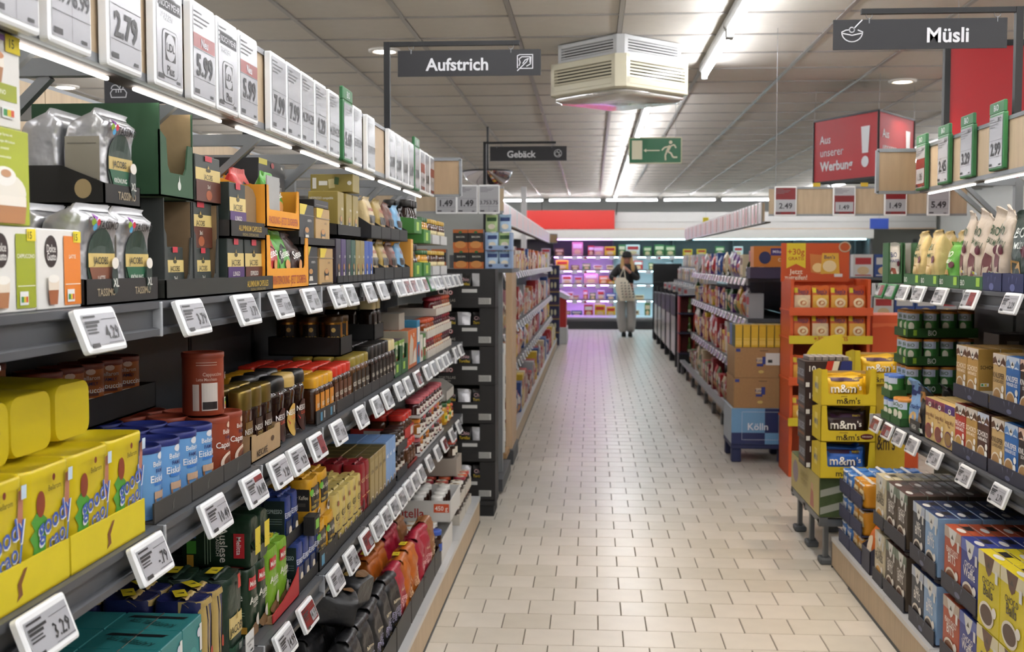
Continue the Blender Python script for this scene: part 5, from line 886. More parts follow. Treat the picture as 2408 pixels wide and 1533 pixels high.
for y, n in ((3.25, 'nearest pair'), (3.41, 'second pair'), (3.57, 'third pair'), (3.73, 'fourth pair'), (3.875, 'fifth pair')): bagrow(BKBG, y, 3, -.672, .112, 'black espresso bean bag in the %s' % n)
for i, (y, rz) in enumerate(((3.36, .3), (3.52, -.2))): spawn(BKBG[i], (-.70, y, Z0+.33), LEFT+rz, 'black espresso bean bag lying on top of the pile, %s one' % nth(i), None, True, rx=-1.35)
put(CRBG[0], -.672, 4.02, Z0+.004, 'bright red bean bag squeezed between black and orange bags')
for y, n in ((4.16, 'near'), (4.31, 'far')):
    for i in range(3): o = put(ORBG[i % 2], -.668-.118*i, y+random.uniform(-.006, .006), Z0+.004, 'orange bean bag in the %s row, %s from the aisle' % (n, nth(i)), LEFT+random.uniform(-.1, .1)); stick(o, .15, .095, .225+.010, .1*i)
bagrow(CRBG, 4.50, 3, -.668, .118, 'crimson bean bag'); bagrow(CRBG, 4.62, 3, -.668, .118, 'crimson bean bag in second row'); bagrow(BWBG, 4.775, 3, -.668, .118, 'copper brown bean bag')
NUT = jar('hazelnut_spread_jar', .075, .062, .108, .022, '#2a130a', '#dcdad4', [('r', .05, .15, .95, .62, '#dcd8cf'), ('t', 'nutella', .5, .4, .2, '#b0281e', .8), ('e', .75, .3, .15, .12, '#8a5a34')], e=2.4, cap_w=.92); 
def lids(o):
    b = MB(); b.lathe([(.022, .1088), (.022, .1092)], '#cfc0a0', 12); b.lathe([(.012, .1093), (.012, .1096)], '#8a5a34', 10); obj('lid_print', b, o)
NB2 = jar('hazelnut_spread_jar', .062, .062, .10, .02, '#2a130a', '#2f4fa0', [('r', .05, .15, .95, .62, '#2f4fa0')], e=2.2)
put(NB2, -.68, 4.915, Z0+.06, 'small blue lidded spread jar beside the brown bags'); 
NBX = MB(); m = mat('#cfcdc9', .55); w_, d_, h_ = .30, .40, .10
NBX.box(-w_/2, w_/2, 0, d_, 0, .003, m); NBX.box(-w_/2, w_/2, 0, .003, 0, h_, m); NBX.box(-w_/2, w_/2, d_-.003, d_, 0, h_, m); NBX.box(-w_/2, -w_/2+.003, 0, d_, 0, h_, m); NBX.box(w_/2-.003, w_/2, 0, d_, 0, h_, m)
NBP = MB(); NBP.prints([('t', 'nutella', .34, .42, .46, '#a8261e', .5), ('t', 'n', .105, .42, .46, '#1c1a1a', .2), ('r', .74, .45, .98, .85, '#c8502c'), ('t', '450 g', .86, .65, .22, '#f0e8e0', .2)], SF(), w_, h_)
NBXP = Proto('spread_carton', 'carton', NBX, [('print', NBP)]); 
spawn(NBXP, (-.805, 5.27, Z0+.112), 0, 'white open carton with red and black spread lettering, upper one'); spawn(NBXP, (-.805, 4.945, Z0), 0, 'white open carton of spread jars on the deck, lower one')
for r in range(4):
    for i in range(3): o = put(NUT, -.745-.092*i, 5.005+r*.09, Z0+.004, 'white lidded hazelnut spread jar in lower carton, %s column, %s row' % (nth(i), nth(r)), parts='noprint' if r else True); lids(o)
    for i in range(3): o = put(NUT, -.725-.092*i, 5.325+r*.09, Z0+.116, 'white lidded hazelnut spread jar in upper carton, %s column, %s row' % (nth(i), nth(r)), parts='noprint' if r else True)
put(NUT, -.85, 5.60, Z0+.226, 'single hazelnut spread jar standing on top of others'); put(NUT, -.93, 5.55, Z0+.226, 'second hazelnut spread jar standing on the others')
CRJ = [jar('cream_jar', .068, .068, .088, .016, '#2a1610', c, [('r', .05, .2, .95, .75, '#ddd6c8')], e=2.1) for c in ('#a83a28', '#8a2030', '#b8502c', '#d8d4cc')]
JBX = tray('display_tray', .27, .26, .05, .055, '#c4beb2', '#d0cabe')
for lv in range(2):
    for t_ in range(2):
        y = 5.82+t_*.29; put(JBX, -.66, y, Z0+lv*.094, 'pale tray of red rimmed cream jars, %s level, %s stack' % (('lower', 'upper')[lv], nth(t_)))
        for r in range(4):
            for q in range(3):
                if lv == 0 and r > 0: continue
                o = put(CRJ[(r+q+t_) % 3 if t_ else 3 if r < 1 else (r+q) % 3], -.70-.078*r, y-.085+q*.085, Z0+.004+lv*.094, 'cream jar, %s level, %s stack, %s row back, %s from near end' % (('lower', 'upper')[lv], nth(t_), nth(r), nth(q)), parts=True if r == 0 else 'noprint', group='red rimmed cream jars')
                b = MB(); b.lathe([(.026, .0885), (.026, .0889)], '#d8cdb4', 12); b.lathe([(.012, .089), (.012, .0893)], '#5a3a2a', 8); obj('lid_print', b, o)
GCT = carton('display_carton', .24, .22, .09, '#a59b90', top='#9d9388'); spawn(GCT, (-.83, 6.0, Z0+.19), 0, 'grey carton standing on the cream jars')
for r in range(2):
    for q in range(3): put(CRJ[0], -.76-.08*q, 6.06+.09*r, Z0+.283, 'red lidded jar on the grey carton, %s from aisle, %s row' % (nth(q), nth(r)))
# ================================================================ cereal rack (faces -x)
R1, R2, R0 = 1.3855, 0.8005, 0.1525
def putR(P, x, y, z, label, **k): return spawn(P, (x, y, z), k.pop('side', RIGHT), label, k.pop('group', None), **k)
GRN = '#2f5a33'
BIOT = tray('display_tray', .235, .22, .045, .05, GRN, '#9a978c', [('t', 'BiO', .12, .5, .45, '#e0e4dc', .2), ('r', .72, .25, .88, .9, '#8fb83a')]); NVT = tray('display_tray', .178, .22, .058, .06, '#242a50', '#3a3f60', [('e', .5, .25, .12, .2, '#5a6090'), ('p', [(.3, .4), (.35, .8), (.33, .8)], '#5a6090'), ('p', [(.65, .4), (.7, .8), (.72, .8)], '#5a6090'), ('p', [(.5, .5), (.49, .9), (.51, .9)], '#5a6090')])
for i, y in enumerate((3.98, 4.22, 4.46, 4.70)): putR(BIOT, 1.278, y, R1, 'green organic tray on the top cereal shelf, %s from near end' % nth(i))
for i, y in enumerate((3.22, 3.41, 3.595, 3.78)): putR(NVT, 1.278, y, R1, 'navy tray on the top cereal shelf, %s from near end' % nth(i))
mue = lambda c, sc, txt, h, w, sd, win='#b08a52', tilt=.15, d=.085: bag('muesli_bag', w, d, h, film(c), [('p', [(.08, .04), (.62, .04), (.68, .2), (.55, .36), (.2, .38), (.08, .25)], win), ('t', 'BiO', .42, .72, .13, sc, .5), ('t', txt, .5, .56, .085, sc, .8), ('e', .78, .48, .13, .07, '#5a2430'), ('r', .55, .12, .9, .16, '#e8e8e4'), ('r', .6, .125, .7, .155, '#3d8a4a'), ('r', .7, .125, .8, .155, '#d8c22c')], 'pouch', .005, sd, tilt=tilt)
MG = mue('#cdb478', '#2a4a26', 'MÜSLI', .205, .125, 1.2); MC = mue('#c9b8a4', '#2c4a2a', 'BASIS MÜSLI', .235, .118, 2.3, '#6a3a3c', .12); MGR = mue('#5a9a38', '#eef0e6', 'MÜSLI', .165, .12, 3.4); MDG = mue('#20342a', '#dfe4dc', 'MÜSLI', .25, .17, 4.5); MW = mue('#d0cbc2', '#2a3a6a', 'HAFER', .165, .05, 5.6, '#8a4a3a', d=.05)
putR(MDG, 1.30, 3.615, R1+.004, 'dark green muesli bag with almond picture'); putR(MDG, 1.30, 3.42, R1+.004, 'second dark green muesli bag beyond the frame side')
for i, (y, rz) in enumerate(((3.80, -.1), (3.915, .2), (4.045, .05), (4.18, -.12))): o = putR(MC, 1.30+.01*(i % 2), y, R1+.030, 'beige organic muesli bag leaning in green tray, %s from near end' % nth(i), side=RIGHT+rz); o.rotation_euler = (0, .22 if i < 3 else .1, RIGHT+rz)
putR(MGR, 1.31, 4.335, R1+.004, 'bright green muesli bag between beige and gold bags'); 
for i, y in enumerate((4.50, 4.68)): putR(MG, 1.29, y, R1+.004, 'gold organic muesli bag with clear top, %s from near end' % nth(i)); putR(MG, 1.385, y, R1+.004, 'gold organic muesli bag behind, %s from near end' % nth(i), parts='noprint')
spawn(MW, (1.312, 5.093, R1+.006), 0, 'white oat bag at the far end of the top cereal shelf')
BOX = tray('display_tray', .060, .10, .04, .175, GRN, '#a3a29e', hb=.175, post=.006); spawn(BOX, (1.312, 5.085, R1+.001), 0, 'green upright tray at the far end of the cereal shelf'); spawn(BOX, (1.376, 5.085, R1+.001), 0, 'empty green upright tray with grey inside')
b = MB(); b.prism([(-.12, 0), (.12, 0), (.12, .14), (.10, .17), (.05, .175), (.03, .19), (-.03, .19), (-.05, .175), (-.12, .13)], 1, 0, .003, mat('#274a2c', .6)); putR(Proto('green_carton_back', 'cardboard', b), 1.42, 4.26, R1+.052, 'dark green carton back with rounded notch behind the bags'); putR(Proto('green_carton_back', 'cardboard', MB().prism([(-.2, 0), (.2, 0), (.2, .05), (-.16, .22), (-.2, .2)], 1, 0, .003, mat('#23482b', .6))), 1.47, 3.87, R1+.052, 'dark green slanted carton back behind the beige bags')
# middle shelf: organic cans
OC = can('oat_drink_can', .033, .108, '#3a7a38', '#c98432', [('r', .0, .62, 1, .9, '#c3cde0'), ('e', .5, .4, .2, .16, '#d8d4c0'), ('t', 'BiO', .5, .76, .14, '#3a5a34', .5), ('r', .2, .08, .6, .16, '#e4e4de')], lid_h=.012); OCB = can('oat_drink_can', .033, .092, '#3a7a38', '#4a6fb8', [('r', .0, .62, 1, .9, '#c3cde0'), ('e', .5, .4, .2, .16, '#d8d4c0')], lid_h=.012)
GTT = tray('display_tray', .215, .29, .036, .04, '#24501f', rops=[('t', 'BiO', .35, .5, .6, '#e0e4dc', .12), ('r', .08, .2, .13, .8, '#8fb83a')], ops=[('r', .7, .2, .85, .9, '#8fb83a')])
for lv in range(4):
    putR(GTT, 1.330, 5.045, R2+.004+lv*.1185, 'green organic can tray, %s level of the stack' % nth(lv)); 
    for r in range(4):
        for q in range(3): putR(OC, 1.367+.071*r, 4.975+q*.070, R2+.008+lv*.1185, 'green can with orange lid, %s level, %s row, %s from near end' % (nth(lv), nth(r), nth(q)), side=RIGHT+.9, parts=True if r < 2 or q == 0 else 'noprint', group='orange lidded green cans')
GTS = tray('display_tray', .15, .07, .034, .036, '#24501f')
for lv in range(2 if True else 0):
    for t_ in range(2):
        if lv == 1 and t_ == 0: continue
        putR(GTS, 1.264, 4.86+t_*.16, R2+lv*.1-.0, 'small green can tray at the shelf edge, %s level, %s stack' % (nth(lv), nth(t_))) if not (t_ == 1 and False) else None
        for q in range(2): putR((OC, OCB)[t_], 1.300, 4.825+t_*.16+q*.07, R2+.004+lv*.1, 'green can at the shelf edge with %s lid, %s level, %s' % (('orange', 'blue')[t_], nth(lv), ('near one', 'far one')[q]), side=RIGHT+.4)
BBG = bag('oat_bag', .13, .075, .20, film('#7ea4cf'), [('e', .4, .22, .25, .16, '#c9a46a'), ('t', 'Crunchy', .5, .5, .11, '#2a3a7a', .8), ('p', [(.1, .7), (.9, .7), (.8, .9), (.2, .9)], '#27346a')], 'pouch', .006, 2.2, tilt=.4); KBG = bag('oat_bag', .13, .075, .19, film('#1e1d1d'), [('p', [(.1, .62), (.9, .70), (.85, .9), (.2, .86)], '#b5803c'), ('e', .45, .3, .3, .14, '#8a6a44'), ('t', 'High', .5, .5, .09, '#e8e4dc', .5), ('r', .55, .05, .9, .14, '#e8e8e4'), ('r', .6, .06, .75, .13, '#3d8a4a')], 'pouch', .006, 3.2, tilt=.4)
KTT = tray('display_tray', .15, .2, .05, .055, '#2a2927', ops=[('t', 'HIGH', .4, .5, .4, '#d8d4cc', .4)]); putR(KTT, 1.279, 4.62, R2, 'dark tray reading High below crumpled cereal bags'); putR(BBG, 1.29, 4.665, R2+.004, 'light blue crumpled oat bag on the middle shelf', side=RIGHT+.15); putR(KBG, 1.288, 4.575, R2+.004, 'black and orange crumpled oat bag on the middle shelf', side=RIGHT-.1); putR(KBG, 1.38, 4.60, R2+.004, 'black oat bag behind the crumpled ones', parts='noprint')
def cereal(c, top, txt, h=.178, w=.112, bowl='#a07a4a', tc='#f2efe8', mount='#5a3a28', sub='HAFER-MÜSLI', side=None, ringc=None):
    return carton('cereal_box', w, .07, h, c, [('r', 0, .80, 1, 1, top), ('p', [(0, .80), (0, .90), (.2, .95), (.35, .86), (.5, .93), (.68, .88), (.82, .96), (1, .88), (1, .80), (.75, .84), (.5, .77), (.25, .84)], mount), ('e', .5, .86, .14, .06, '#e9e6de'), ('p', [(.40, .85), (.60, .85), (.5, .92)], '#3a342c'), ('t', txt, .5, .62, .10, tc, .9), ('t', sub, .5, .52, .06, tc, .8), ('e', .42, .22, .36, .18, ringc or '#d8cfc0'), ('e', .42, .22, .31, .15, bowl), ('e', .86, .40, .10, .06, '#e6e2da'), ('e', .84, .26, .11, .07, '#efefe9')], rops=[('t', txt, .5, .66, .07, '#3a2c1c', .8), ('r', .12, .3, .5, .36, '#e8e8e4'), ('r', .15, .31, .25, .35, '#3d8a4a'), ('r', .3, .31, .4, .35, '#d8c22c'), ('r', .1, .14, .8, .22, '#d8d0c0')], side=side)
C_TAN = cereal('#b8904e', '#dcd2c4', 'SCHOKO', tc='#f0e4cc', side='#a5813e'); C_RED = cereal('#b03a2c', '#d8d4cc', 'FRÜCHTE', bowl='#b08a44'); C_BRN = cereal('#4a2c24', '#c9d4e6', 'SCHOKO'); C_KN = cereal('#c0a06a', '#dcd2c4', 'KNUSPER', tc='#3a281c', sub='SCHOKO-KEKS'); C_KB = cereal('#2f66a8', '#c4d2e2', 'KNUSPER', mount='#5a86bc', sub='WENIGER SÜSS'); C_KD = cereal('#2e2422', '#d8b8a4', 'KNUSPER', sub='SCHOKO', mount='#4a2a20'); C_PU = cereal('#d0b070', '#8a3a56', 'Saatgut Müsli', h=.158, w=.116, tc='#7a4a34', mount='#5a2438', bowl='#7a4a3a', ringc='#8a2a4a', sub='Beere'); C_PU2 = cereal('#d0b070', '#5a3a86', 'Saatgut Müsli', h=.158, w=.116, tc='#7a4a34', mount='#4a2a6a', bowl='#8a6a3a', ringc='#5a2a5a', sub='Nuss')
CTR = tray('display_tray', .355, .30, .046, .05, '#2b2b3a', '#3a3f60', sides=False, ops= [('e', .5, .3, .06, .16, '#565a78'), ('p', [(.40, .5), (.36, .9), (.38, .9)], '#565a78'), ('p', [(.60, .5), (.64, .9), (.62, .9)], '#565a78'), ('p', [(.5, .6), (.49, .95), (.51, .95)], '#565a78')])
for i, P in enumerate((C_PU2, C_PU, C_PU)): putR(P, 1.284, 4.198+i*.120, R2+.004, '%s seed muesli box, %s from near end' % (('purple topped', 'plum topped', 'wine topped')[i], nth(i))); putR(P, 1.358, 4.198+i*.120, R2+.004, 'seed muesli box in second row, %s from near end' % nth(i), parts='noprint')
lay = {0: [(3.965, C_BRN, C_TAN, C_RED), (3.595, C_KD, C_KB, C_KN), (3.225, C_KN, C_KB, C_KD)], 1: [(3.965, None, C_TAN, C_TAN), (3.595, C_KD, C_KB, C_KN), (3.225, C_KN, C_KD, C_KB)]}
nm = {C_BRN: 'dark brown', C_TAN: 'golden tan', C_RED: 'red', C_KD: 'black brown', C_KB: 'blue', C_KN: 'tan and white'}
for lv in range(2):
    for t_, (y, *Ps) in enumerate(lay[lv]):
        putR(CTR, 1.277, y, R2+lv*.206, 'dark navy cereal tray with bowl print, %s level, %s from far' % (('lower', 'upper')[lv], nth(t_)))
        for q, P in enumerate(Ps):
            if P is None: continue
            for r in range(3): putR(P, 1.285+r*.073, y-.117+q*.117, R2+.004+lv*.206, '%s muesli box, %s level, %s tray from far, %s row' % (nm[P], ('lower', 'upper')[lv], nth(t_), nth(r)) + (', near one' if P is C_TAN and lv and q == 1 else ''), parts=True if r == 0 or (P is C_TAN and q == 1) else 'noprint')
GBX = carton('dark_carton', .16, .14, .12, '#3d3330', rops=[('r', .2, .2, .5, .8, '#8a8680'), ('r', .6, .3, .9, .7, '#7a7670')]); putR(GBX, 1.45, 4.28, R2+.30, 'dark brown carton at the back of the middle shelf'); putR(GBX, 1.46, 4.28, R2+.177, 'dark brown carton under the other one at the back')
# ================================================================ base of the cereal rack
NV = '#2a2f4e'
OATB = bag('oat_flake_bag', .10, .11, .105, film('#c98a24'), [('r', .1, .35, .9, .75, '#e4d0a0'), ('t', 'Hafer', .5, .55, .2, '#7a4a14', .8), ('e', .6, .2, .25, .12, '#d8cdb8')], 'brick', .003, 1.4, sealcol='#d8d4cc'); OATU = bag('oat_flake_bag', .10, .11, .105, film('#3f78c0'), [('r', .1, .35, .9, .75, '#d8dce4'), ('t', 'Hafer', .5, .55, .2, '#27467a', .8), ('e', .6, .2, .25, .12, '#d8cdb8')], 'brick', .003, 2.4, sealcol='#d8dce4')
OTT = tray('display_tray', .22, .40, .06, .065, NV, sides=False)
for lv in range(3):
    for t_ in range(2):
        y = 5.295+t_*.0-.0; x = 1.182
    putR(OTT, 1.180, 5.40, R0+lv*.121, 'navy tray of blue oat packs, %s level' % nth(lv)); putR(OTT, 1.180, 5.172, R0+lv*.121, 'navy tray of orange oat packs, %s level' % nth(lv))
    for r in range(3):
        for q in range(2): putR(OATU, 1.191+r*.115, 5.35+q*.104, R0+.004+lv*.121, 'blue oat flake pack, %s level, %s row, %s one' % (nth(lv), nth(r), ('near', 'far')[q]), parts=True if r == 0 else 'noprint', group='blue oat packs'); putR(OATB, 1.191+r*.115, 5.12+q*.104, R0+.004+lv*.121, 'orange oat flake pack, %s level, %s row, %s one' % (nth(lv), nth(r), ('near', 'far')[q]), parts=True if r == 0 else 'noprint', group='orange oat packs')
OPO = bag('muesli_bag', .12, .10, .20, film('#c4652a'), [('e', .5, .45, .34, .3, '#dccbb0'), ('e', .5, .2, .2, .1, '#4a7a3c')], 'pouch', .005, 3.1); PTT = tray('display_tray', .15, .3, .10, .16, '#3a3b4a'); putR(PTT, 1.178, 4.965, R0, 'tall dark tray holding an orange pouch'); putR(OPO, 1.190, 4.965, R0+.005, 'orange oat pouch standing in a tall dark tray'); putR(carton('cereal_box', .14, .30, .20, '#3a3b4a', top='#c9c9c6'), 1.19, 4.965, R0+.27, 'plain dark box above the orange pouch') if False else None
def bits(c, top, t1, t2, tc='#efece6', ring='#8a5a3a', tp=None, w=.150, h=.205, mount='#d8d8d4'):
    return carton('cereal_box', w, .072, h, c, [('r', 0, .82, 1, 1, top), ('p', [(.25, 1), (.75, 1), (.62, .78), (.5, .72), (.38, .78)], mount), ('p', [(.42, .84), (.58, .84), (.5, .92)], '#3a342c'), ('t', t1, .5, .64, .09, tc, .7), ('t', t2, .5, .52, .15, tc, .75), ('e', .45, .2, .34, .17, '#ddd6c8'), ('e', .45, .2, .28, .13, ring), ('e', .8, .3, .1, .07, '#e6e2da'), ('r', .82, .7, .94, .86, '#d8d8d4')], tops=[('r', .25, .55, .6, .9, '#1e1c1e'), ('e', .6, .3, .2, .16, '#d8d6d2')], top=tp)
B_CF = bits('#cbbfa0', '#d8d0b8', 'CORN', 'FLAKES', '#3a3020', '#d09a44', '#c9bd98', w=.155); B_BR = bits('#4a3f34', '#6a7a6a', 'CHOCO', 'BITS', ring='#5a3a28', tp='#4a2c26'); B_NE = bits('#2c333e', '#aeb8c8', 'NEO', 'BITS', ring='#2a211e', tp='#26365e'); B_NB = bits('#7ea0c4', '#c4d0dc', 'NEO', 'BITS', ring='#2a211e', tp='#26365e'); B_OR = bits('#a8482a', '#b8a898', 'PEANUT CHOCO', 'BITS', ring='#7a4a2c', tp='#a4482a', w=.17); B_WA = bits('#2c3a86', '#5a6ab0', 'CHOCO', 'Waffle', ring='#6a4430', tp='#2c3a86', w=.17); B_YE = bits('#d2c01e', '#d8cfae', 'CHOCO', 'Balls', '#2e2418', '#4a3226', '#d2c01e', w=.185, h=.225, mount='#5a3c2c')
CRT2 = tray('display_tray', .315, .36, .055, .06, '#33343c', '#3a3f60', sides=False); CRT3 = tray('display_tray', .36, .36, .055, .06, '#34353f', '#3a3f60', sides=False, ops=[('e', .5, .3, .08, .16, '#565a78'), ('p', [(.40, .5), (.36, .9), (.38, .9)], '#565a78'), ('p', [(.60, .5), (.64, .9), (.62, .9)], '#565a78')], hb=.16)
def stackrow(y, Ps, w, T, lv_n, desc, tw, rows=4, h=.205):
    for lv in range(lv_n):
        putR(T, 1.178, y, R0+lv*(h+.032), 'dark tray of %s, %s level' % (tw, ('lower', 'upper')[lv]), sc=(w*len(Ps)/(.315 if T is CRT2 else .36), 1, 1))
        for q, P in enumerate(Ps):
            for r in range(rows if lv else 2): putR(P, 1.187+r*.075, y+(q-(len(Ps)-1)/2)*w, R0+.006+lv*(h+.032), '%s, %s level, %s row%s' % (desc[q], ('lower', 'upper')[lv], nth(r), '' if desc.count(desc[q]) == 1 else (', near one', ', far one')[q]), parts=True if (r == 0 or lv) else 'noprint')
stackrow(4.765, (B_CF,), .158, CRT2, 2, ('cream corn flakes box',), 'corn flakes'); stackrow(4.515, (B_BR, B_BR), .153, CRT2, 2, ('dark brown choco cereal box', 'dark brown choco cereal box'), 'brown choco cereal')
stackrow(4.135, (B_NB, B_NE), .156, CRT3, 2, ('pale blue cereal box', 'dark slate cereal box'), 'blue cereal boxes'); stackrow(3.735, (B_WA, B_OR), .174, CRT3, 2, ('deep blue waffle cereal box', 'rust orange peanut cereal box'), 'waffle and peanut cereal')
for lv in range(2):
    for q in range(2):
        for r in range(3): putR(B_YE, 1.180+r*.076, 3.265+q*.190, R0+.002+lv*.228, 'yellow choco balls box, %s level, %s row, %s one' % (('lower', 'upper')[lv], nth(r), ('near', 'far')[q]), parts=True if (r == 0 or lv) else 'noprint')
# ================================================================ pallet with chocolate bags
YM = '#cdb31e'
dol = MB(); GALV = mat('#6f7275', .4, .6); x0, x1, y0, y1 = 1.11, 1.374, 5.62, 6.42
for y in (y0+.03, (y0+y1)/2, y1-.03): dol.box(x0, x1, y-.02, y+.02, .19, .225, GALV)
for x in (x0, x1-.04): dol.box(x, x+.04, y0, y1, .205, .235, GALV)
o = obj('metal_dolly', dol); tag(o, 'grey metal pallet dolly under the chocolate display', 'dolly')
for x in (x0+.04, x1-.05):
    for y in (y0+.05, (y0+y1)/2, y1-.06):
        l = MB(); l.box(x-.03, x+.03, y-.045, y+.045, 0.0, .03, mat('#4f5356', .6), ch=.006); l.box(x-.012, x+.012, y-.018, y+.018, .03, .19, GALV, ch=.003); obj('leg', l, o)
pb = MB(); pb.box(x0, x1, y0, y1, .236, .432, mat('#3a4a26', .55, var=.3, scale=40), ch=.003); o = obj('pallet_box', pb); tag(o, 'printed cardboard base with green front on the metal dolly', 'carton')
p = MB(); SLp = lambda u, v, k=0: (x0-.001-.0004*k, y1-u, v); p.face([SLp(.01, .24), SLp(.79, .24), SLp(.79, .428), SLp(.01, .428)], '#b8a860')
p.face([SLp(.14+.08*math.cos(a), .345+.06*math.sin(a), 1) for a in [i*math.pi/8 for i in range(16)]], '#8a7a86'); p.text('DEINE KICK', SLp, .40, .37, .03, '#9a8640', 2, maxw=.22); p.text('MOMENTE', SLp, .40, .33, .03, '#9a8640', 2, maxw=.22); p.face([SLp(.56, .25, 1), SLp(.66, .25, 1), SLp(.64, .33, 1), SLp(.58, .34, 1)], '#a85a4a'); p.face([SLp(.58, .34, 2), SLp(.64, .34, 2), SLp(.64, .37, 2), SLp(.58, .37, 2)], '#c99a7a')
SFp = lambda u, v, k=0: (u, y0-.001-.0004*k, v)
for za, zb in ((.25, .35), (.335, .43)): p.face([SFp(x0+.002, za), SFp(x0+.002, za+.035), SFp(x1-.04, zb+.0), SFp(x1-.04, zb-.035)], '#8f9288')
obj('print', p, o)
def mmbag(c, sd, tc='#f0ece2'): return bag('candy_bag', .19, .05, .135, film(c), [('r', .0, .78, 1, .92, '#3c1c3c'), ('t', 'PARTY', .8, .85, .07, '#e4c83a', .25), ('t', 'm&m', .46, .52, .33, '#2a1812', .80), ('t', 'm&m', .45, .53, .31, tc, .76), ('t', "'s", .86, .56, .2, tc, .1), ('e', .3, .16, .09, .08, '#b8302a'), ('e', .45, .13, .09, .08, '#3a7a3a'), ('e', .62, .18, .09, .09, '#c98a2a'), ('e', .78, .15, .08, .08, '#2f5aa8')], 'pillow', .005, sd)
MMB = {'yellow': mmbag('#d8ab1e', 1.1), 'brown': mmbag('#2c1a1a', 2.2), 'blue': mmbag('#2a62b8', 3.3)}
def mmtray(txt): return tray('candy_tray', .262, .215, .055, .175, YM, '#a88a54', [('t', "m&m's", .5, .45, .55, '#2a1a12', .42), ('t', 'peanut' if txt else 'chocolate', .42, .85, .14, '#5a3a1a', .2)] + ([] if txt else [('e', .84, .5, .12, .25, '#5a1c1c'), ('t', 'CHOCOLATE', .84, .5, .12, '#f0e8d8', .18)]), hb=.15, post=.028, lops=[('r', .35, .3, .65, .75, '#e0cc60'), ('t', 'MINI', .5, .5, .18, '#4a5a8a', .5)])
MT1, MT2 = mmtray(1), mmtray(0); X0 = 1.236
for lv, (T, cn) in enumerate(((MT1, 'blue'), (MT2, 'brown'), (MT1, 'yellow'))):
    z = .4335+lv*.1765; spawn(T, (X0, 5.60, z), 0, 'yellow candy tray with %s bags, %s level on the pallet' % (cn, ('lowest', 'middle', 'top')[lv]))
    for q in range(3): spawn(MMB[cn], (X0+(-.012, .014, .0)[q], 5.612+q*.058, z+.012), random.uniform(-.06, .06), '%s candy bag in the %s tray, %s from front' % (cn, ('lowest', 'middle', 'top')[lv], nth(q)), None, True if q == 0 else 'noprint', rx=-.12)
# second yellow tray stack and arched card behind
sup = MB(); sup.box(1.378, 1.64, 6.10, 6.42, .236, .84, mat('#b89a1e', .55, var=.15, scale=20), ch=.003); o = obj('candy_carton_stack', sup); tag(o, 'yellow carton column under the rear candy tray', 'carton')
lab = MB(); lab.prints([('r', .05, .62, .95, .72, '#3c2a5a'), ('t', "m&m's", .6, .5, .14, '#2a1a12', .5)], SF(), .26, .60); obj('print', lab, o, (1.4975, 6.10, .236))
spawn(MT1, (1.50, 6.08, .842), 0, 'yellow candy tray at the rear, above the front ones')
for q in range(2): spawn(MMB['yellow'], (1.505+.01*q, 6.094+q*.06, .856), .05, 'yellow candy bag in the rear tray, %s from front' % nth(q), None, True if q == 0 else 'noprint', rx=-.1)
b = MB(); b.prism([(1.18, .90)]+[(1.38-.20*math.cos(math.radians(a)), .93+.15*math.sin(math.radians(a))) for a in range(0, 91, 10)]+[(1.38, .90)], 1, 6.43, 6.434, mat('#c2ad22', .5)); o = obj('arched_card', b); tag(o, 'yellow quarter-round display card behind the chocolate bar cartons', 'card')
b = MB(); b.box(1.175, 1.36, 6.425, 6.44, .236, .90, mat('#b8a01c', .55)); obj('card_stand', b, o)
# chocolate bar cartons
bar = carton('bar_carton', .235, .19, .135, '#2c1c1a', [('p', [(.34, 0), (.48, 0), (.62, 1), (.48, 1)], '#b8301e'), ('p', [(.48, 0), (.60, 0), (.74, 1), (.62, 1)], '#d8cdb0'), ('p', [(.64, 0), (1, 0), (1, 1), (.78, 1)], '#232f6a'), ('t', '10', .16, .72, .22, '#e8e4dc', .2), ('r', .02, .03, .1, .2, '#d8d8d4')], lops=[('r', .04, .08, .96, .92, '#4a4340'), ('t', 'SNICKERS', .5, .55, .28, '#b8bcc8', .8), ('r', .1, .2, .9, .3, '#8a5a3a')])
for lv in range(4): spawn(bar, (1.203-.003*lv, 5.875, .4335+lv*.1365), .02*(lv % 2), 'dark chocolate bar carton beside the candy trays, %s from bottom' % nth(lv))
for q in range(6): spawn(carton('chocolate_bar', .028, .16, .02, '#7a726c', [], top='#8f8a86'), (1.112+q*.034, 5.885, .4335+4*.1365), 0, 'wrapped chocolate bar on the topmost carton, %s from the aisle' % nth(q), 'wrapped chocolate bars')
# ================================================================ oat pallet further back
NAVY = mat('#232c54', .55)
dl = MB(); dl.box(1.03, 1.45, 8.50, 9.0, .10, .135, NAVY, ch=.006); o = obj('plastic_dolly', dl); tag(o, 'dark blue plastic dolly under the oat cartons', 'dolly')
for x in (1.07, 1.41):
    for y in (8.55, 8.93): obj('foot', MB().box(x-.035, x+.035, y-.04, y+.04, 0, .10, NAVY, ch=.006), o)
b = MB(); b.box(1.03, 1.45, 8.50, 9.0, .136, .402, mat('#b4c0cc', .5), ch=.003); o = obj('oat_base_carton', b); tag(o, 'light and dark blue base carton reading Kölln', 'carton'); p = MB()
p.prints([('r', 0, .32, .58, 1, '#6f9fc8'), ('r', .58, .32, 1, 1, '#232f5e'), ('r', 0, 0, .58, .32, '#232f5e'), ('r', .58, 0, 1, .32, '#6f9fc8'), ('t', 'Kölln', .46, .5, .20, '#e8ecf0', .5)], SF(), .42, .264); p.prints([('r', .18, .12, .82, .13, '#c9d4e0'), ('r', .18, .9, .82, .91, '#c9d4e0'), ('r', .18, .12, .185, .91, '#c9d4e0'), ('r', .815, .12, .82, .91, '#c9d4e0')], SF(-.002), .42, .264); obj('print', p, o, (1.24, 8.50, .137))
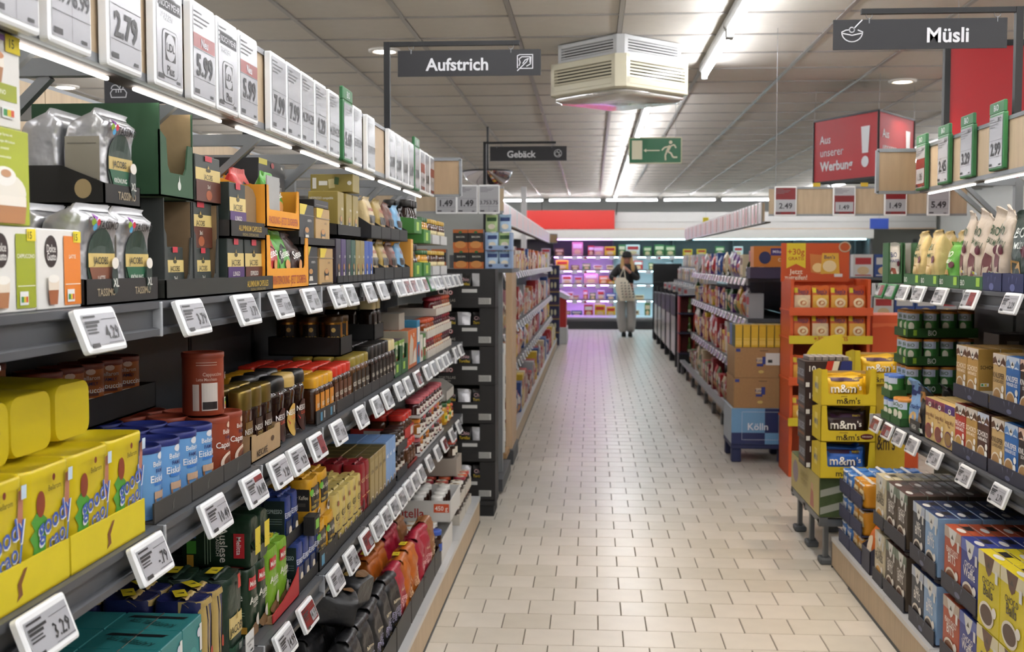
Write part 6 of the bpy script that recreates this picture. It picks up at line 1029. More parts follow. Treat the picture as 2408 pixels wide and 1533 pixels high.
KC = carton('kraft_carton', .40, .46, .222, kraft('#a07c54'), [('r', .40, .50, .50, .66, '#c9b89c'), ('t', 'Kölln', .45, .58, .1, '#232f6a', .12), ('r', .5, .45, .57, .7, '#2a3a86'), ('r', .40, .38, .52, .46, '#2a3a86'), ('r', .02, .86, .10, .96, '#2a3a86'), ('r', .45, .88, .6, .91, '#6a5236'), ('e', .48, .2, .05, .05, '#c9b46a'), ('r', .88, .86, .94, .94, '#6a5a70')], flap=True)
spawn(KC, (1.245, 8.505, .404), 0, 'brown kraft carton with blue oat logo, lower one'); o = spawn(KC, (1.25, 8.505, .628), 0, 'brown kraft carton with white shipping label, upper one'); p = MB(); p.prints([('r', .56, .42, .97, .82, '#dcdcda'), ('r', .6, .5, .68, .6, '#2a2a2c'), ('r', .9, .5, .94, .75, '#5a5a5c')], SF(-.003), .40, .222); obj('shipping_label', p, o)
YB = carton('oat_box', .054, .19, .165, '#d0a92c', [('r', .0, .92, 1, 1, '#c99f22'), ('r', .1, .1, .9, .3, '#e0c05a'), ('r', .1, .34, .9, .4, '#e0c05a')], side='#3a4a2a', top='#b8a05a')
for i in range(7): spawn(YB, (1.078+i*.0575, 8.51, .852), 0, 'narrow yellow oat box on the kraft cartons, %s from the aisle' % nth(i), 'yellow oat boxes')
LFB = carton('oat_box', .05, .15, .16, '#4a6aa8'); 
for i in range(2): spawn(LFB, (1.08+i*.12, 8.72, .852), 0, 'blue oat box behind the yellow ones, %s from the aisle' % nth(i))
# ================================================================ orange rice display
OG = mat('#c8501e', .5, var=.05, scale=6)
ds = MB(); X1, X2, Y8 = 1.355, 1.89, 7.95
b = MB(); b.box(X1, X1+.02, Y8, Y8+.42, 0, 1.36, OG); b.box(X2-.02, X2, Y8, Y8+.42, 0, 1.36, OG); b.box(X1, X2, Y8+.40, Y8+.42, 0, 1.36, OG); o = obj('rice_display', b); tag(o, 'orange cardboard display stand of rice pouches with header card', 'display stand')
for i, z in enumerate((.39, .67, .955, 1.148)):
    s_ = MB(); s_.box(X1-.01, X2+.01, Y8-.02, Y8+.40, z-.012, z, OG); s_.box(X1-.012, X2+.012, Y8-.03, Y8-.016, z-.035, z+.02, OG if i % 2 else mat('#c9b41e', .5)); obj('tray_shelf', s_, o)
b = MB(); b.prism([(X1-.02, 1.34), (X2-.08, 1.34), (X2-.08, 1.61), (X1-.02, 1.61)], 1, Y8+.30, Y8+.305, mat('#c4501f', .5)); hd = obj('header_card', b, o)
p = MB(); HWd = X2-.06-X1
p.prints([('p', [(.08, 1), (.36, 1), (.36, .34), (.22, .46), (.08, .34)], '#dcc22c'), ('t', '+30g', .22, .78, .16, '#b03a1e', .26), ('t', 'GRATIS', .22, .60, .09, '#b03a1e', .24), ('t', 'Jetzt', .22, .26, .13, '#efe2c8', .2), ('t', 'zugreifen!', .22, .11, .13, '#efe2c8', .33), ('p', [(.44, .24), (.62, .18), (.66, .68), (.42, .72)], '#c87a3a'), ('e', .54, .36, .08, .12, '#e6c88a'), ('p', [(.58, .2), (.86, .2), (.84, .74), (.60, .74)], '#d8a83a'), ('t', "Ben's", .71, .64, .10, '#3a2458', .2), ('e', .71, .40, .10, .15, '#e6d0a0'), ('r', .78, .12, .9, .2, '#dcdcd8'), ('e', .93, .9, .09, .14, '#b8a48a'), ('e', .93, .9, .07, .11, '#b8562c')], SF(), HWd, .27); obj('print', p, hd, (X1-.02+HWd/2, Y8+.30, 1.34))
p = MB(); p.prints([('t', '+30g GRATIS', .5, .5, .6, '#b03a1e', .6)], SF(), .5, .05); obj('print', p, o, ((X1+X2)/2, Y8-.032, .932))
def pouch(c, c2): return bag('rice_pouch', .12, .05, .165, film(c), [('r', .05, .05, .95, .62, c2), ('t', "Ben's", .55, .78, .16, '#3a2050', .6), ('t', 'Original', .55, .68, .08, '#3a2050', .5), ('e', .55, .3, .3, .2, '#e6d4a8'), ('e', .55, .3, .18, .1, '#b8703a'), ('r', .04, .72, .25, .92, '#d8c22c')], 'pouch', .003, 1.0+len(c2)*.1)
RP = [pouch('#c8601e', '#d8a83a'), pouch('#c4551c', '#d8a23a'), pouch('#b84820', '#c86a2a'), pouch('#bf501e', '#d8c09a')]
for lv, z in enumerate((.39, .67, .955, 1.148)):
    for i in range(4): spawn(RP[(i+lv) % 4], (X1+.082+i*.124, Y8+.02, z+.001), random.uniform(-.05, .05), 'orange rice pouch on the %s shelf, %s from the aisle' % (('lowest', 'third', 'second', 'top')[lv], nth(i)), 'orange rice pouches')
b = MB(); b.box(2.0, 2.34, 8.35, 8.75, .0, 1.10, OG, ch=.003); o = obj('orange_carton', b); tag(o, 'plain orange carton column beside the rice display', 'carton'); obj('torn_edge', MB().prism([(2.0, 1.04), (2.34, 1.04), (2.34, 1.01), (2.28, 1.02), (2.2, 1.005), (2.1, 1.02), (2.0, 1.008)], 1, 8.346, 8.349, mat('#d86a3a', .5)), o)
# ================================================================ end of the coffee rack: crisp tower and end cap
CH = mat('#1d1c1c', .55, var=.06, scale=20)
def crisp_tray(first):
    b = MB(); w, d, h = .40, .24, .222; t = .004
    b.box(-w/2, w/2, 0, d, 0, t, CH); b.box(-w/2, -w/2+t, 0, d, 0, h, CH); b.box(w/2-t, w/2, 0, d, 0, h, CH); b.box(-w/2, w/2, d-t, d, 0, h, CH)
    b.prism([(-w/2, 0), (w/2, 0), (w/2, h), (w/2-.09, h), (w/2-.09, .125), (-w/2+.03, .125), (-w/2+.03, h), (-w/2, h)], 1, 0, t, CH)
    p = MB(); S = SF(); p.prints([('r', .52, .40, .74, .49, '#c9c9c6'), ('r', .76, .10, .94, .26, '#c4c4c0'), ('r', 0, .27, 1, .275, '#2e2c2c'), ('t', 'Chio', .28, .43, .18, '#c23a44', .22), ('t', 'Chio', .278, .432, .165, '#ead8d4', .21), ('t', 'TORTILLAS', .3, .2, .07, '#a8a49c', .25), ('t', 'Paprika', .3, .12, .05, '#a8a49c', .2)], S, w, h)
    for q in range(8): p.face([S(w*(.265+.02*q), h*.11, 4), S(w*(.274+.02*q), h*.11, 4), S(w*(.274+.02*q), h*.25, 4), S(w*(.265+.02*q), h*.25, 4)], '#5a5856')
    return Proto('crisp_tray', 'tray', b, [('print', p)])
CTR_ = crisp_tray(True); CB1 = bag('crisp_bag', .079, .05, .19, film('#1c1a19'), [('t', 'Chio', .5, .84, .11, '#d8b0b4', .7), ('t', 'Tortillas', .5, .70, .09, '#d8b82c', .8), ('p', [(.2, .4), (.5, .35), (.8, .45), (.6, .6), (.3, .58)], '#c8862a'), ('r', .15, .05, .85, .15, '#b8702a')], 'pillow', .004, 1.2); CB2 = bag('crisp_bag', .079, .05, .19, foil('#cfcfd2', .35, .25), [], 'pillow', .006, 2.6)
TX, TY = -.755, 6.58
pl = MB(); pl.box(TX-.2, TX+.2, TY, TY+.26, .06, .095, mat('#232323', .6), ch=.006); pl.box(TX-.19, TX+.19, TY+.01, TY+.25, .0, .06, mat('#191919', .7)); o = obj('tower_base', pl); tag(o, 'black plastic plinth under the crisp tray tower', 'plinth')
for lv in range(6):
    z = .0955+lv*.2235; spawn(CTR_, (TX, TY, z), 0, 'black crisp tray with white labels in the tower, %s from bottom' % nth(lv))
    for i in range(4): spawn((CB1, CB2)[(i+lv+1) % 2], (TX-.145+i*.082, TY+.008, z+.006), random.uniform(-.1, .1), '%s crisp bag in the tower, %s tray, %s from rack' % (('black', 'silver')[(i+lv+1) % 2], nth(lv), nth(i)), 'crisp bags in the tower', rx=-.05)
# end cap rack facing the camera
b = MB()
for x in (-1.55, -.60): b.box(x-.02, x+.02, 7.45, 7.49, 0, 1.96, STEEL)
b.box(-1.57, -.56, 7.20, 7.93, 0.02, .10, ANTHD); o = obj('end_cap_rack', b); tag(o, 'grey end cap rack behind the crisp tower', 'shelving')
obj('top_deck', MB().box(-1.57, -.50, 7.18, 7.9, 1.41, 1.435, ANTH), o); obj('mid_deck', MB().box(-1.57, -.72, 7.30, 7.9, .9, .925, ANTH), o); obj('back_panel', MB().box(-1.57, -.70, 7.92, 7.94, .10, 1.41, mat('#7d7f80', .6)), o)
BO = carton('burger_bun_box', .094, .09, .122, '#1f1d1c', [('r', 0, .0, 1, .34, '#b8622a'), ('e', .5, .22, .38, .18, '#c98a4a'), ('r', 0, .82, 1, 1, '#b5622a'), ('e', .5, .86, .12, .06, '#2f6a3a'), ('t', 'BACON', .5, .62, .09, '#d8d4c8', .7)])
for lv in range(2):
    for i in range(2): spawn(BO, (-.822+i*.097-.004*lv, 7.2, 1.436+lv*.1235), 0, 'black and orange box on the end cap, %s level, %s' % (('lower', 'upper')[lv], ('rack side', 'aisle side')[i]))
for i in range(4): spawn(BO, (-.97-i*.12, 7.24, 1.436), 0, 'black and orange box further along the end cap, %s from aisle' % nth(i+1))
BLT_ = tray('display_tray', .165, .20, .03, .112, '#8fa6c8', '#a9bcd8', [('e', .2, .6, .08, .3, '#2c3a5a'), ('e', .8, .6, .08, .3, '#2c3a5a')], hb=.112, post=.012); PB = bag('snack_bag', .075, .05, .105, film('#a9c4dc'), [('r', .1, .62, .9, .85, '#3a4a7a'), ('e', .5, .3, .3, .16, '#dcd4c4')], 'pouch', .003, 1.3); PG = bag('snack_bag', .075, .05, .105, film('#a8c088'), [('r', .1, .62, .9, .85, '#3a5a3a'), ('e', .5, .3, .3, .16, '#dcd4c4')], 'pouch', .003, 2.3)
for lv in range(2):
    spawn(BLT_, (-.586, 7.19, 1.436+lv*.115), 0, 'light blue snack tray on the end cap, %s one' % ('lower', 'upper')[lv])
    for i in range(2): spawn((PB, PG)[i if lv else 0], (-.625+i*.078, 7.20, 1.44+lv*.115), 0, 'pale snack bag in the %s blue tray, %s' % (('lower', 'upper')[lv], ('rack side', 'aisle side')[i]))
spawn(PG, (-.63, 7.21, 1.668), 0, 'green snack bag lying above the blue trays'); spawn(PB, (-.545, 7.21, 1.668), 0, 'blue snack bag lying above the blue trays')
b = MB(); b.box(-1.60, -.545, 7.10, 7.112, 1.792, 1.93, WOOD); o = obj('end_cap_header', b); tag(o, 'wooden header with grey price displays on the end cap', 'header'); f = MB(); f.box(-1.60, -.545, 7.095, 7.117, 1.93, 1.942, STEEL); f.box(-1.60, -.545, 7.095, 7.117, 1.780, 1.792, STEEL); obj('edge_trim', f, o)
for x in (-1.55, -.60): obj('bracket', MB().box(x-.012, x+.012, 7.115, 7.448, 1.80, 1.83, STEEL), o)
for i, (x, k, t) in enumerate(((-1.155, 'p', '1.39'), (-.90, 'p', '1.49'), (-.77, 'p', '1.49'), (-.635, 'pp', '3.75'))): header_display(x, 7.085, 1.775, FRONT, k, t, 'grey price display on the end cap header, %s from the aisle, reading %s' % (nth(3-i), t))
FP = bag('flour_pack', .085, .06, .075, paper('#d8d8d4'), [('r', .2, .25, .8, .7, '#4a66a0'), ('r', .35, .4, .65, .6, '#d8d8d4')], 'brick', .001, 1.0); FP2 = bag('flour_pack', .085, .06, .075, paper('#dcdcd8'), [('r', .5, .25, .85, .6, '#9aa2b0')], 'brick', .001, 2.0)
for i in range(10): spawn(FP if i < 8 else FP2, (-.648+.004*(i % 2), 7.97, .12+i*.0765+.02), 0, 'white flour pack in the narrow pile by the wooden panel, %s from bottom' % nth(i))
b = MB(); b.box(-.70, -.59, 7.95, 8.25, .10, .139, kraft('#9a7a54'), ch=.003); tag(obj('pile_carton', b), 'brown carton under the pile of white flour packs', 'carton')
b = MB(); b.box(-.625, -.578, 8.33, 8.80, .0, 1.53, wood_mat('#c0a484'), ch=.003); o = obj('wood_end_panel', b); tag(o, 'tall light wooden end panel of the second rack', 'panel'); obj('panel_foot', MB().box(-.64, -.565, 8.28, 8.82, 0, .11, ANTHD, ch=.004), o)
# ================================================================ generic blurred stock
PAL = [('red', '#a8262a'), ('white', '#cfccc8'), ('orange', '#c0622a'), ('dark red', '#7a1c22'), ('yellow', '#cfae2e'), ('brown', '#6a4430'), ('blue', '#2f4a86'), ('cream', '#cbbd9c'), ('green', '#3f6a3c'), ('purple', '#5a2f72'), ('pink', '#c48a94'), ('silver', '#a9a9ac')]
CD = dict(PAL)
def generic(kind, cn, w, h, d=.12):
    c = CD[cn]; c2 = CD[{'red': 'white', 'white': 'red', 'orange': 'cream', 'dark red': 'cream', 'yellow': 'red', 'brown': 'cream', 'blue': 'white', 'cream': 'brown', 'green': 'cream', 'purple': 'white', 'pink': 'white', 'silver': 'red'}[cn]]
    if kind == 'bag': return bag('snack_bag', w, .06, h, film(c), [('r', .1, .5, .9, .75, c2), ('e', .5, .28, .3, .15, '#c99a5a')], 'pillow', .005, random.uniform(0, 9), seg=18)
    if kind == 'bottle': return jar('bottle', .08, .08, h, .09, '#26301c', c, [('r', .1, .15, .9, .6, c2)], e=2.0, neck=.38, shoulder=.6, cap_w=.36, cat='bottle')
    return carton('snack_box', w, d, h, c, [('r', .1, .55, .9, .85, c2), ('e', .5, .28, .3, .18, '#d0b48a'), ('r', .1, .05, .9, .1, c2)])
GEN = {}
def gen(kind, cn, w, h):
    k = (kind, cn, round(w, 2), round(h, 2))
    if k not in GEN: GEN[k] = generic(kind, cn, w, h)
    return GEN[k]
SIMPLE_D = {}
def plain_display(x, y, z, side, col, label, w=.13, h=.17):
    k = (col, w, h)
    if k not in SIMPLE_D:
        s_ = MB(); S = SF(); s_.face([S(-w/2+.01, .012), S(w/2-.01, .012), S(w/2-.01, h-.012), S(-w/2+.01, h-.012)], mat(col, .3)); b_ = MB(); b_.box(-w/2, w/2, 0, .012, 0, h, FRAME, ch=.003); SIMPLE_D[k] = (b_.build('price_display'), s_.build('screen'))
    o = obj('price_display', SIMPLE_D[k][0], None, (x, y, z)); o.rotation_euler = (0, 0, side); tag(o, label, 'price display', 'price displays of the far racks'); obj('screen', SIMPLE_D[k][1], o)
def stock(rack, x, ys, z, side, hmax, cols, shelf, kinds=('box', 'bag'), w=.2):
    for i, y in enumerate(ys):
        cn = random.choice(cols); kd = random.choice(kinds); h = round(random.choice((.6, .75, .9))*hmax, 2)
        spawn(gen(kd, cn, w, h), (x if kd != 'bottle' else x+(-.05 if side == LEFT else .05), y, z), side, '%s %s on the %s of the %s, %s from near end' % (cn, {'box': 'carton', 'bag': 'bag', 'bottle': 'bottle'}[kd], shelf, rack, nth(i)), 'stock of the '+rack, True if i < 26 else 'noprint')
def frange(a, b, s_): return [a+s_*i for i in range(int((b-a)/s_)+1)]
# second rack on the coffee side
FB = [8.86+1.1*i for i in range(11)]
gondola('snack_gondola', 'second long rack of snacks beyond the wooden end panel', 1, -.70, -.60, -1.06, FB, (.56, .91, 1.39), 1.5)
for z, hm, sh in ((.153, .34, 'base'), (.562, .28, 'third shelf'), (.912, .36, 'second shelf'), (1.392, .26, 'top shelf')):
    stock('snack rack', -.62 if z < .2 else -.72, frange(8.98, 19.6, .235), z, LEFT, hm, ('red', 'white', 'dark red', 'orange', 'cream', 'blue', 'red', 'yellow', 'silver', 'pink') if z > .2 else ('red', 'blue', 'dark red', 'cream', 'silver', 'yellow'), sh, ('box', 'bag', 'box'))
for z, sh in ((.50, 'lowest'), (.85, 'middle'), (1.33, 'upper')):
    for i, y in enumerate(frange(8.95, 19.6, .36)): esl(-.660, y, z, LEFT, '', 0, 'on the %s snack rail, %s from near end' % (sh, nth(i)), det=False)
header('snack_header', 'white edged header along the second rack with reddish displays', 1, -.735, 8.95, 19.9, 1.80, 1.955, 1.1, -.60, False)
for i, y in enumerate(frange(9.05, 19.6, .235)): plain_display(-.712, y, 1.795, LEFT, '#c9a0a4' if i % 4 else '#a9a9ad', 'pale %s display on the snack header, %s from near end' % ('reddish' if i % 4 else 'grey', nth(i)), w=.2)
NVB = carton('beer_carton', .20, .28, .215, '#1e2348', [('e', .35, .5, .09, .24, '#c9c6a4'), ('e', .65, .5, .09, .24, '#c9c6a4'), ('r', .1, .1, .9, .14, '#6a3a4a')]); NVK = carton('carton_divider', .20, .28, .02, kraft('#a08050'))
for i in range(6): spawn(NVB, (-.665, 19.98, .02+i*.236), 0, 'navy carton with two cream emblems in the tall stack, %s from bottom' % nth(i)); spawn(NVK, (-.665, 19.98, .2355+i*.236), 0, 'kraft layer between navy cartons, %s from bottom' % nth(i)) if i < 5 else None
b = MB(); b.box(-.58, -.57+.11, 20.6, 21.4, .30, .86, mat('#a8241e', .5)); o = obj('red_freezer_end', b); tag(o, 'red and white low freezer end by the chiller', 'freezer'); obj('freezer_base', MB().box(-.60, -.44, 20.55, 21.4, .0, .30, mat('#b9babb', .5), ch=.01), o); obj('freezer_rail', MB().prism([(-.60, .86), (-.42, .78), (-.40, .80), (-.40, .86), (-.58, .95)], 1, 20.55, 21.4, mat('#c9c9cc', .3, .2)), o)
b = MB(); b.box(-1.32, -1.22, 21.4, 21.5, 0, CEIL, mat('#d8d6d6', .5)); o = obj('trim_1', b); o['kind'] = 'structure'
# ================================================================ second rack on the cereal side
SB_ = [9.72+1.06*i for i in range(6)]
gondola('sweets_gondola', 'second rack of sweets and seasonal goods behind the oat pallet', -1, 1.30, 1.24, 1.75, SB_, (.57, 1.0, 1.34), 1.5)
for z, hm, sh in ((.153, .36, 'base'), (.572, .36, 'third shelf'), (1.002, .28, 'second shelf'), (1.342, .26, 'top shelf')):
    stock('sweets rack', 1.26 if z < .2 else 1.32, frange(9.85, 14.9, .225), z, RIGHT, hm, {'base': ('red', 'green', 'white', 'cream', 'dark red'), 'third shelf': ('red', 'white', 'yellow', 'dark red', 'purple'), 'second shelf': ('purple', 'yellow', 'orange', 'green', 'purple', 'silver'), 'top shelf': ('red', 'white', 'purple', 'cream', 'blue', 'silver', 'pink')}[sh], sh, ('box', 'bag', 'bottle') if sh == 'top shelf' else ('box', 'bag'), .19)
for z, sh in ((.51, 'lowest'), (.94, 'middle'), (1.28, 'upper')):
    for i, y in enumerate(frange(9.8, 14.9, .27)): esl(1.260, y, z, RIGHT, '', i % 3 == 1 and 1 or 0, 'on the %s sweets rail, %s from near end' % (sh, nth(i)), det=False)
header('sweets_header', 'header along the sweets rack crowded with narrow displays', -1, 1.36, 9.3, 17.0, 1.79, 1.955, 1.1, None, False)
for i, y in enumerate(frange(9.4, 16.9, .20)): plain_display(1.345, y, 1.785, RIGHT, ('#a9a9ad', '#8c3a3e', '#c9a0a4')[i % 3], '%s display on the sweets header, %s from near end' % (('grey', 'red', 'pink')[i % 3], nth(i)), w=.13)
MB_ = carton('biscuit_carton', .30, .2, .17, '#c8782a', [('e', .3, .45, .16, .3, '#26305a'), ('r', .45, .55, .95, .9, '#3f3478'), ('t', 'Milka', .62, .74, .14, '#e8e4ee', .3), ('t', 'Choco', .8, .35, .16, '#f0e0c4', .3)]); spawn(MB_, (1.46, 9.45, 1.435), 0, 'orange biscuit carton with purple panel on the sweets rack end')
b = MB(); b.box(1.28, 1.62, 9.43, 9.66, 1.342, 1.433, mat('#3a2f4a', .6), ch=.003); tag(obj('purple_base_carton', b), 'dark carton under the orange biscuit carton', 'carton')
CHP = jar('sparkling_bottle', .085, .085, .32, .12, '#1e2410', '#3a5ac0', [('r', .1, .12, .9, .5, '#d0ccb8')], e=2.0, neck=.36, shoulder=.58, cap_w=.36, cat='bottle', capm=mat('#3450b8', .3, .4))
ps = MB(); ps.box(1.52, 1.86, 9.02, 9.30, 0, 1.30, mat('#4a1f5a', .6, var=.2, scale=6), ch=.004); o = obj('purple_stand', ps); tag(o, 'purple cardboard stand holding sparkling wine by the rice display', 'display stand'); q_ = MB(); q_.prints([('r', .1, .1, .9, .3, '#c9a02c'), ('r', .1, .5, .9, .7, '#8a4aa0')], SF(), .34, 1.3); obj('print', q_, o, (1.69, 9.02, 0))
for i in range(2): spawn(CHP, (1.575+i*.1, 9.10, 1.302), 0, 'dark sparkling wine bottle with blue foil, %s from the aisle' % nth(i))
# low black trolley under the sweets rack
b = MB(); b.box(1.16, 1.225, 9.5, 15.2, .16, .19, STEEL); o = obj('trolley_rail', b); tag(o, 'long grey trolley rail with castors along the sweets rack', 'trolley')
for i in range(8): obj('castor', MB().tube([(1.175, 9.7+i*.78, .055), (1.21, 9.7+i*.78, .055)], .055, mat('#5a5a5c', .5), 12), o); obj('fork', MB().box(1.182, 1.202, 9.68+i*.78, 9.72+i*.78, .05, .17, STEEL), o)
# red bottle cabinet and black bins
b = MB(); RC = mat('#8f1f16', .45, var=.1, scale=5)
b.box(1.155, 1.36, 15.6, 15.62, .25, 1.02, RC); b.box(1.155, 1.17, 15.3, 15.6, .25, 1.02, RC); b.box(1.345, 1.36, 15.3, 15.6, .25, 1.02, RC); o = obj('red_bottle_cabinet', b); tag(o, 'small red open cabinet holding green bottles', 'cabinet')
obj('plinth', MB().box(1.155, 1.36, 15.3, 15.62, 0, .25, BLACKM), o)
for z in (.25, .52, .78, 1.02): obj('shelf', MB().box(1.15, 1.365, 15.28, 15.62, z, z+.02, mat('#1f1f38', .5)), o)
GBT = jar('sparkling_bottle', .06, .06, .2, .06, '#3a5a1e', '#7a9a3a', [('r', .1, .1, .9, .5, '#d0ccb8')], e=2.0, neck=.36, shoulder=.6, cap_w=.36, cat='bottle')
for i, z in enumerate((.271, .541, .801)): spawn(GBT, (1.30, 15.40, z), 0, 'green bottle in the red cabinet, %s shelf from bottom' % nth(i))
GLS = mat('#b9b6ae', .25, var=.08, scale=3)
for i in range(5):
    y0 = 16.2+i*1.14; b = MB(); b.box(1.20, 1.9, y0, y0+1.10, .12, .16, BLACKM); b.box(1.17, 1.20, y0, y0+1.10, .70, 1.0-.02*i, BLACKM, ch=.004); b.box(1.17, 1.21, y0, y0+.07, 0, 1.04, BLACKM); b.box(1.17, 1.9, y0+1.06, y0+1.10, 0, 1.0, BLACKM); b.box(1.88, 1.9, y0, y0+1.1, 0, 1.0, BLACKM)
    o = obj('offer_bin', b); tag(o, 'black offer bin with pale front panels, %s from near end' % nth(i), 'bin')
    for q in range(2): obj('front_pane', MB().box(1.178, 1.184, y0+.08+q*.49, y0+.08+q*.49+.46, .16, .70, GLS), o)
    for q in range(4): spawn(gen('box' if q % 2 else 'bag', ('white', 'silver', 'cream', 'brown')[q], .19, .2), (1.33+.25*(q % 2), y0+.3+.4*(q//2), .161), RIGHT+.4*q, 'loose pack inside the %s offer bin, %s one' % (nth(i), nth(q)))
    obj('bin_tray', MB().box(1.25, 1.82, y0+.1, y0+1.0, .92, .94, ANTHD), o)
    for q in range(3): spawn(gen('box', ('silver', 'white', 'silver')[q], .19, .16), (1.33+.1*q, y0+.25+.28*q, .941), RIGHT+.2, 'grey pack on top of the %s offer bin, %s one' % (nth(i), nth(q)))
b = MB(); b.box(1.17, 1.72, 22.2, 22.26, 0, 1.44, BLACKM, ch=.004); o = obj('black_end_panel', b); tag(o, 'tall black end panel beside the chiller', 'panel'); obj('panel_seam', MB().box(1.17, 1.72, 22.195, 22.2, 1.08, 1.09, mat('#4a4a4c', .5)), o)
for lv, (x, z) in enumerate(((1.56, 1.13), (1.66, 1.37))):
    b = MB(); b.box(x, x+.4, 16.1, 22.1, z, z+.02, ANTHD); o = obj('bin_shelf', b); tag(o, 'black shelf with tags above the offer bins, %s one' % ('lower', 'upper')[lv], 'shelf'); obj('shelf_leg', MB().box(x+.36, x+.40, 16.1, 16.16, 0, z, BLACKM), o); obj('shelf_leg', MB().box(x+.36, x+.40, 22.0, 22.06, 0, z, BLACKM), o)
    for i, y in enumerate(frange(16.2, 21.9, .42)): esl(x-.04, y, z-.06, RIGHT, '', 0, 'above the offer bins, %s rail, %s from near end' % (('lower', 'upper')[lv], nth(i)), det=False)
    for i, y in enumerate(frange(16.3, 21.8, .55)): spawn(gen('box', ('silver', 'white', 'cream')[i % 3], .19, .2), (x+.06, y, z+.0215), RIGHT, '%s pack on the %s bin shelf, %s from near end' % (('silver', 'white', 'cream')[i % 3], ('lower', 'upper')[lv], nth(i)))
# cross header with red displays
b = MB(); b.box(1.06, 2.22, 7.02, 7.032, 1.765, 1.915, WOOD); o = obj('cross_header', b); tag(o, 'wooden header board with red offer displays facing the aisle', 'header'); f = MB(); f.box(1.06, 2.22, 7.015, 7.037, 1.915, 1.927, STEEL); f.box(1.06, 2.22, 7.015, 7.037, 1.753, 1.765, STEEL); obj('edge_trim', f, o)
for x in (1.34, 1.62): obj('yellow_clip', MB().box(x-.02, x+.02, 7.01, 7.03, 1.927, 1.95, mat('#c9a82a', .5)), o)
for x in (1.1, 2.18): obj('suspension_wire', MB().tube([(x, 7.026, 1.927), (x, 7.026, CEIL)], .0018, STEEL, 4), o)
for i, (x, k, t) in enumerate(((1.155, 's', '2.49'), (1.50, 'r', '1.49'), (1.80, 's', '1.49'), (2.05, 'p', '5.49'))): header_display(x, 6.999, 1.752, FRONT, k, t, '%s offer display reading %s on the cross header, %s from the aisle' % ('grey' if k == 'p' else 'red', t, nth(i)))
# side rack and small signs in the distance
b = MB(); b.box(2.55, 4.4, 11.5, 11.9, 0, 1.55, ANTHD); o = obj('dark_rack', b); tag(o, 'dark grey rack end far behind the cereal rack', 'shelving')
for z in (.5, .9, 1.3): obj('shelf', MB().box(2.5, 4.45, 11.3, 11.5, z, z+.03, ANTH), o)
for lv, z in enumerate((.531, .931, 1.331)):
    for i in range(9): spawn(gen('box', ('blue', 'silver', 'white', 'blue')[(i+lv) % 4], .19, .22), (2.62+i*.2, 11.34, z), 0, '%s carton on the distant rack, %s shelf, %s from the aisle' % (('blue', 'silver', 'white', 'blue')[(i+lv) % 4], nth(lv), nth(i)), 'cartons of the distant rack')
for lab, x, y, z, w, h, c in (('small blue sign hanging far over the cereal side', 4.25, 18.0, 1.98, .28, .16, '#3a5ac0'), ('small yellow sign hanging near the chiller', 2.28, 24.0, 2.17, .12, .22, '#d8c42e')):
    b = MB(); b.box(x, x+w, y, y+.01, z, z+h, mat(c, .5), ch=.002); o = obj('small_sign', b); tag(o, lab, 'sign'); obj('suspension_wire', MB().tube([(x+w/2, y+.005, z+h), (x+w/2, y+.005, CEIL)], .003, STEEL, 4), o)
# ================================================================ chiller wall
FD = mat('#5a5b5d', .5); LIN = mat('#e2e2e4', .5)
b = MB(); b.box(-2.2, 6.0, 25.95, 26.0, .1, 1.97, LIN); o = obj('chiller', b); tag(o, 'long open chiller cabinet lit in violet and cyan', 'refrigerator')
obj('bumper', MB().rings([[(x, 25.2-.10*math.sin(math.radians(a)), .17+.14*(a/180.0)) for a in range(0, 181, 20)] for x in (-2.2, 6.0)], mat('#7d7e80', .3, .2), closed=False), o); obj('front_panel', MB().box(-2.2, 6.0, 25.2, 25.26, .0, .31, mat('#2c2d2f', .5)), o); obj('bottom_deck', MB().box(-2.2, 6.0, 25.26, 25.95, .24, .27, LIN), o)
obj('upper_back', MB().box(-2.2, 6.0, 25.90, 25.945, 1.60, 1.97, FD), o)
for x in (-2.2, 5.95): obj('side_wall', MB().box(x, x+.05, 25.2, 26.0, 0, 1.97, FD), o)
for i in range(7): obj('divider', MB().box(-.86+i*1.32, -.84+i*1.32, 25.66, 25.95, .27, 1.97, FD), o)
VI = mat('#d28cff', .4, emit=FRIDGE_E*1.6); CY = mat('#aee9f6', .4, emit=FRIDGE_E*1.3)
FZ = (.64, .99, 1.30, 1.61)
for z in FZ:
    s_ = obj('shelf', MB().box(-2.2, 6.0, 25.42, 25.94, z-.03, z, FD), o); 
    for xa, xb, m_ in ((-.83, .44, VI), (.46, 1.78, CY), (1.8, 5.9, CY)): obj('led_strip', MB().box(xa, xb, 25.44, 25.49, z-.045, z-.031, m_), s_)
obj('led_strip', MB().box(-.83, .44, 25.32, 25.36, 1.955, 1.969, VI), o); obj('led_strip', MB().box(.46, 5.9, 25.32, 25.36, 1.955, 1.969, CY), o)
obj('canopy', MB().prism([(25.05, 1.975), (25.05, 2.16), (25.15, 2.18), (26.0, 2.18), (26.0, 1.975)], 0, -2.2, 6.0, mat('#c4c2bd', .5)), o)
b = MB(); b.box(-2.2, 7.4, 25.4, 25.42, 2.182, 2.56, mat('#c9c7c4', .5)); o = obj('trim_2', b); o['kind'] = 'structure'; obj('cornice_line', MB().box(-2.2, 7.4, 25.38, 25.4, 2.34, 2.35, mat('#a9a8a4', .5)), o); obj('wood_line', MB().box(-2.2, 7.4, 25.36, 25.4, 2.184, 2.20, wood_mat('#c9a884')), o)
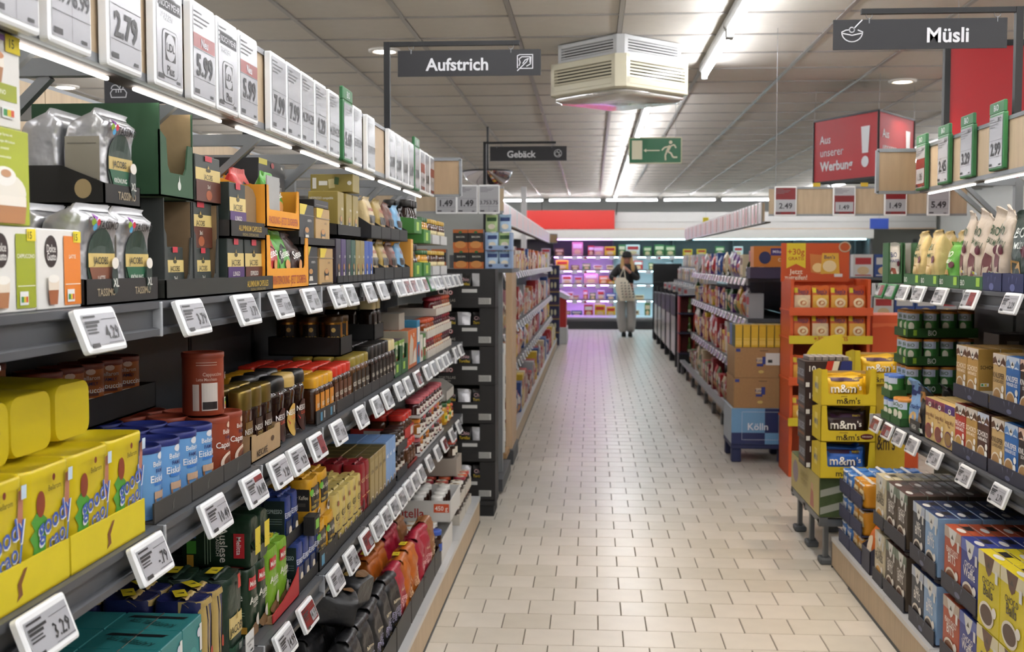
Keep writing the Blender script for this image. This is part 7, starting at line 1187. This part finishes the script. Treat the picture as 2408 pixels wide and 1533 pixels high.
b = MB(); b.box(-1.45, .49, 25.25, 25.29, 2.19, 2.60, mat('#c8281f', .5)); o = obj('red_banner', b); tag(o, 'plain red banner above the chiller', 'banner'); obj('suspension_wire', MB().tube([(-1.1, 25.27, 2.6), (-1.1, 25.27, CEIL)], .012, BLACKM, 4), o); obj('suspension_wire', MB().tube([(.52, 25.27, 2.5), (.56, 25.27, CEIL)], .012, BLACKM, 4), o)
FR = {1.61: [(-1.02, 'silver', .2, .16), (-.72, 'brown', .2, .16), (-.32, 'pink', .24, .30), (-.02, 'red', .14, .22), (.14, 'pink', .24, .2), (.40, 'yellow', .24, .2), (.66, 'green', .16, .24), (.9, 'white', .3, .24), (1.22, 'green', .18, .2), (1.48, 'green', .22, .24), (1.72, 'green', .22, .22), (2.1, 'yellow', .2, .14), (2.4, 'yellow', .2, .14), (2.8, 'green', .2, .2), (3.2, 'white', .2, .2)],
      1.30: [(-1.0, 'white', .26, .12), (-.66, 'yellow', .28, .21), (-.37, 'brown', .18, .1), (-.12, 'green', .18, .14), (.13, 'white', .2, .1), (.40, 'cream', .16, .1), (1.02, 'red', .2, .2), (1.30, 'green', .1, .15), (1.7, 'silver', .2, .15), (2.1, 'white', .2, .15)],
      .99: [(-.95, 'green', .2, .1), (-.55, 'white', .22, .18), (-.30, 'silver', .18, .16), (-.02, 'pink', .3, .22), (.26, 'orange', .2, .17), (.42, 'yellow', .16, .1), (1.9, 'red', .2, .14), (2.3, 'green', .2, .15)],
      .64: [(-.92, 'blue', .2, .12), (-.50, 'white', .18, .16), (-.35, 'silver', .14, .1), (-.14, 'red', .1, .2), (.02, 'green', .14, .15), (.2, 'silver', .16, .2), (.42, 'blue', .22, .14), (.82, 'white', .2, .1), (1.05, 'cream', .2, .1), (1.9, 'blue', .2, .14)],
      .27: [(-.55, 'brown', .16, .12), (-.33, 'blue', .24, .13), (-.07, 'red', .2, .26), (.18, 'yellow', .24, .26), (.42, 'yellow', .2, .22), (.92, 'cream', .24, .14), (1.22, 'green', .12, .3), (1.8, 'red', .2, .2), (2.2, 'blue', .2, .2)]}
for z, its in FR.items():
    sh = {1.61: 'top', 1.30: 'second', .99: 'third', .64: 'fourth', .27: 'lowest'}[z]
    for i, (x, cn, w, h) in enumerate(its): spawn(gen('box', cn, w, h), (x, 25.5 if z > .3 else 25.32, z+.001), 0, '%s pack on the %s chiller shelf, %s along the shelf' % (cn, sh, nth(i)), 'packs in the chiller')
    if z > .3:
        for i in range(14): esl(-.98+i*.27+.03*(i % 3), 25.40, z-.085, FRONT, '', (i % 3 == 0) and 1 or 0, 'on the %s chiller rail, %s along the shelf' % (sh, nth(i)), det=False, tilt=.1)
# ================================================================ the shopper
def skin_mesh(name, verts, edges, radii, m, parent=None, sub=2, root=0):
    me = bpy.data.meshes.new(name); me.from_pydata([tuple(v) for v in verts], edges, []); o = bpy.data.objects.new(name, me); COL.objects.link(o)
    md = o.modifiers.new('skin', 'SKIN'); md.use_smooth_shade = True
    for i, r in enumerate(radii):
        sv = me.skin_vertices[0].data[i]; sv.radius = (r, r) if not isinstance(r, tuple) else r; sv.use_root = (i == root)
    o.modifiers.new('sub', 'SUBSURF').levels = sub; o.modifiers['sub'].render_levels = sub; me.materials.append(m)
    if parent: o.parent = parent
    return o
SKIN = mat('#c08a78', .55); JK = mat('#191a1c', .7, var=.1, scale=12); TR = mat('#a8a6a2', .85, var=.08, scale=10); HR = mat('#b3905c', .6, var=.25, scale=30, stretch=(3, 3, .4)); BLKC = mat('#131314', .85)
V = [(0, 0, .95), (0, 0, 1.15), (0, 0, 1.33), (0, -.01, 1.41), (.01, -.02, 1.47), (.015, -.03, 1.53), (.015, -.02, 1.60),
     (-.14, 0, 1.34), (-.285, -.03, 1.16), (-.20, -.19, 1.135), (-.165, -.235, 1.13), (.15, 0, 1.34), (.22, -.06, 1.13), (.03, -.21, 1.31), (-.035, -.235, 1.36),
     (-.085, 0, .90), (-.09, -.03, .50), (-.03, -.04, .10), (.085, 0, .90), (.10, -.01, .50), (.09, .0, .10)]
Eg = [(0,1),(1,2),(2,3),(3,4),(4,5),(5,6),(2,7),(7,8),(8,9),(9,10),(2,11),(11,12),(12,13),(13,14),(0,15),(15,16),(16,17),(0,18),(18,19),(19,20)]
Rd = [.11, .11, .12, .05, .062, .082, .075, .06, .045, .028, .03, .06, .045, .028, .03, .09, .055, .04, .09, .055, .04]
def fingers(wi, base, d, up):
    for q in range(5):
        off = (q-2)*.014; k = len(V); L = (.045, .06, .066, .06, .05)[q]
        V.append((base[0]+d[0]*.02+up[0]*off, base[1]+d[1]*.02+up[1]*off, base[2]+d[2]*.02+up[2]*off)); V.append((base[0]+d[0]*L+up[0]*off*1.2, base[1]+d[1]*L+up[1]*off*1.2, base[2]+d[2]*L+up[2]*off*1.2-.008)); Eg.extend([(wi, k), (k, k+1)]); Rd.extend([.011, .008])
fingers(10, V[10], (.8, -.5, -.2), (0, 0, 1)); fingers(14, V[14], (-.7, -.2, .5), (.5, 0, .6))
person = skin_mesh('person', V, Eg, Rd, SKIN, None, 2); person.location = (.672, 22.77, 0.0)
tag(person, 'person in black beanie, black jacket and grey wide trousers holding a tote', 'person')
skin_mesh('jacket', [(0, 0, .97), (0, 0, 1.15), (0, 0, 1.32), (0, -.01, 1.43), (-.14, 0, 1.345), (-.29, -.03, 1.165), (-.225, -.15, 1.135), (.15, 0, 1.345), (.225, -.06, 1.125), (.07, -.185, 1.28)], [(0,1),(1,2),(2,3),(2,4),(4,5),(5,6),(2,7),(7,8),(8,9)], [(.175, .13), (.17, .13), (.165, .12), .075, .095, .078, .05, .095, .078, .05], JK, person)
skin_mesh('trousers', [(0, 0, 1.0), (0, 0, .88), (-.085, -.01, .80), (-.10, -.03, .45), (-.045, -.045, .06), (.085, 0, .80), (.11, -.01, .45), (.09, -.005, .06)], [(0,1),(1,2),(2,3),(3,4),(1,5),(5,6),(6,7)], [(.15, .11), (.155, .12), .11, .105, .10, .11, .105, .10], TR, person)
for sx, x in ((-1, -.04), (1, .085)):
    s_ = MB(); s_.rings([[(x+.045*sc_*math.cos(a), -.06+.115*sc_*math.sin(a), z) for a in [i*math.pi/6 for i in range(12)]] for sc_, z in ((.95, 0), (1, .03), (.9, .07), (.55, .10))], BLKC); obj('shoe', s_, person)
h_ = MB(); h_.rings([[(.015+.092*s_*math.cos(a), -.02+.10*s_*math.sin(a), z) for a in [i*math.pi/8 for i in range(16)]] for s_, z in ((1.0, 1.555), (1.06, 1.56), (1.06, 1.60), (1.0, 1.605), (.95, 1.64), (.7, 1.675), (.3, 1.69), (.02, 1.692))], BLKC); obj('beanie', h_, person)
hr = MB(); 
for sx in (-1, 1):
    hr.tube([(.015+sx*.075, -.03, 1.57), (.015+sx*.09, -.05, 1.47), (.03+sx*.10, -.09, 1.36), (.04+sx*.09, -.11, 1.24 if sx > 0 else 1.32)], [.035, .04, .045, .02], HR, 8)
hr.tube([(.015, .05, 1.57), (.015, .07, 1.45), (.01, .075, 1.33)], [.08, .09, .05], HR, 10); obj('hair', hr, person)
fc = MB(); 
for sx in (-1, 1): fc.lathe([(.010, 1.528), (.012, 1.534), (.010, 1.540)], mat('#2a1f1c', .4), 8, 1, .5, c=(.015+sx*.03, -.106))
fc.tube([(.015, -.108, 1.53), (.015, -.126, 1.505), (.015, -.108, 1.498)], [.006, .012, .006], SKIN, 6); fc.box(-.008, .038, -.108, -.100, 1.474, 1.481, mat('#a05a52', .5)); obj('face_features', fc, person)
tb = MB(); CV = mat('#e2d9c6', .8, var=.06, scale=20); R = []
for t, wl, wr, d in ((1.17, -.20, -.03, .03), (1.05, -.225, .07, .06), (.90, -.20, .12, .08), (.78, -.15, .16, .07), (.71, -.12, .165, .03)):
    R.append([(wl+(wr-wl)*u, -.25-d*math.sin(math.pi*max(.02, min(.98, u))), t+.05*(1-u)*0) for u in [i/8 for i in range(9)]]+[(wr+(wl-wr)*u, -.235+.02*math.sin(math.pi*u), t) for u in [i/8 for i in range(9)]])
tb.rings(R, CV); o = obj('tote_bag', tb, None, (.672, 22.77, 0)); tag(o, 'cream tote bag with black repeated print held by the shopper', 'bag')
st = MB()
for xa in (-.14, -.02): st.tube([(xa, -.27, 1.15), (-.06+(xa+.08)*.3, -.27, 1.30), (-.05, -.265, 1.385)], .010, CV, 5)
obj('strap', st, o); pt = MB()
for r in range(6):
    for c in range(4):
        x = -.10+c*.068+.006*(5-r); z = .79+r*.055; y = -.25-.085; pt.face([(x-.017, y, z-.012), (x+.012, y, z-.006), (x+.018, y, z+.014), (x-.008, y, z+.010)], '#7a1f1f' if (r, c) == (1, 1) else '#1c1c1c')
obj('print', pt, o)
